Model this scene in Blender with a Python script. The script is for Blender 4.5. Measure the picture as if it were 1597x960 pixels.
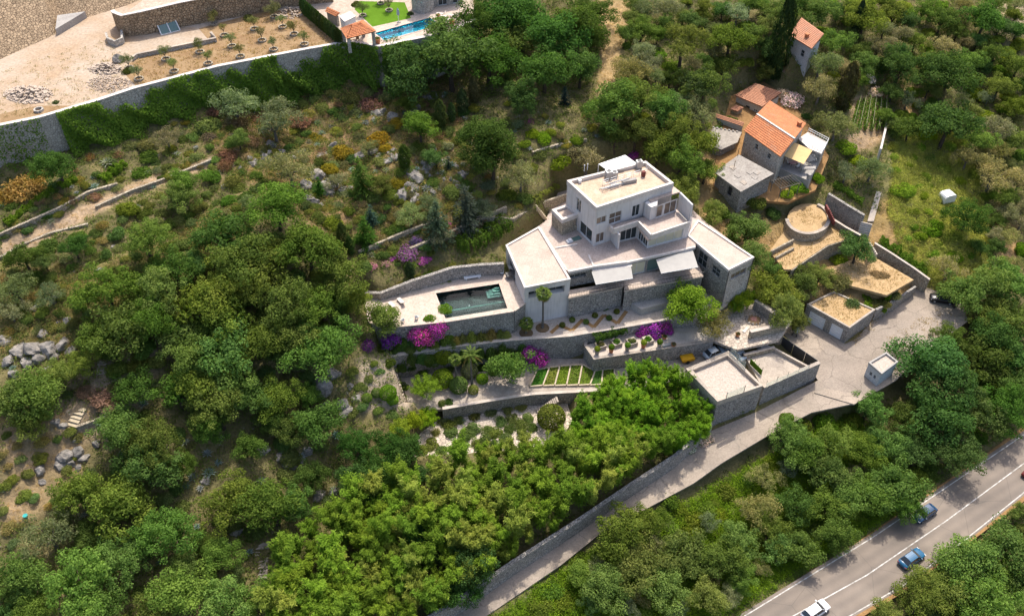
import bpy, math, random
import numpy as np
from mathutils import Vector
random.seed(7); RNG = np.random.default_rng(7)
for o in list(bpy.data.objects): bpy.data.objects.remove(o)
SC = bpy.context.scene; COL = SC.collection
# ---------------------------------------------------------------- camera, sky, sun, exposure
TH = math.radians(43.5); FPX = 1400.0; CW = 1597.0; CAMZ = 100.0
cd = bpy.data.cameras.new('camera'); cam = bpy.data.objects.new('camera', cd); COL.objects.link(cam)
cam.location = (0, 0, CAMZ); cam.rotation_euler = (math.radians(90) - TH, 0, 0)
cd.sensor_width = 36; cd.lens = 36 * FPX / CW; cd.clip_start = 1; cd.clip_end = 4000
SC.camera = cam
SUN_EL = math.radians(59); SUN_AZ = math.radians(14)      # azimuth from +Y towards +X
w = bpy.data.worlds.new('World'); SC.world = w; w.use_nodes = True
nt = w.node_tree; nt.nodes.clear()
sky = nt.nodes.new('ShaderNodeTexSky'); sky.sky_type = 'NISHITA'; sky.sun_disc = False
sky.sun_elevation = SUN_EL; sky.sun_rotation = SUN_AZ; sky.altitude = 100; sky.dust_density = 4.0; sky.air_density = 0.8
bg = nt.nodes.new('ShaderNodeBackground'); bg.inputs[1].default_value = 0.15
wo = nt.nodes.new('ShaderNodeOutputWorld')
nt.links.new(sky.outputs[0], bg.inputs[0]); nt.links.new(bg.outputs[0], wo.inputs[0])
sl = bpy.data.lights.new('sun', 'SUN'); sl.energy = 2.45; sl.angle = math.radians(1.2); sl.color = (1.0, 0.94, 0.84)
so = bpy.data.objects.new('sun', sl); COL.objects.link(so)
sdir = Vector((math.sin(SUN_AZ) * math.cos(SUN_EL), math.cos(SUN_AZ) * math.cos(SUN_EL), math.sin(SUN_EL)))
so.rotation_euler = sdir.to_track_quat('Z', 'Y').to_euler(); so.location = (60, 200, 150)
SC.view_settings.view_transform = 'Standard'; SC.view_settings.look = 'None'
SC.view_settings.exposure = 0.98; SC.view_settings.gamma = 1.0
SC.cycles.max_bounces = 6; SC.cycles.diffuse_bounces = 3; SC.cycles.transparent_max_bounces = 6
SC.cycles.use_denoising = True
# ---------------------------------------------------------------- picture <-> place
S_, C_ = math.sin(TH), math.cos(TH)
def P(px, py, z):
    a = (px - 798.5) / FPX; b = (480 - py) / FPX
    d = (z - CAMZ) / (-S_ + b * C_)
    return Vector((a * d, d * (C_ + b * S_), z))
def zat(y, py):
    b = (480 - py) / FPX
    return CAMZ + y * (b * C_ - S_) / (C_ + b * S_)
def proj(x, y, z):
    r = z - CAMZ; d = y * C_ - r * S_
    return 798.5 + FPX * x / d, 480 - FPX * (y * S_ + r * C_) / d, FPX / d
def W(pts, z): return [tuple(P(p[0], p[1], z)[:2]) for p in pts]
def ccw(poly):
    a = sum(poly[i][0] * poly[(i + 1) % len(poly)][1] - poly[(i + 1) % len(poly)][0] * poly[i][1] for i in range(len(poly)))
    return poly if a > 0 else poly[::-1]
def inset(poly, d):
    poly = ccw(poly); n = len(poly); out = []
    for i in range(n):
        p0, p1, p2 = Vector(poly[i - 1]), Vector(poly[i]), Vector(poly[(i + 1) % n])
        e1 = (p1 - p0).normalized(); e2 = (p2 - p1).normalized()
        n1 = Vector((-e1.y, e1.x)); n2 = Vector((-e2.y, e2.x)); m = n1 + n2
        k = m.dot(n1); m = m / (k if abs(k) > .25 else .25)
        out.append((p1.x + m.x * d, p1.y + m.y * d))
    return out
# ---------------------------------------------------------------- object helpers
def tag(o, label=None, cat=None, group=None, kind=None):
    if label: o['label'] = label
    if cat: o['category'] = cat
    if group: o['group'] = group
    if kind: o['kind'] = kind
    return o
def empty(name, loc=(0, 0, 0), rz=0, label=None, cat=None, group=None):
    o = bpy.data.objects.new(name, None); COL.objects.link(o); o.location = loc; o.rotation_euler = (0, 0, rz)
    o.empty_display_size = .3
    return tag(o, label, cat, group)
def link(name, me, mats, parent=None):
    o = bpy.data.objects.new(name, me); COL.objects.link(o)
    if not isinstance(mats, (list, tuple)): mats = [mats]
    if not me.materials:
        for m in mats: me.materials.append(m)
    if parent is not None:
        o.parent = parent
    return o
def bare_copy(o, parent=None):
    c = o.copy(); COL.objects.link(c); c.parent = parent
    return c
class MB:
    def __init__(s): s.v = []; s.f = []; s.m = []
    def face(s, pts, m=0):
        k = len(s.v); s.v += [tuple(p) for p in pts]; s.f.append(tuple(range(k, k + len(pts)))); s.m.append(m)
    def prism(s, poly, z0, z1, mt=0, ms=0, bottom=True):
        poly = ccw(list(poly)); n = len(poly); k = len(s.v)
        za = z0 if hasattr(z0, '__len__') else [z0] * n; zb = z1 if hasattr(z1, '__len__') else [z1] * n
        s.v += [(p[0], p[1], z) for p, z in zip(poly, za)] + [(p[0], p[1], z) for p, z in zip(poly, zb)]
        for i in range(n):
            j = (i + 1) % n; s.f.append((k + i, k + j, k + n + j, k + n + i)); s.m.append(ms)
        s.f.append(tuple(range(k + n, k + 2 * n))); s.m.append(mt)
        if bottom: s.f.append(tuple(range(k + n - 1, k - 1, -1))); s.m.append(ms)
        return s
    def box(s, c, size, rz=0, m=0):
        x, y, z = c; a, b, h = size[0] / 2, size[1] / 2, size[2]; ca, sa = math.cos(rz), math.sin(rz)
        return s.prism([(x + u * ca - v * sa, y + u * sa + v * ca) for u, v in ((-a, -b), (a, -b), (a, b), (-a, b))], z, z + h, m, m)
    def bar(s, p0, p1, wd, ht, m=0):
        p0 = Vector(p0); p1 = Vector(p1); d = (p1 - p0)
        if d.length < 1e-6: return s
        d.normalize(); up = Vector((0, 0, 1)) if abs(d.z) < .95 else Vector((0, 1, 0))
        r = d.cross(up).normalized() * (wd / 2); u = r.cross(d).normalized() * (ht / 2); k = len(s.v)
        for p in (p0, p1): s.v += [tuple(p - r - u), tuple(p + r - u), tuple(p + r + u), tuple(p - r + u)]
        for q in ((0, 1, 5, 4), (1, 2, 6, 5), (2, 3, 7, 6), (3, 0, 4, 7), (3, 2, 1, 0), (4, 5, 6, 7)):
            s.f.append(tuple(k + i for i in q)); s.m.append(m)
        return s
    def tube(s, pts, rad, n=8, m=0, cap=True):
        pts = [Vector(p) for p in pts]; k0 = len(s.v)
        for i, p in enumerate(pts):
            d = (pts[min(i + 1, len(pts) - 1)] - pts[max(i - 1, 0)]).normalized()
            up = Vector((0, 0, 1)) if abs(d.z) < .9 else Vector((1, 0, 0))
            a = d.cross(up).normalized(); b = d.cross(a)
            r = rad[i] if hasattr(rad, '__len__') else rad
            for q in range(n):
                t = 2 * math.pi * q / n; s.v.append(tuple(p + a * (r * math.cos(t)) + b * (r * math.sin(t))))
        for i in range(len(pts) - 1):
            for q in range(n):
                q2 = (q + 1) % n; s.f.append((k0 + i * n + q, k0 + i * n + q2, k0 + (i + 1) * n + q2, k0 + (i + 1) * n + q)); s.m.append(m)
        if cap:
            s.f.append(tuple(k0 + q for q in range(n))[::-1]); s.m.append(m)
            e = k0 + (len(pts) - 1) * n; s.f.append(tuple(e + q for q in range(n))); s.m.append(m)
        return s
    def lathe(s, prof, c=(0, 0, 0), n=14, m=0):
        k0 = len(s.v)
        for r, z in prof:
            for q in range(n):
                t = 2 * math.pi * q / n; s.v.append((c[0] + r * math.cos(t), c[1] + r * math.sin(t), c[2] + z))
        for i in range(len(prof) - 1):
            for q in range(n):
                q2 = (q + 1) % n; s.f.append((k0 + i * n + q, k0 + i * n + q2, k0 + (i + 1) * n + q2, k0 + (i + 1) * n + q)); s.m.append(m)
        s.f.append(tuple(k0 + (len(prof) - 1) * n + q for q in range(n))); s.m.append(m)
        return s
    def ring(s, outer, inner, z0, z1, m=0):
        n = len(outer)
        for i in range(n):
            j = (i + 1) % n; a, b, c, d = outer[i], outer[j], inner[j], inner[i]
            s.face([(a[0], a[1], z0), (b[0], b[1], z0), (b[0], b[1], z1), (a[0], a[1], z1)], m)
            s.face([(c[0], c[1], z0), (d[0], d[1], z0), (d[0], d[1], z1), (c[0], c[1], z1)], m)
            s.face([(a[0], a[1], z1), (b[0], b[1], z1), (c[0], c[1], z1), (d[0], d[1], z1)], m)
        return s
    def wall(s, a, b, z0, z1, ops=(), depth=.22, m=0):
        """outer wall face from a to b (outside on the right of a->b) with real openings and reveals; ops in metres (u0,u1,z0,z1)"""
        a = Vector(a[:2]); b = Vector(b[:2]); L = (b - a).length; e = (b - a) / L; nin = Vector((-e.y, e.x)) * depth
        us = sorted({0, L, *[min(max(o[0], 0), L) for o in ops], *[min(max(o[1], 0), L) for o in ops]})
        vs = sorted({z0, z1, *[o[2] for o in ops], *[o[3] for o in ops]})
        pt = lambda u, z, k=0: (a.x + e.x * u + nin.x * k, a.y + e.y * u + nin.y * k, z)
        for i in range(len(us) - 1):
            for j in range(len(vs) - 1):
                cu, cv = (us[i] + us[i + 1]) / 2, (vs[j] + vs[j + 1]) / 2
                if any(o[0] < cu < o[1] and o[2] < cv < o[3] for o in ops): continue
                s.face([pt(us[i], vs[j]), pt(us[i + 1], vs[j]), pt(us[i + 1], vs[j + 1]), pt(us[i], vs[j + 1])], m)
        for u0, u1, q0, q1 in [o[:4] for o in ops]:
            u0 = max(u0, 0); u1 = min(u1, L)
            s.face([pt(u0, q0), pt(u1, q0), pt(u1, q0, 1), pt(u0, q0, 1)], m); s.face([pt(u0, q1), pt(u1, q1), pt(u1, q1, 1), pt(u0, q1, 1)], m)
            s.face([pt(u0, q0), pt(u0, q1), pt(u0, q1, 1), pt(u0, q0, 1)], m); s.face([pt(u1, q0), pt(u1, q1), pt(u1, q1, 1), pt(u1, q0, 1)], m)
        return s
    def build(s, name, mats, parent=None, smooth=False, label=None, cat=None, group=None, kind=None):
        me = bpy.data.meshes.new(name); me.from_pydata(s.v, [], s.f)
        if not isinstance(mats, (list, tuple)): mats = [mats]
        for m in mats: me.materials.append(m)
        me.polygons.foreach_set('material_index', s.m)
        if smooth: me.polygons.foreach_set('use_smooth', [True] * len(s.f))
        me.update()
        return tag(link(name, me, mats, parent), label, cat, group, kind)
def fast_mesh(name, V, Fc, tint=None, col=None, smooth=False):
    V = np.asarray(V, dtype=np.float32); Fc = np.asarray(Fc, dtype=np.int32); n, k = Fc.shape
    me = bpy.data.meshes.new(name); me.vertices.add(len(V)); me.vertices.foreach_set('co', V.ravel())
    me.loops.add(n * k); me.loops.foreach_set('vertex_index', Fc.ravel())
    me.polygons.add(n); me.polygons.foreach_set('loop_start', np.arange(0, n * k, k, dtype=np.int32))
    if smooth: me.polygons.foreach_set('use_smooth', np.ones(n, bool))
    me.update(calc_edges=True)
    if tint is not None:
        at = me.attributes.new('tint', 'FLOAT', 'FACE'); at.data.foreach_set('value', np.asarray(tint, dtype=np.float32))
    if col is not None:
        at = me.attributes.new('ground_colour', 'FLOAT_COLOR', 'POINT'); at.data.foreach_set('color', np.asarray(col, dtype=np.float32).ravel())
    return me
def win(parent, a, b, u0, u1, z0, z1, nx=2, ny=1, depth=.14, fm=None, gm=None, fw=.07, name='window', label=None):
    """a framed window set back in an opening of the wall a->b; panes are its sub-parts"""
    fm = fm or M['frame_white']; gm = gm or M['glass']
    a = Vector(a[:2]); b = Vector(b[:2]); L = (b - a).length; e = (b - a) / L; ni = Vector((-e.y, e.x)); o = a + ni * depth
    pt = lambda u, z, k=0: Vector((o.x + e.x * u + ni.x * k, o.y + e.y * u + ni.y * k, z))
    mb = MB()
    for u in [u0 + fw / 2, u1 - fw / 2] + [u0 + (u1 - u0) * i / nx for i in range(1, nx)]: mb.bar(pt(u, z0), pt(u, z1), fw, .08)
    for z in [z0 + fw / 2, z1 - fw / 2] + [z0 + (z1 - z0) * i / ny for i in range(1, ny)]: mb.bar(pt(u0, z, .003), pt(u1, z, .003), .08, fw)
    f = mb.build(name, fm, parent)
    if label: f['label'] = label
    for i in range(nx):
        for j in range(ny):
            p = MB(); ua = u0 + (u1 - u0) * i / nx + fw * .4; ub = u0 + (u1 - u0) * (i + 1) / nx - fw * .4
            za = z0 + (z1 - z0) * j / ny + fw * .4; zb = z0 + (z1 - z0) * (j + 1) / ny - fw * .4
            p.bar(pt(ua, (za + zb) / 2, .05), pt(ub, (za + zb) / 2, .05), .02, zb - za); p.build('pane', gm, f)
    return f
# ---------------------------------------------------------------- materials
M = {}
def lk(t, a, b): t.links.new(a, b)
def newmat(name):
    m = bpy.data.materials.new(name); m.use_nodes = True; t = m.node_tree; t.nodes.clear()
    o = t.nodes.new('ShaderNodeOutputMaterial'); b = t.nodes.new('ShaderNodeBsdfPrincipled'); lk(t, b.outputs[0], o.inputs[0])
    M[name] = m
    return m, t, b
def mixc(t, fac, c1, c2, typ='MIX'):
    n = t.nodes.new('ShaderNodeMix'); n.data_type = 'RGBA'; n.blend_type = typ
    for i, v in ((0, fac), (6, c1), (7, c2)):
        if isinstance(v, (int, float)): n.inputs[i].default_value = v
        elif isinstance(v, tuple): n.inputs[i].default_value = v if len(v) == 4 else (*v, 1)
        else: lk(t, v, n.inputs[i])
    return n.outputs[2]
def posn(t): return t.nodes.new('ShaderNodeNewGeometry').outputs['Position']
def noise(t, scale, detail=4, rough=.6, vec=None):
    n = t.nodes.new('ShaderNodeTexNoise'); n.inputs['Scale'].default_value = scale; n.inputs['Detail'].default_value = detail
    n.inputs['Roughness'].default_value = rough; lk(t, vec or posn(t), n.inputs['Vector'])
    return n.outputs[0]
def ramp(t, fac, lo, hi):
    n = t.nodes.new('ShaderNodeMapRange'); n.inputs[1].default_value = lo; n.inputs[2].default_value = hi; lk(t, fac, n.inputs[0])
    return n.outputs[0]
def bump(t, b, h, dist=.05, st=.6):
    n = t.nodes.new('ShaderNodeBump'); n.inputs['Distance'].default_value = dist; n.inputs['Strength'].default_value = st
    lk(t, h, n.inputs['Height']); lk(t, n.outputs[0], b.inputs['Normal'])
def plain(name, c1, c2=None, scale=1.2, rough=.8, bmp=0, spec=.3, metal=0, fine=None, stain=0, joint=0, crack=0):
    m, t, b = newmat(name); c2 = c2 or tuple(x * .82 for x in c1)
    f = ramp(t, noise(t, scale, 5), .35, .65); c = mixc(t, f, c1, c2)
    if fine:
        c = mixc(t, .55, c, mixc(t, ramp(t, noise(t, fine, 3), .3, .7), (.62, .62, .62), (1.3, 1.3, 1.3)), 'MULTIPLY')
    if stain:
        c = mixc(t, ramp(t, noise(t, .35, 6, .7), .52, .75), c, mixc(t, stain, c, (.25, .22, .18)))
    if joint:                                     # faint tile joints
        br = t.nodes.new('ShaderNodeTexBrick'); br.inputs['Scale'].default_value = 1; br.inputs['Brick Width'].default_value = joint; br.inputs['Row Height'].default_value = joint; br.inputs['Mortar Size'].default_value = .018
        br.inputs['Color1'].default_value = (1, 1, 1, 1); br.inputs['Color2'].default_value = (.9, .9, .9, 1); br.inputs['Mortar'].default_value = (.62, .6, .58, 1)
        vr = t.nodes.new('ShaderNodeVectorRotate'); vr.rotation_type = 'Z_AXIS'; vr.inputs['Angle'].default_value = .3; lk(t, posn(t), vr.inputs['Vector']); lk(t, vr.outputs[0], br.inputs['Vector'])
        c = mixc(t, .8, c, br.outputs['Color'], 'MULTIPLY')
    if crack:                                     # cracks, patches and run-off streaks
        v = t.nodes.new('ShaderNodeTexVoronoi'); v.feature = 'DISTANCE_TO_EDGE'; v.inputs['Scale'].default_value = crack; mp = t.nodes.new('ShaderNodeMixRGB'); mp.inputs[0].default_value = .12
        nz = t.nodes.new('ShaderNodeTexNoise'); nz.inputs['Scale'].default_value = .8; lk(t, posn(t), nz.inputs['Vector']); ad = t.nodes.new('ShaderNodeVectorMath'); ad.operation = 'MULTIPLY_ADD'; lk(t, nz.outputs['Color'], ad.inputs[0]); ad.inputs[1].default_value = (1.6, 1.6, 0); lk(t, posn(t), ad.inputs[2]); lk(t, ad.outputs[0], v.inputs['Vector']); t.nodes.remove(mp)
        c = mixc(t, ramp(t, v.outputs['Distance'], 0, .012), mixc(t, .6, c, (.12, .10, .08)), c)
        v2 = t.nodes.new('ShaderNodeTexVoronoi'); v2.inputs['Scale'].default_value = crack * .7; lk(t, ad.outputs[0], v2.inputs['Vector']); sp = t.nodes.new('ShaderNodeSeparateColor'); lk(t, v2.outputs['Color'], sp.inputs[0])
        c = mixc(t, .5, c, mixc(t, sp.outputs[0], (.72, .72, .74), (1.18, 1.15, 1.1)), 'MULTIPLY')
    lk(t, c, b.inputs['Base Color']); b.inputs['Roughness'].default_value = rough
    b.inputs['Specular IOR Level'].default_value = spec; b.inputs['Metallic'].default_value = metal
    if bmp: bump(t, b, noise(t, fine or 6, 4), bmp)
    return m
def stone(name, c1, c2, joint, scale=2.2, bd=.06):
    m, t, b = newmat(name)
    v = t.nodes.new('ShaderNodeTexVoronoi'); v.inputs['Scale'].default_value = scale; v.feature = 'F1'; lk(t, posn(t), v.inputs['Vector'])
    e = t.nodes.new('ShaderNodeTexVoronoi'); e.inputs['Scale'].default_value = scale; e.feature = 'DISTANCE_TO_EDGE'; lk(t, posn(t), e.inputs['Vector'])
    hs = t.nodes.new('ShaderNodeSeparateColor'); lk(t, v.outputs['Color'], hs.inputs[0])
    c = mixc(t, hs.outputs[0], c1, c2); c = mixc(t, .5, c, mixc(t, noise(t, .5, 5), (.6, .58, .55), (1.35, 1.35, 1.35)), 'MULTIPLY')
    j = ramp(t, e.outputs['Distance'], .02, .10); c = mixc(t, j, joint, c)
    lk(t, c, b.inputs['Base Color']); b.inputs['Roughness'].default_value = .9; b.inputs['Specular IOR Level'].default_value = .2
    bump(t, b, j, bd, .8)
    return m
plain('white_render', (.66, .63, .60), (.58, .55, .52), .5, .85, 0, .2, 0, 3, .25)
plain('white_cap', (.62, .565, .515), (.54, .49, .44), 1.2, .8, 0, .2, 0, 5, .15)
plain('roof_screed', (.55, .42, .31), (.44, .32, .22), .7, .9, 0, .15, 0, 6, .25)
plain('roof_pale', (.53, .425, .35), (.46, .365, .30), .5, .9, 0, .15, 0, 4, .35, 2.4)
plain('deck_stone', (.55, .445, .365), (.48, .39, .315), .6, .8, 0, .2, 0, 3, .2, 1.0)
plain('terrace_tile', (.49, .395, .335), (.43, .345, .29), .6, .75, 0, .25, 0, 4, .3, 1.2)
plain('pale_paving', (.52, .45, .38), (.42, .36, .30), .8, .9, .01, .15, 0, 7, .3)
plain('gravel_pale', (.48, .41, .345), (.37, .315, .26), 3, .95, .04, .1, 0, 5)
plain('gravel_path', (.40, .34, .28), (.30, .25, .20), 1.2, .95, .03, .1, 0, 6, .3)
plain('concrete', (.44, .38, .31), (.34, .29, .24), .35, .9, 0, .2, 0, 5, .45, 0, .3)
plain('concrete_grey', (.36, .34, .31), (.29, .27, .25), .5, .9, 0, .2, 0, 5, .3)
plain('lane_surface', (.36, .30, .24), (.27, .225, .18), .22, .92, .004, .2, 0, 4, .45, 0, .16)
plain('sand_earth', (.45, .31, .165), (.36, .245, .125), .8, .97, .05, .05, 0, 4)
plain('dry_soil', (.32, .19, .085), (.24, .14, .06), .8, .97, .05, .05, 0, 4)
plain('bed_soil', (.13, .085, .05), (.2, .14, .08), 2, .97, .05, .05, 0, 5)
plain('awning_cloth', (.40, .38, .345), (.36, .34, .31), 1, .8, 0, .2)
plain('sand_cloth', (.60, .42, .20), (.54, .38, .18), 1, .85, 0, .2)
plain('cream_blind', (.60, .56, .40), (.54, .50, .36), 1, .5, 0, .4)
plain('frame_white', (.75, .74, .72), None, 2, .5)
plain('frame_grey', (.25, .26, .26), None, 2, .5)
plain('dark_metal', (.035, .037, .04), (.05, .05, .055), 2, .5, 0, .5)
plain('grey_metal', (.42, .42, .42), (.36, .36, .36), 2, .45, 0, .5, .4)
plain('white_paint', (.74, .74, .73), (.68, .68, .67), 2, .5)
plain('wood', (.30, .20, .11), (.22, .14, .08), 4, .8, 0, .2, 0, 8)
plain('timber_pale', (.50, .42, .30), (.42, .34, .23), 4, .8, 0, .2)
plain('bark', (.085, .065, .048), (.06, .045, .033), 3, .95, .03, .1, 0, 9)
plain('bark_grey', (.16, .14, .12), (.11, .10, .085), 3, .95, .03, .1, 0, 9)
plain('terracotta', (.48, .19, .085), (.40, .15, .065), 2, .85)
plain('yellow_paint', (.62, .33, .01), (.55, .28, .01), 2, .5)
plain('pool_steps', (.13, .27, .22), (.10, .22, .18), 2, .6)
plain('pool_black', (.003, .008, .008), (.005, .011, .011), 1.4, .4)
plain('pool_blue', (.03, .36, .46), (.02, .31, .42), .8, .5)
plain('rock_grey', (.31, .28, .245), (.13, .122, .112), 1.1, .95, .3, .1, 0, 2.4, .3)
plain('rubble_pale', (.50, .41, .33), (.37, .30, .235), 1.5, .95, .1, .1, 0, 4)
plain('blue_paint', (.012, .095, .19), (.011, .09, .18), 2, .22, 0, .6)
plain('navy_paint', (.008, .05, .12), (.008, .045, .11), 2, .22, 0, .6)
plain('black_paint', (.012, .011, .012), None, 2, .25, 0, .6)
plain('silver_paint', (.40, .46, .50), None, 2, .25, 0, .6)
plain('car_white', (.75, .75, .75), None, 2, .25, 0, .5)
plain('rubber', (.018, .018, .018), None, 2, .8)
plain('lamp_glass', (.6, .6, .58), None, 2, .15, 0, .6)
plain('tail_red', (.35, .02, .015), None, 2, .25, 0, .6)
plain('wall_plaster_grey', (.46, .48, .48), (.40, .41, .41), .6, .9, 0, .2, 0, 4, .3)
plain('render_cream', (.58, .53, .45), (.50, .46, .39), .6, .9, 0, .2, 0, 4, .3)
plain('slab_roof_grey', (.36, .33, .29), (.28, .25, .22), .8, .95, .03, .1, 0, 3, .3)
plain('red_brown', (.16, .035, .03), None, 2, .7)
plain('tarp_black', (.02, .022, .026), None, 2, .5)
plain('pink_cloth', (.55, .35, .36), None, 2, .8)
plain('teal_plastic', (.03, .35, .33), None, 2, .4)
stone('stone_wall', (.40, .37, .33), (.27, .25, .225), (.13, .12, .105), 2.6)
stone('stone_beige', (.46, .40, .30), (.33, .28, .21), (.17, .14, .10), 2.4)
stone('stone_big', (.43, .315, .20), (.28, .205, .13), (.14, .095, .06), 2.0, .1)
stone('stone_pale', (.52, .48, .42), (.40, .37, .32), (.25, .23, .20), 2.2)
stone('crazy_paving', (.56, .48, .39), (.43, .36, .29), (.24, .20, .16), 1.6, .02)
m, t, b = newmat('streaked_render')                       # white render with run-off streaks under the parapets
mp = t.nodes.new('ShaderNodeMapping'); mp.inputs['Scale'].default_value = (2.6, 2.6, .16); lk(t, posn(t), mp.inputs['Vector'])
c = mixc(t, ramp(t, noise(t, .5, 5), .35, .65), (.64, .61, .58), (.57, .54, .51)); c = mixc(t, ramp(t, noise(t, 1, 4, .6, mp.outputs[0]), .50, .74), c, mixc(t, .38, c, (.22, .20, .17)))
lk(t, c, b.inputs['Base Color']); b.inputs['Roughness'].default_value = .85; b.inputs['Specular IOR Level'].default_value = .2
M['white_render'] = m
def glassmat(name, c, rough=.08):
    m, t, b = newmat(name); b.inputs['Base Color'].default_value = (*c, 1); b.inputs['Roughness'].default_value = rough
    b.inputs['Specular IOR Level'].default_value = .8
glassmat('glass', (.035, .045, .045)); glassmat('glass_warm', (.16, .12, .09), .1); glassmat('glass_green', (.10, .17, .15)); glassmat('car_glass', (.02, .026, .03))  # glass_warm: a pale pinkish reflection put into the pane colour
def watermat(name, c, rough=.03, ior=1.33):
    m, t, b = newmat(name); b.inputs['Base Color'].default_value = (*c, 1); b.inputs['Roughness'].default_value = rough
    b.inputs['Transmission Weight'].default_value = 1; b.inputs['IOR'].default_value = ior
    bump(t, b, noise(t, 2.5, 3), .03, .12)
watermat('water_dark', (.7, .92, .9), .02, 1.2); watermat('water_clear', (.55, .95, 1.0))
m, t, b = newmat('clear_glass'); b.inputs['Base Color'].default_value = (.86, .95, .92, 1); b.inputs['Transmission Weight'].default_value = .9; b.inputs['Roughness'].default_value = .08; b.inputs['IOR'].default_value = 1.1; b.inputs['Specular IOR Level'].default_value = .6
m, t, b = newmat('asphalt')
c = mixc(t, ramp(t, noise(t, .12, 5), .35, .65), (.205, .168, .135), (.155, .128, .104))
c = mixc(t, ramp(t, noise(t, .05, 4, .7), .5, .62), c, mixc(t, .4, c, (.30, .25, .20)))
c = mixc(t, .5, c, mixc(t, noise(t, 8, 2), (.75, .75, .75), (1.25, 1.25, 1.25)), 'MULTIPLY'); dt = t.nodes.new('ShaderNodeVectorMath'); dt.operation = 'DOT_PRODUCT'; lk(t, posn(t), dt.inputs[0]); dt.inputs[1].default_value = (-.5, .866, 0)
sn = t.nodes.new('ShaderNodeMath'); sn.operation = 'SINE'; ml = t.nodes.new('ShaderNodeMath'); ml.operation = 'MULTIPLY'; ml.inputs[1].default_value = 3.7; lk(t, dt.outputs['Value'], ml.inputs[0]); lk(t, ml.outputs[0], sn.inputs[0])
c = mixc(t, .6, c, mixc(t, ramp(t, sn.outputs[0], -1, 1), (.84, .84, .85), (1.12, 1.1, 1.08)), 'MULTIPLY')     # worn wheel tracks
vc = t.nodes.new('ShaderNodeTexVoronoi'); vc.feature = 'DISTANCE_TO_EDGE'; vc.inputs['Scale'].default_value = .11; lk(t, posn(t), vc.inputs['Vector']); c = mixc(t, ramp(t, vc.outputs['Distance'], 0, .006), mixc(t, .5, c, (.06, .055, .05)), c)
lk(t, c, b.inputs['Base Color']); b.inputs['Roughness'].default_value = .85
def tilemat(name, c1, c2):
    m, t, b = newmat(name)
    tc = t.nodes.new('ShaderNodeTexCoord'); wv = t.nodes.new('ShaderNodeTexWave'); wv.wave_type = 'BANDS'; wv.bands_direction = 'X'
    wv.inputs['Scale'].default_value = 1.05; wv.inputs['Distortion'].default_value = .4; lk(t, tc.outputs['UV'], wv.inputs['Vector'])
    w2 = t.nodes.new('ShaderNodeTexWave'); w2.wave_type = 'BANDS'; w2.bands_direction = 'Y'; w2.wave_profile = 'SAW'
    w2.inputs['Scale'].default_value = .8; w2.inputs['Distortion'].default_value = .3; lk(t, tc.outputs['UV'], w2.inputs['Vector'])
    c = mixc(t, ramp(t, noise(t, 1.1, 5, .7), .3, .7), c1, c2); c = mixc(t, .8, c, mixc(t, noise(t, 3.2, 3, .7), (.45, .4, .36), (1.5, 1.5, 1.5)), 'MULTIPLY'); c = mixc(t, ramp(t, noise(t, .5, 5, .7), .56, .72), c, mixc(t, .5, c, (.30, .22, .16)))
    lk(t, c, b.inputs['Base Color']); b.inputs['Roughness'].default_value = .85
    mx = t.nodes.new('ShaderNodeMath'); mx.operation = 'ADD'; lk(t, wv.outputs[1], mx.inputs[0]); lk(t, w2.outputs[1], mx.inputs[1]); bump(t, b, mx.outputs[0], .09, 1)
tilemat('roof_tiles', (.52, .195, .075), (.38, .13, .05)); tilemat('roof_tiles_old', (.50, .24, .14), (.40, .18, .10))
def leafmat(name, trans=.42, sat=1.0):
    """foliage: colour of the object, varied leaf by leaf and clump by clump; light passes through the leaves"""
    m, t, b = newmat(name); oi = t.nodes.new('ShaderNodeObjectInfo')
    at = t.nodes.new('ShaderNodeAttribute'); at.attribute_name = 'tint'
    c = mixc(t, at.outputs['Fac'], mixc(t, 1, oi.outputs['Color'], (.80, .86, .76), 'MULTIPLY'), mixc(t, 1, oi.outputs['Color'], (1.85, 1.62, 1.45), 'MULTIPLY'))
    c = mixc(t, 1, c, mixc(t, ramp(t, noise(t, .45, 3), .3, .7), (.82, .86, .8), (1.18, 1.12, 1.1)), 'MULTIPLY')
    o = [n for n in t.nodes if n.type == 'OUTPUT_MATERIAL'][0]; t.nodes.remove(b)
    df = t.nodes.new('ShaderNodeBsdfDiffuse'); tr = t.nodes.new('ShaderNodeBsdfTranslucent'); mx = t.nodes.new('ShaderNodeMixShader')
    lk(t, c, df.inputs[0]); lk(t, mixc(t, 1, c, (1.15, 1.25, .7), 'MULTIPLY'), tr.inputs[0]); mx.inputs[0].default_value = trans
    lk(t, df.outputs[0], mx.inputs[1]); lk(t, tr.outputs[0], mx.inputs[2]); lk(t, mx.outputs[0], o.inputs[0])
leafmat('leaves'); leafmat('petals', .2)
_t = M['petals'].node_tree; _at = [n for n in _t.nodes if n.type == 'ATTRIBUTE'][0]; _oi = [n for n in _t.nodes if n.type == 'OBJECT_INFO'][0]
_st = _t.nodes.new('ShaderNodeMath'); _st.operation = 'GREATER_THAN'; _st.inputs[1].default_value = .34; lk(_t, _at.outputs['Fac'], _st.inputs[0])
_mx = mixc(_t, _st.outputs[0], (.09, .15, .035), _oi.outputs['Color'])          # green leaves among the blossom
for _l in list(_oi.outputs['Color'].links):
    if _l.to_node != _mx.node: lk(_t, _mx, _l.to_socket)
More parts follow.
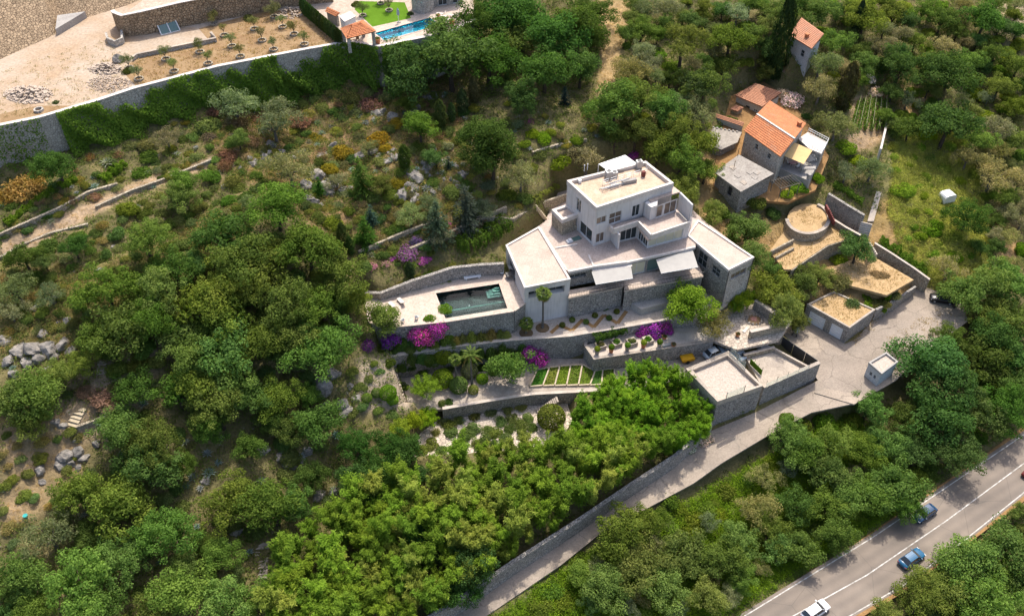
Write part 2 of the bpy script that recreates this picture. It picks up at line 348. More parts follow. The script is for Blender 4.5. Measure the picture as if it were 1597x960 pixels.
# terrain: per-vertex earth colour with fine grain
m, t, b = newmat('hillside')
at = t.nodes.new('ShaderNodeAttribute'); at.attribute_name = 'ground_colour'
c = mixc(t, .7, at.outputs['Color'], mixc(t, ramp(t, noise(t, 2.2, 6, .7), .25, .75), (.5, .5, .48), (1.45, 1.42, 1.4)), 'MULTIPLY')
c = mixc(t, ramp(t, noise(t, .7, 6, .75), .62, .72), c, mixc(t, .6, c, (.40, .37, .33)))
lk(t, c, b.inputs['Base Color']); b.inputs['Roughness'].default_value = .97; b.inputs['Specular IOR Level'].default_value = .05
bump(t, b, noise(t, 1.6, 6, .7), .35, .8)
# ---------------------------------------------------------------- terrain: one sheet, terraces cut into it
NX_, NY_ = -0.4695, 0.8829                        # uphill direction on the map
PS = [-400, -50, 0, 20, 34, 46, 55, 60, 64, 72, 84, 96, 108, 120, 135, 146, 156, 170, 200, 300, 700]
PZ = [-60, -38, -30, -22.5, -19.6, -19.0, -17.2, -15.6, -13.2, -11.4, -7.8, -3, 2.4, 7.6, 10.8, 12.8, 15.5, 21, 33, 75, 210]
def axis(a, b, st, far):
    core = np.arange(a, b + st / 2, st); out = []; k = st; x = b
    while x < far: k *= 1.35; x += k; out.append(x)
    lo = []; k = st; x = a
    while x > -far: k *= 1.35; x -= k; lo.append(x)
    return np.concatenate([lo[::-1], core, out])
GX = axis(-100, 128, .55, 1200); GY = axis(44, 206, .55, 1200)
XX, YY = np.meshgrid(GX, GY)
def wob(x, y):
    return (1.1 * np.sin(x * .071 + 1.3) * np.cos(y * .083 + .4) + .6 * np.sin(x * .19 + y * .13) + .35 * np.sin(x * .41 - y * .37 + 2 + np.sin(y * .2)) + .22 * np.sin(x * .9 + 1.1 * y + 2 * np.sin(x * .3)) * np.sin(y * .7 - x * .35) + .14 * np.sin(1.7 * x - 1.3 * y + 2 * np.sin(y * .5)))
ss = NX_ * XX + NY_ * YY
near = np.clip((700 - np.hypot(XX, YY - 110)) / 500, 0, 1)
ZZ = np.interp(ss, PS, PZ) + wob(XX, YY) * (.35 + .65 * np.clip((ss - 60) / 20, 0, 1))
PAD = np.zeros(XX.shape, bool)
def inside(poly, X, Y):
    r = np.zeros(X.shape, bool); n = len(poly)
    for i in range(n):
        (x0, y0), (x1, y1) = poly[i], poly[(i + 1) % n]
        c = ((y0 > Y) != (y1 > Y))
        with np.errstate(divide='ignore', invalid='ignore'): r ^= c & (X < (x1 - x0) * (Y - y0) / (y1 - y0 + 1e-12) + x0)
    return r
def bdist(poly, X, Y):
    d = np.full(X.shape, 1e9); n = len(poly)
    for i in range(n):
        (x0, y0), (x1, y1) = poly[i], poly[(i + 1) % n]; ex, ey = x1 - x0, y1 - y0; L2 = ex * ex + ey * ey + 1e-9
        t = np.clip(((X - x0) * ex + (Y - y0) * ey) / L2, 0, 1); d = np.minimum(d, np.hypot(X - x0 - t * ex, Y - y0 - t * ey))
    return d
def sm(t): t = np.clip(t, 0, 1); return t * t * (3 - 2 * t)
def plane(pts):                                       # least-squares plane through (x,y,z)
    A = np.array([[p[0], p[1], 1] for p in pts]); b = np.array([p[2] for p in pts])
    if np.ptp(b) < 1e-6: return np.array([0, 0, b[0]])
    return np.linalg.lstsq(A, b, rcond=None)[0]
def padpoly(pts, z=None):
    w3 = [P(p[0], p[1], p[2] if len(p) > 2 else z) for p in pts]
    return [(v.x, v.y) for v in w3], plane(w3)
def cut(poly, pl, drop=.4, mask=True, fin=1.0, fout=1.0):
    """lower or raise the ground to a terrace; the slab and its walls are separate meshes"""
    global ZZ
    xs = [p[0] for p in poly]; ys = [p[1] for p in poly]
    i0, i1 = np.searchsorted(GY, [min(ys) - 4, max(ys) + 4]); j0, j1 = np.searchsorted(GX, [min(xs) - 4, max(xs) + 4])
    X = XX[i0:i1, j0:j1]; Y = YY[i0:i1, j0:j1]; Z = ZZ[i0:i1, j0:j1]
    ins = inside(poly, X, Y); d = bdist(poly, X, Y); zt = pl[0] * X + pl[1] * Y + pl[2] - drop
    zb = np.minimum(Z, zt); zi = zb + (zt - zb) * sm((d - .6) / fin)
    zo = np.where(Z > zt, zt + (Z - zt) * sm((d - .35) / fout), Z)
    ZZ[i0:i1, j0:j1] = np.where(ins, zi, zo)
    if mask: PAD[i0:i1, j0:j1] |= ins | (d < .5)
PADS = {}
def pad(name, pts, z=None, **k):
    poly, pl = padpoly(pts, z); PADS[name] = (poly, pl); cut(poly, pl, **k)
# upper property
pad('upper_terrace', [(-160, 232), (0, 195), (60, 183), (150, 157), (210, 137), (340, 103), (480, 76), (545, 65), (592, 72), (700, 50), (740, 30), (735, -40), (250, -60), (-120, 60)], 21)
pad('pool_deck', [(566, 458), (594, 467), (644, 453), (706, 436), (786, 427), (816, 440), (819, 471), (801, 484), (699, 499.5), (652, 505), (601, 510), (574, 500)], 0)
pad('villa_plot', [(800, 470), (792, 385), (850, 345), (870, 300), (1010, 262), (1100, 345), (1180, 405), (1140, 425), (1084, 390), (890, 440)], 0)
pad('garden_terrace', [(596, 557), (700, 540), (799, 529), (888, 523), (990, 506), (1040, 497), (1104, 494), (1134, 474), (1100, 445), (890, 470), (800, 490), (700, 512), (600, 524)], -4.8)
pad('planter_terrace', [(913, 538), (926, 559), (1032, 543), (1112, 531), (1122, 505), (1040, 512), (960, 525)], -6.7)
pad('vegetable_terrace', [(690, 637), (830, 614), (960, 607), (1068, 592), (1140, 556), (1136, 538), (1036, 554), (928, 571), (912, 559), (850, 559), (790, 560), (700, 574), (625, 590), (640, 640)], -9.7)
pad('lower_garden', [(640, 728), (700, 713), (872, 690), (893, 655), (884, 626), (830, 620), (700, 642), (655, 675)], -12.2)
pad('main_road', [(1010, 1062), (1262, 896), (1360, 829), (1531, 712), (1700, 590), (1800, 640), (1597, 781), (1412, 921), (1330, 970), (1180, 1070)], -19.2, drop=.12)
pad('lane', [(640, 1000, -17), (715, 953, -16.5), (800, 893, -15.9), (900, 828, -15.2), (1050, 727, -13.9), (1109, 671, -13.2), (1180, 642, -12.8), (1276, 593, -12.05), (1330, 628, -12.0), (1265, 643, -12.5), (1200, 677, -13), (1125, 722, -13.7), (1082, 753, -14.1), (1017, 788, -14.6), (937, 831, -15.2), (875, 881, -15.8), (800, 932, -16.3), (700, 1000, -17)], drop=.1)
pad('parking_lot', [(1276, 593), (1262, 572), (1222, 520), (1236, 488), (1256, 497), (1318, 536), (1335, 528), (1372, 487), (1425, 448), (1440, 446), (1500, 470), (1510, 500), (1430, 560), (1398, 592), (1332, 630), (1270, 612)], -12.05, drop=.1)
pad('court', [(1163, 556), (1207, 545), (1275, 565), (1278, 572), (1189, 612)], -9.5)
pad('entrance_court', [(1104, 494), (1122, 505), (1112, 531), (1150, 545), (1215, 530), (1235, 500), (1190, 470), (1150, 478), (1134, 474)], -7.2)
pad('house_terrace', [(1120, 222, 2.4), (1112, 290, .3), (1160, 312, -.6), (1228, 318, -1), (1272, 296, -.3), (1294, 240, 1.4), (1262, 190, 2.7), (1230, 150, 3.4), (1190, 130, 3.6), (1140, 150, 3.4)], fout=4)
pad('sand_terrace', [(1200, 392), (1223, 420), (1234, 420), (1290, 382), (1340, 367), (1300, 342), (1230, 350)], -4.2)
pad('round_terrace', [(1260 + 32 * math.cos(a) , 340 + 23 * math.sin(a)) for a in np.arange(0, 6.2, .4)], -2.7)
pad('dry_plot', [(1330, 404), (1366, 402), (1425, 436), (1383, 460), (1330, 446), (1270, 428)], -7.4, fout=3)
pad('garage_plot', [(1259, 474), (1325, 511), (1365, 482), (1300, 454)], -8.7)
ZS = ZZ.copy()                                        # ground as one walks on it: slabs included
_top = np.full(XX.shape, -1e9)
for _po, _pl in PADS.values(): _top = np.where(inside(_po, XX, YY), np.maximum(_top, _pl[0] * XX + _pl[1] * YY + _pl[2]), _top)
ZS = np.where(_top > -1e8, _top, ZS)
def hgt(x, y):
    j = np.clip(np.searchsorted(GX, x) - 1, 0, len(GX) - 2); i = np.clip(np.searchsorted(GY, y) - 1, 0, len(GY) - 2)
    u = (x - GX[j]) / (GX[j + 1] - GX[j]); v = (y - GY[i]) / (GY[i + 1] - GY[i])
    return ZS[i, j] * (1 - u) * (1 - v) + ZS[i, j + 1] * u * (1 - v) + ZS[i + 1, j] * (1 - u) * v + ZS[i + 1, j + 1] * u * v
_ds = np.arange(85, 330, .35)
def G(px, py, off=0.0):
    """where the view ray through a pixel meets the ground (or a height off above it)"""
    a = (px - 798.5) / FPX; b = (480 - py) / FPX
    x = a * _ds; y = _ds * (C_ + b * S_); z = CAMZ + _ds * (-S_ + b * C_)
    h = hgt(x, y) + off; k = np.argmax(z <= h)
    if z[k] > h[k]: k = len(_ds) - 1
    t = 0 if k == 0 else (z[k - 1] - h[k - 1]) / max(1e-6, (z[k - 1] - h[k - 1]) + (h[k] - z[k])); d = _ds[k - 1] + t * .35
    return Vector((a * d, d * (C_ + b * S_), CAMZ + d * (-S_ + b * C_)))
# ---- earth colours by place
_r = ZZ - CAMZ; _d = YY * C_ - _r * S_; _d = np.where(_d < 20, 20, _d)
UX = 798.5 + FPX * XX / _d; UY = 480 - FPX * (YY * S_ + _r * C_) / _d
gn = .5 + .25 * np.sin(XX * .8 + 2 * np.sin(YY * .5)) + .25 * np.sin(YY * .9 + 2 * np.sin(XX * .37 + 1))
gn2 = .5 + .5 * np.sin(XX * .21 + 1.5 * np.sin(YY * .17))
COLR = np.stack([.115 + .08 * gn, .105 + .06 * gn, .048 + .025 * gn], -1)
ZONES = [  # polygon in picture coordinates, colour of the earth there, feather px, patchiness
    ([(0, 420), (150, 420), (330, 330), (400, 300), (330, 450), (200, 560), (0, 560)], (.20, .16, .06), 30, .6),
    ([(330, 130), (700, 130), (760, 330), (560, 420), (420, 300), (330, 260)], (.26, .17, .09), 40, .7),
    ([(0, 375), (60, 352), (130, 318), (220, 280), (330, 245), (370, 232), (372, 246), (300, 270), (200, 308), (130, 345), (50, 385), (0, 400)], (.40, .29, .19), 5, .2),
    ([(930, 0), (985, 0), (975, 50), (955, 140), (930, 145), (938, 90)], (.40, .28, .14), 5, .2),
    ([(0, 640), (140, 640), (130, 740), (70, 800), (0, 830)], (.30, .215, .125), 20, .6),
    ([(1395, 200), (1500, 190), (1540, 400), (1520, 470), (1420, 440), (1385, 330)], (.30, .29, .11), 30, .3),
    ([(1362, 320), (1398, 300), (1400, 420), (1360, 380)], (.32, .22, .09), 10, .3),
    ([(1550, 340), (1590, 350), (1590, 420), (1555, 420)], (.40, .26, .13), 8, .3),
    ([(1095, 240), (1125, 235), (1110, 330), (1180, 370), (1200, 400), (1160, 420), (1090, 330)], (.40, .26, .12), 10, .3),
    ([(1170, 350), (1460, 350), (1440, 460), (1340, 480), (1230, 470), (1190, 420)], (.33, .22, .10), 14, .3),
    ([(700, 1010), (880, 885), (1100, 765), (1180, 720), (1330, 640), (1440, 780), (1260, 880), (1100, 980)], (.10, .15, .022), 12, .4),
    ([(1480, 880), (1600, 780), (1600, 960), (1400, 960)], (.16, .13, .06), 14, .5),
    ([(1410, 140), (1450, 130), (1455, 190), (1400, 195)], (.42, .28, .13), 8, .2),
    ([(1550, 0), (1600, 0), (1600, 50), (1550, 60)], (.42, .33, .22), 8, .3),
    ([(1315, 235), (1330, 150), (1385, 150), (1385, 215), (1350, 235)], (.36, .26, .16), 6, .2),
    ([(560, 560), (640, 555), (640, 640), (560, 640)], (.36, .29, .22), 10, .3),
    ([(100, 570), (260, 540), (240, 600), (170, 690), (90, 680)], (.26, .20, .14), 16, .4)]
view = (UX > -60) & (UX < 1660) & (UY > -60) & (UY < 1020)
for poly, c, fe, pt in ZONES:
    xs = [p[0] for p in poly]; ys = [p[1] for p in poly]
    m_ = view & (UX > min(xs) - fe) & (UX < max(xs) + fe) & (UY > min(ys) - fe) & (UY < max(ys) + fe)
    if not m_.any(): continue
    X, Y = UX[m_], UY[m_]; sd = np.where(inside(poly, X, Y), 1, -1) * bdist(poly, X, Y)
    k = sm(.5 + sd / (2 * fe)) * (1 - pt * (1 - gn[m_]))
    COLR[m_] = COLR[m_] * (1 - k[:, None]) + np.array(c) * k[:, None]
FREE_MASK = PAD.copy()
def build_ground():
    ny, nx = XX.shape; idx = np.arange(ny * nx).reshape(ny, nx)
    Fq = np.stack([idx[:-1, :-1], idx[:-1, 1:], idx[1:, 1:], idx[1:, :-1]], -1).reshape(-1, 4)
    me = fast_mesh('hillside', np.stack([XX, YY, ZZ], -1).reshape(-1, 3), Fq, col=np.concatenate([COLR, np.ones(XX.shape + (1,))], -1).reshape(-1, 4), smooth=True)
    o = link('hillside', me, M['hillside']); tag(o, kind='structure')
from mathutils.geometry import tessellate_polygon
# ---------------------------------------------------------------- terraces, roads, walls
POOL = W([(679, 457), (778.5, 442), (792, 481), (694.5, 497)], 0)
UPOOL = W([(584, 52), (670.6, 27.8), (687, 39), (599, 64)], 21)
for pl_, z in ((POOL, 0), (UPOOL, 21)): cut(inset(pl_, -.5), np.array([0, 0, z - 1.9]), drop=.2, mask=False, fin=.3, fout=.3)
build_ground()
def slab(name, key, mat, hole=None, th=.5, up=0.0, inn=0.0):
    poly, pl = PADS[key]; poly = ccw(list(poly)); zf = lambda p: pl[0] * p[0] + pl[1] * p[1] + pl[2] + up
    if inn: poly = inset(poly, inn)
    mb = MB()
    if hole:
        hp = ccw(list(hole))[::-1]; allp = [Vector((x, y, 0)) for x, y in poly + hp]
        for t3 in tessellate_polygon([allp[:len(poly)], allp[len(poly):]]):
            q = [allp[i] for i in t3]
            if (q[1] - q[0]).cross(q[2] - q[0]).z < 0: q.reverse()
            mb.face([(v.x, v.y, zf(v)) for v in q])
        for lp in (poly, hp):
            for i in range(len(lp)):
                a, b = lp[i], lp[(i + 1) % len(lp)]; mb.face([(a[0], a[1], zf(a) - th), (b[0], b[1], zf(b) - th), (b[0], b[1], zf(b)), (a[0], a[1], zf(a))])
    else: mb.prism(poly, [zf(p) - th for p in poly], [zf(p) for p in poly])
    return mb.build(name, mat, kind='structure')
slab('pool_deck', 'pool_deck', M['deck_stone'], POOL)
slab('villa_yard', 'villa_plot', M['terrace_tile'], up=-.05)
slab('garden_terrace', 'garden_terrace', M['gravel_pale'])
slab('planter_terrace', 'planter_terrace', M['pale_paving'])
slab('vegetable_terrace', 'vegetable_terrace', M['gravel_path'])
slab('lower_garden_terrace', 'lower_garden', M['crazy_paving'])
slab('lane', 'lane', M['lane_surface'], th=.3)
slab('parking_lot', 'parking_lot', M['lane_surface'], th=.3, up=.012)
slab('entrance_court', 'entrance_court', M['crazy_paving'])
slab('house_terrace', 'house_terrace', M['dry_soil'], up=-.15)
slab('sand_terrace', 'sand_terrace', M['sand_earth'])
slab('round_terrace', 'round_terrace', M['sand_earth'])
slab('dry_plot', 'dry_plot', M['sand_earth'])
# upper property: rough earth, brown orchard ground, lawn, paving, each a sheet above the one below
slab('upper_terrace', 'upper_terrace', M['rubble_pale'], UPOOL)
def sheet(name, pts, z, mat, th=.004, kind='structure'):
    return MB().prism(W(pts, z), z - .06, z + th).build(name, mat, kind=kind)
plain('orchard_earth', (.23, .145, .075), (.31, .215, .12), .5, .97, .05, .05, 0, 3)
plain('building_earth', (.36, .255, .165), (.41, .335, .26), .12, .97, .06, .05, 0, 2)
plain('lawn_green', (.085, .17, .012), (.10, .20, .016), .6, .95, .05, .05, 0, 8)
sheet('building_ground', [(-160, 230), (0, 193), (60, 181), (140, 157), (205, 135), (215, 100), (195, 90), (330, 70), (310, 45), (190, 25), (250, -20), (-120, 20)], 21, M['building_earth'], .004)
sheet('orchard_ground', [(0, 192), (60, 180), (120, 165), (60, 165), (0, 178)], 21, M['orchard_earth'], .009)
sheet('orchard_ground', [(212, 135), (340, 101), (480, 74.5), (527, 65), (505, 45), (470, 12), (400, 20), (310, 45), (330, 68), (210, 92), (190, 110)], 21, M['orchard_earth'], .009)
sheet('lawn', [(553, 15), (581, 42), (641, 28.5), (631, 4), (560, 2)], 21, M['lawn_green'], .012)
mb = MB()
_po = ccw(W([(570, 68), (580, 46), (640, 30), (670, 14), (722, 8), (722, 36), (690, 49), (592, 71)], 21)); _hp = ccw(list(UPOOL))[::-1]
_al = [Vector((x, y, 0)) for x, y in _po + _hp]
for t3 in tessellate_polygon([_al[:len(_po)], _al[len(_po):]]):
    q = [_al[i] for i in t3]
    if (q[1] - q[0]).cross(q[2] - q[0]).z < 0: q.reverse()
    mb.face([(v.x, v.y, 21.016) for v in q])
mb.build('pool_paving', M['deck_stone'], kind='structure')
# main road: shoulder, asphalt, three painted lines
slab('road_shoulder', 'main_road', M['dry_soil'], th=.3)
RZ = -19.2
def line3(pts, z, ext=50):
    q = [P(a, b, z) for a, b in pts]; d0 = (q[0] - q[1]).normalized(); d1 = (q[-1] - q[-2]).normalized()
    return [q[0] + d0 * ext] + q + [q[-1] + d1 * ext]
def ribbon(name, L, R, z, mat, kind='structure', th=.05):
    mb = MB()
    for i in range(len(L) - 1):
        for a, b, c, d in ((L[i], L[i + 1], R[i + 1], R[i]),):
            mb.face([(v.x, v.y, z) for v in (d, c, b, a)])
    for e in (L, R):
        for i in range(len(e) - 1): mb.face([(e[i].x, e[i].y, z), (e[i + 1].x, e[i + 1].y, z), (e[i + 1].x, e[i + 1].y, z - th), (e[i].x, e[i].y, z - th)])
    return mb.build(name, mat, kind=kind)
def offs(L, d):
    out = []
    for i, v in enumerate(L):
        t = (L[min(i + 1, len(L) - 1)] - L[max(i - 1, 0)]).normalized(); out.append(v + Vector((-t.y, t.x, 0)) * d)
    return out
LL = line3([(1200, 936), (1265, 896), (1360, 838), (1531, 722)], RZ); CL = line3([(1242, 957), (1352, 896), (1475, 812), (1590, 727)], RZ); RL = line3([(1330, 957), (1410, 911), (1500, 845), (1575, 785)], RZ)
ribbon('road', offs(LL, .5), offs(RL, -.35), RZ + .004, M['asphalt'])
plain('road_paint', (.62, .60, .56), (.26, .24, .21), 1.3, .7, 0, .2, 0, 6)
for L_ in (LL, CL, RL): ribbon('road_line', offs(L_, .08), offs(L_, -.08), RZ + .009, M['road_paint'], th=.003)
def rwall(name, pts, zt, zb, label, th=.5, mat='stone_wall', cap='concrete_grey', side=1, cat='wall', capw=.08, parent=None, group=None, at=None):
    """retaining wall: stone body and a coping of its own; pts in picture coordinates at the wall head"""
    n = len(pts); zt = zt if hasattr(zt, '__len__') else [zt] * n; zb = zb if hasattr(zb, '__len__') else [zb] * n
    q = [P(p[0], p[1], (at[i] if at else z)) for i, (p, z) in enumerate(zip(pts, zt))]
    q2 = [Vector((v.x, v.y, 0)) for v in q]; a = offs(q2, th * .5 * side); b = offs(q2, -th * .5 * side)
    root = empty(name, (q[n // 2].x, q[n // 2].y, zb[n // 2]), 0, label, cat, group)
    inv = Vector(root.location)
    def piece(A, B, z0, z1, nm, mt):
        mb = MB()
        for i in range(n - 1):
            mb.prism([(A[i].x - inv.x, A[i].y - inv.y), (A[i + 1].x - inv.x, A[i + 1].y - inv.y), (B[i + 1].x - inv.x, B[i + 1].y - inv.y), (B[i].x - inv.x, B[i].y - inv.y)], min(z0) - inv.z, 0)
            k = len(mb.v) - 4; pl = mb.v[k:]; mb.v = mb.v[:k]
            for (x, y, _) in pl:
                best = min(range(n), key=lambda j: min((A[j].x - inv.x - x) ** 2 + (A[j].y - inv.y - y) ** 2, (B[j].x - inv.x - x) ** 2 + (B[j].y - inv.y - y) ** 2))
                mb.v.append((x, y, z1[best] - inv.z))
        return mb.build(nm, M[mt], root)
    piece(a, b, zb, zt, 'stonework', mat)
    if cap:
        a2 = offs(q2, (th * .5 + capw) * side); b2 = offs(q2, -(th * .5 + capw) * side)
        mb = MB()
        for i in range(n - 1):
            f = [(v.x - inv.x, v.y - inv.y) for v in (a2[i], a2[i + 1], b2[i + 1], b2[i])]; zs = [zt[i] - inv.z, zt[i + 1] - inv.z, zt[i + 1] - inv.z, zt[i] - inv.z]
            ar = sum(f[k][0] * f[(k + 1) % 4][1] - f[(k + 1) % 4][0] * f[k][1] for k in range(4))
            if ar < 0: f = f[::-1]; zs = zs[::-1]
            mb.prism(f, [z + .003 for z in zs], [z + .12 for z in zs])
        mb.build('coping', M[cap], root)
    return root
rwall('retaining_wall', [(-160, 232), (0, 195), (60, 183), (150, 157), (210, 137), (340, 103), (480, 76), (547, 64.5)], 21.15, 11.5, 'high stone retaining wall below the brown olive orchard', .6, 'stone_pale', 'white_cap')
rwall('retaining_wall', [(548, 65), (592, 72), (700, 50), (742, 30)], 21.1, 12, 'stone retaining wall under the turquoise swimming pool terrace', .6, 'stone_pale', 'white_cap')
rwall('retaining_wall', [(574, 500), (601, 510), (652, 505), (699, 500), (801, 484)], .02, -5.3, 'stone wall holding up the terrace of the dark pool', .5, 'stone_wall', 'deck_stone')
rwall('retaining_wall', [(801, 484), (818, 472)], .02, -5.3, 'short stone wall between the dark pool and the white villa annex', .5, 'stone_wall', 'deck_stone')
rwall('retaining_wall', [(570, 461), (594, 466), (620, 459), (644, 452), (675, 444), (706, 435), (745, 430), (786, 426)], [.8, 1.4, 1.8, 2.1, 2.4, 2.6, 2.5, 2.3], -.5, 'grey stone bank wall behind the dark pool', .6, 'stone_wall', None, at=[0] * 8)
rwall('retaining_wall', [(556, 563), (596, 557), (700, 540), (799, 529), (888, 523), (990, 506), (1040, 497), (1104, 494)], -4.65, -10.3, 'long stone terrace wall below the palms and white villa annex', .5, 'stone_wall', 'pale_paving')
rwall('retaining_wall', [(915, 526), (913, 538), (926, 559), (1032, 543), (1112, 531)], -6.6, -10.2, 'stone wall round the terrace with two rows of potted shrubs', .4, 'stone_wall', 'concrete')
rwall('retaining_wall', [(690, 637), (760, 625), (830, 614), (960, 607), (1068, 592)], -9.55, -12.8, 'stone edge wall of the path in front of the vegetable beds', .4, 'stone_wall', 'pale_paving')
rwall('retaining_wall', [(640, 728), (700, 713), (780, 702), (872, 690)], -11.8, -14.6, 'low stone wall above the bamboo grove', .4, 'stone_wall', 'pale_paving')
rwall('retaining_wall', [(640, 1000), (715, 953), (800, 893), (900, 828), (985, 770), (1050, 727), (1106, 674)], [-13.6, -13.2, -12.8, -12.2, -11.5, -11, -10.4], [-17.5, -17, -16.5, -16, -15.2, -14.5, -14], 'grey stone wall along the upper side of the lane', .6, 'stone_wall', None, at=[-17, -16.5, -15.9, -15.2, -14.5, -13.9, -13.2])
rwall('boundary_wall', [(1170, 517), (1196, 511), (1226, 504)], -5.6, -10.5, 'stone wall beside the white entrance steps', .5, 'stone_beige', 'pale_paving')
rwall('boundary_wall', [(1178, 468), (1200, 483), (1226, 503)], -5.2, -9.5, 'stone garden wall above the pale gravel entrance court', .45, 'stone_wall', 'pale_paving')
rwall('garden_wall', [(1210, 401), (1225, 393), (1238, 386)], -3.7, -5, 'short low stone kerb left of the round sandy terrace', .3, 'stone_beige', None)
rwall('garden_wall', [(1203, 391), (1222, 381), (1238, 373)], -3.3, -5, 'upper of the short kerbs left of the round sandy terrace', .3, 'stone_beige', None)
rwall('garden_wall', [(1234, 421), (1262, 402), (1290, 383), (1340, 367)], -4.3, -8, 'dry stone wall below the sandy terrace', .3, 'stone_beige', None)
rwall('garden_wall', [(1296, 340), (1320, 355), (1342, 367)], -3.0, -5.2, 'pale low wall leading right from the round terrace', .3, 'stone_beige', 'pale_paving')
rwall('garden_wall', [(1292, 302), (1318, 318), (1348, 336)], -.6, -4.6, 'dark stone wall below the vegetable strip of the tiled house', .4, 'stone_wall', 'stone_wall')
rwall('garden_wall', [(1364, 379), (1390, 395), (1425, 418), (1450, 436)], [-5.4, -6.6, -8, -9], [-8, -9, -11, -12.5], 'stone wall behind the long green hedge', .3, 'stone_beige', 'pale_paving')
rwall('garden_wall', [(1366, 482), (1395, 468), (1428, 446)], [-9.2, -9.4, -10], -12.4, 'rough stone wall right of the garage along the parking lot', .4, 'stone_wall', None)
rwall('garden_wall', [(1374, 232), (1386, 180)], 1.6, -1.5, 'narrow white kerb wall beside the vegetable rows', .4, 'white_cap', None)
_c = [(1260 + 33 * math.cos(a), 340 + 24 * math.sin(a)) for a in np.arange(-1.1, 3.3, .22)]
rwall('round_wall', _c, -2.45, -5.2, 'curved stone wall round the sandy terrace below the tiled house', .5, 'stone_beige', 'concrete')
# low dry walls along the paths of the rock garden (left)
for pts, lab, hh in (([(0, 372), (45, 352), (95, 330), (140, 305), (185, 292)], 'low dry stone wall above the pale path at the left', .9),
                     ([(0, 405), (35, 385), (80, 366), (138, 352)], 'low dry stone edging below the pale path at the left', .5),
                     ([(150, 325), (205, 300), (262, 280), (330, 252)], 'low edging wall of the pale path climbing to the right', .5),
                     ([(640, 395), (700, 370), (745, 350), (790, 330)], 'rough stone bank above the purple bougainvillea', 1.2),
                     ([(560, 398), (620, 372), (690, 345)], 'low stone terrace edge under the clipped conifers', .9),
                     ([(740, 340), (800, 345), (850, 318), (905, 300)], 'winding low wall behind the villa', .7),
                     ([(830, 240), (870, 228), (915, 220)], 'thin stone edging above the villa in the rock garden', .5),
                     ([(122, 668), (150, 658), (178, 648)], 'grey plank-like low wall beside the wooden steps', .6)):
    q = [G(*p) for p in pts]
    rwall('dry_wall', pts, [v.z + hh for v in q], [v.z - 1 for v in q], lab, .45, 'stone_beige', None, at=[v.z for v in q])
# big stone facing at the top left
mb = MB(); A = [P(*p, 21) for p in ((-170, 160), (0, 93), (86, 54), (92, 33), (138, 27), (200, 8), (270, -22))]
B = [v + Vector((-8, 17, 12)) for v in A]
for i in range(len(A) - 1): mb.face([A[i], A[i + 1], B[i + 1], B[i]])
C2 = [v + Vector((-6, 14, .2)) for v in B]
for i in range(len(A) - 1): mb.face([B[i], B[i + 1], C2[i + 1], C2[i]])
mb.build('embankment', M['stone_big'], label='huge sloping stone embankment at the top left corner', cat='embankment')
A = [P(*p, 21) for p in ((90, 56), (93, 34), (136, 28), (128, 33))]
MB().prism([v[:2] for v in A], 20.9, 22.3).build('concrete_block', M['concrete_grey'], label='pale concrete buttress at the foot of the stone embankment', cat='buttress')
rwall('retaining_wall', [(183, 40), (187, 48), (200, 56), (230, 53), (290, 40), (375, 25), (440, 12), (520, 2)], [24, 24.6, 25, 25.4, 25.6, 25.8, 26, 26], 20.8, 'curved grey stone wall behind the glass cold frame', .6, 'stone_big', 'white_cap', at=[21] * 8)
rwall('planter_ring', [(168, 60), (170, 68), (182, 73), (193, 68), (192, 56)], 22.2, 20.8, 'half-round rough stone planter on the building ground', .4, 'stone_pale', None, at=[21] * 5)
rwall('garden_wall', [(208, 95), (215, 90), (250, 83), (338, 65), (330, 56)], 21.7, 20.8, 'low pale stone kerb between rubble and olive orchard', .35, 'stone_pale', 'concrete', at=[21] * 5)
# ---------------------------------------------------------------- pools
def pool(name, poly, z, inner, water, label, cat='pool'):
    c = Vector((sum(p[0] for p in poly) / 4, sum(p[1] for p in poly) / 4, z)); root = empty(name, c, 0, label, cat)
    q = [(p[0] - c.x, p[1] - c.y) for p in ccw(poly)]; mb = MB(); k = inset(q, .01)
    for i in range(4):
        a, b = k[i], k[(i + 1) % 4]; mb.face([(b[0], b[1], -1.7), (a[0], a[1], -1.7), (a[0], a[1], -.01), (b[0], b[1], -.01)])
    mb.face([(p[0], p[1], -1.7) for p in k]); mb.build('basin', M[inner], root)
    MB().prism(inset(q, .02), -1.68, -.22).build('water', M[water], root)
    MB().ring(inset(q, -.3), inset(q, .06), .004, .05).build('coping', M['deck_stone'], root)
    return root, c
pr, pc = pool('swimming_pool', POOL, 0, 'pool_black', 'water_dark', 'long dark-bottomed swimming pool beside the white villa')
tl, tr, br, bl = [Vector((*p, 0)) for p in POOL]
for i in range(4):      # underwater corner steps
    o = tr + (br - tr) * .06; ax = (tl - tr).normalized(); ay = (br - tr).normalized(); s0 = 2.3 - .5 * i
    mb = MB(); pts = [o + ax * .1, o + ax * (.1 + s0), o + ax * (.1 + s0) + ay * .45 * (4 - i), o + ax * .1 + ay * .45 * (4 - i)]
    mb.prism([(p.x - pc.x, p.y - pc.y) for p in pts], -1.6, -1.15 + .24 * i).build('step', M['pool_steps'], pr)
a = tl + (bl - tl) * .62; b = tr + (br - tr) * .60; mb = MB()
mb.bar(Vector((a.x - pc.x, a.y - pc.y, -.9)), Vector((b.x - pc.x, b.y - pc.y, -.9)), .22, .06); mb.build('lane_line', M['pool_steps'], pr)
for u, v in ((.12, .3), (.45, .45), (.75, .5), (.3, .82), (.62, .8)):
    p = tl + (tr - tl) * u + (bl - tl) * v; MB().box((p.x - pc.x, p.y - pc.y, -1.68), (.2, .2, .05)).build('pool_light', M['white_paint'], pr)
ur, uc = pool('swimming_pool', UPOOL, 21.02, 'pool_blue', 'water_clear', 'turquoise swimming pool on the upper property')
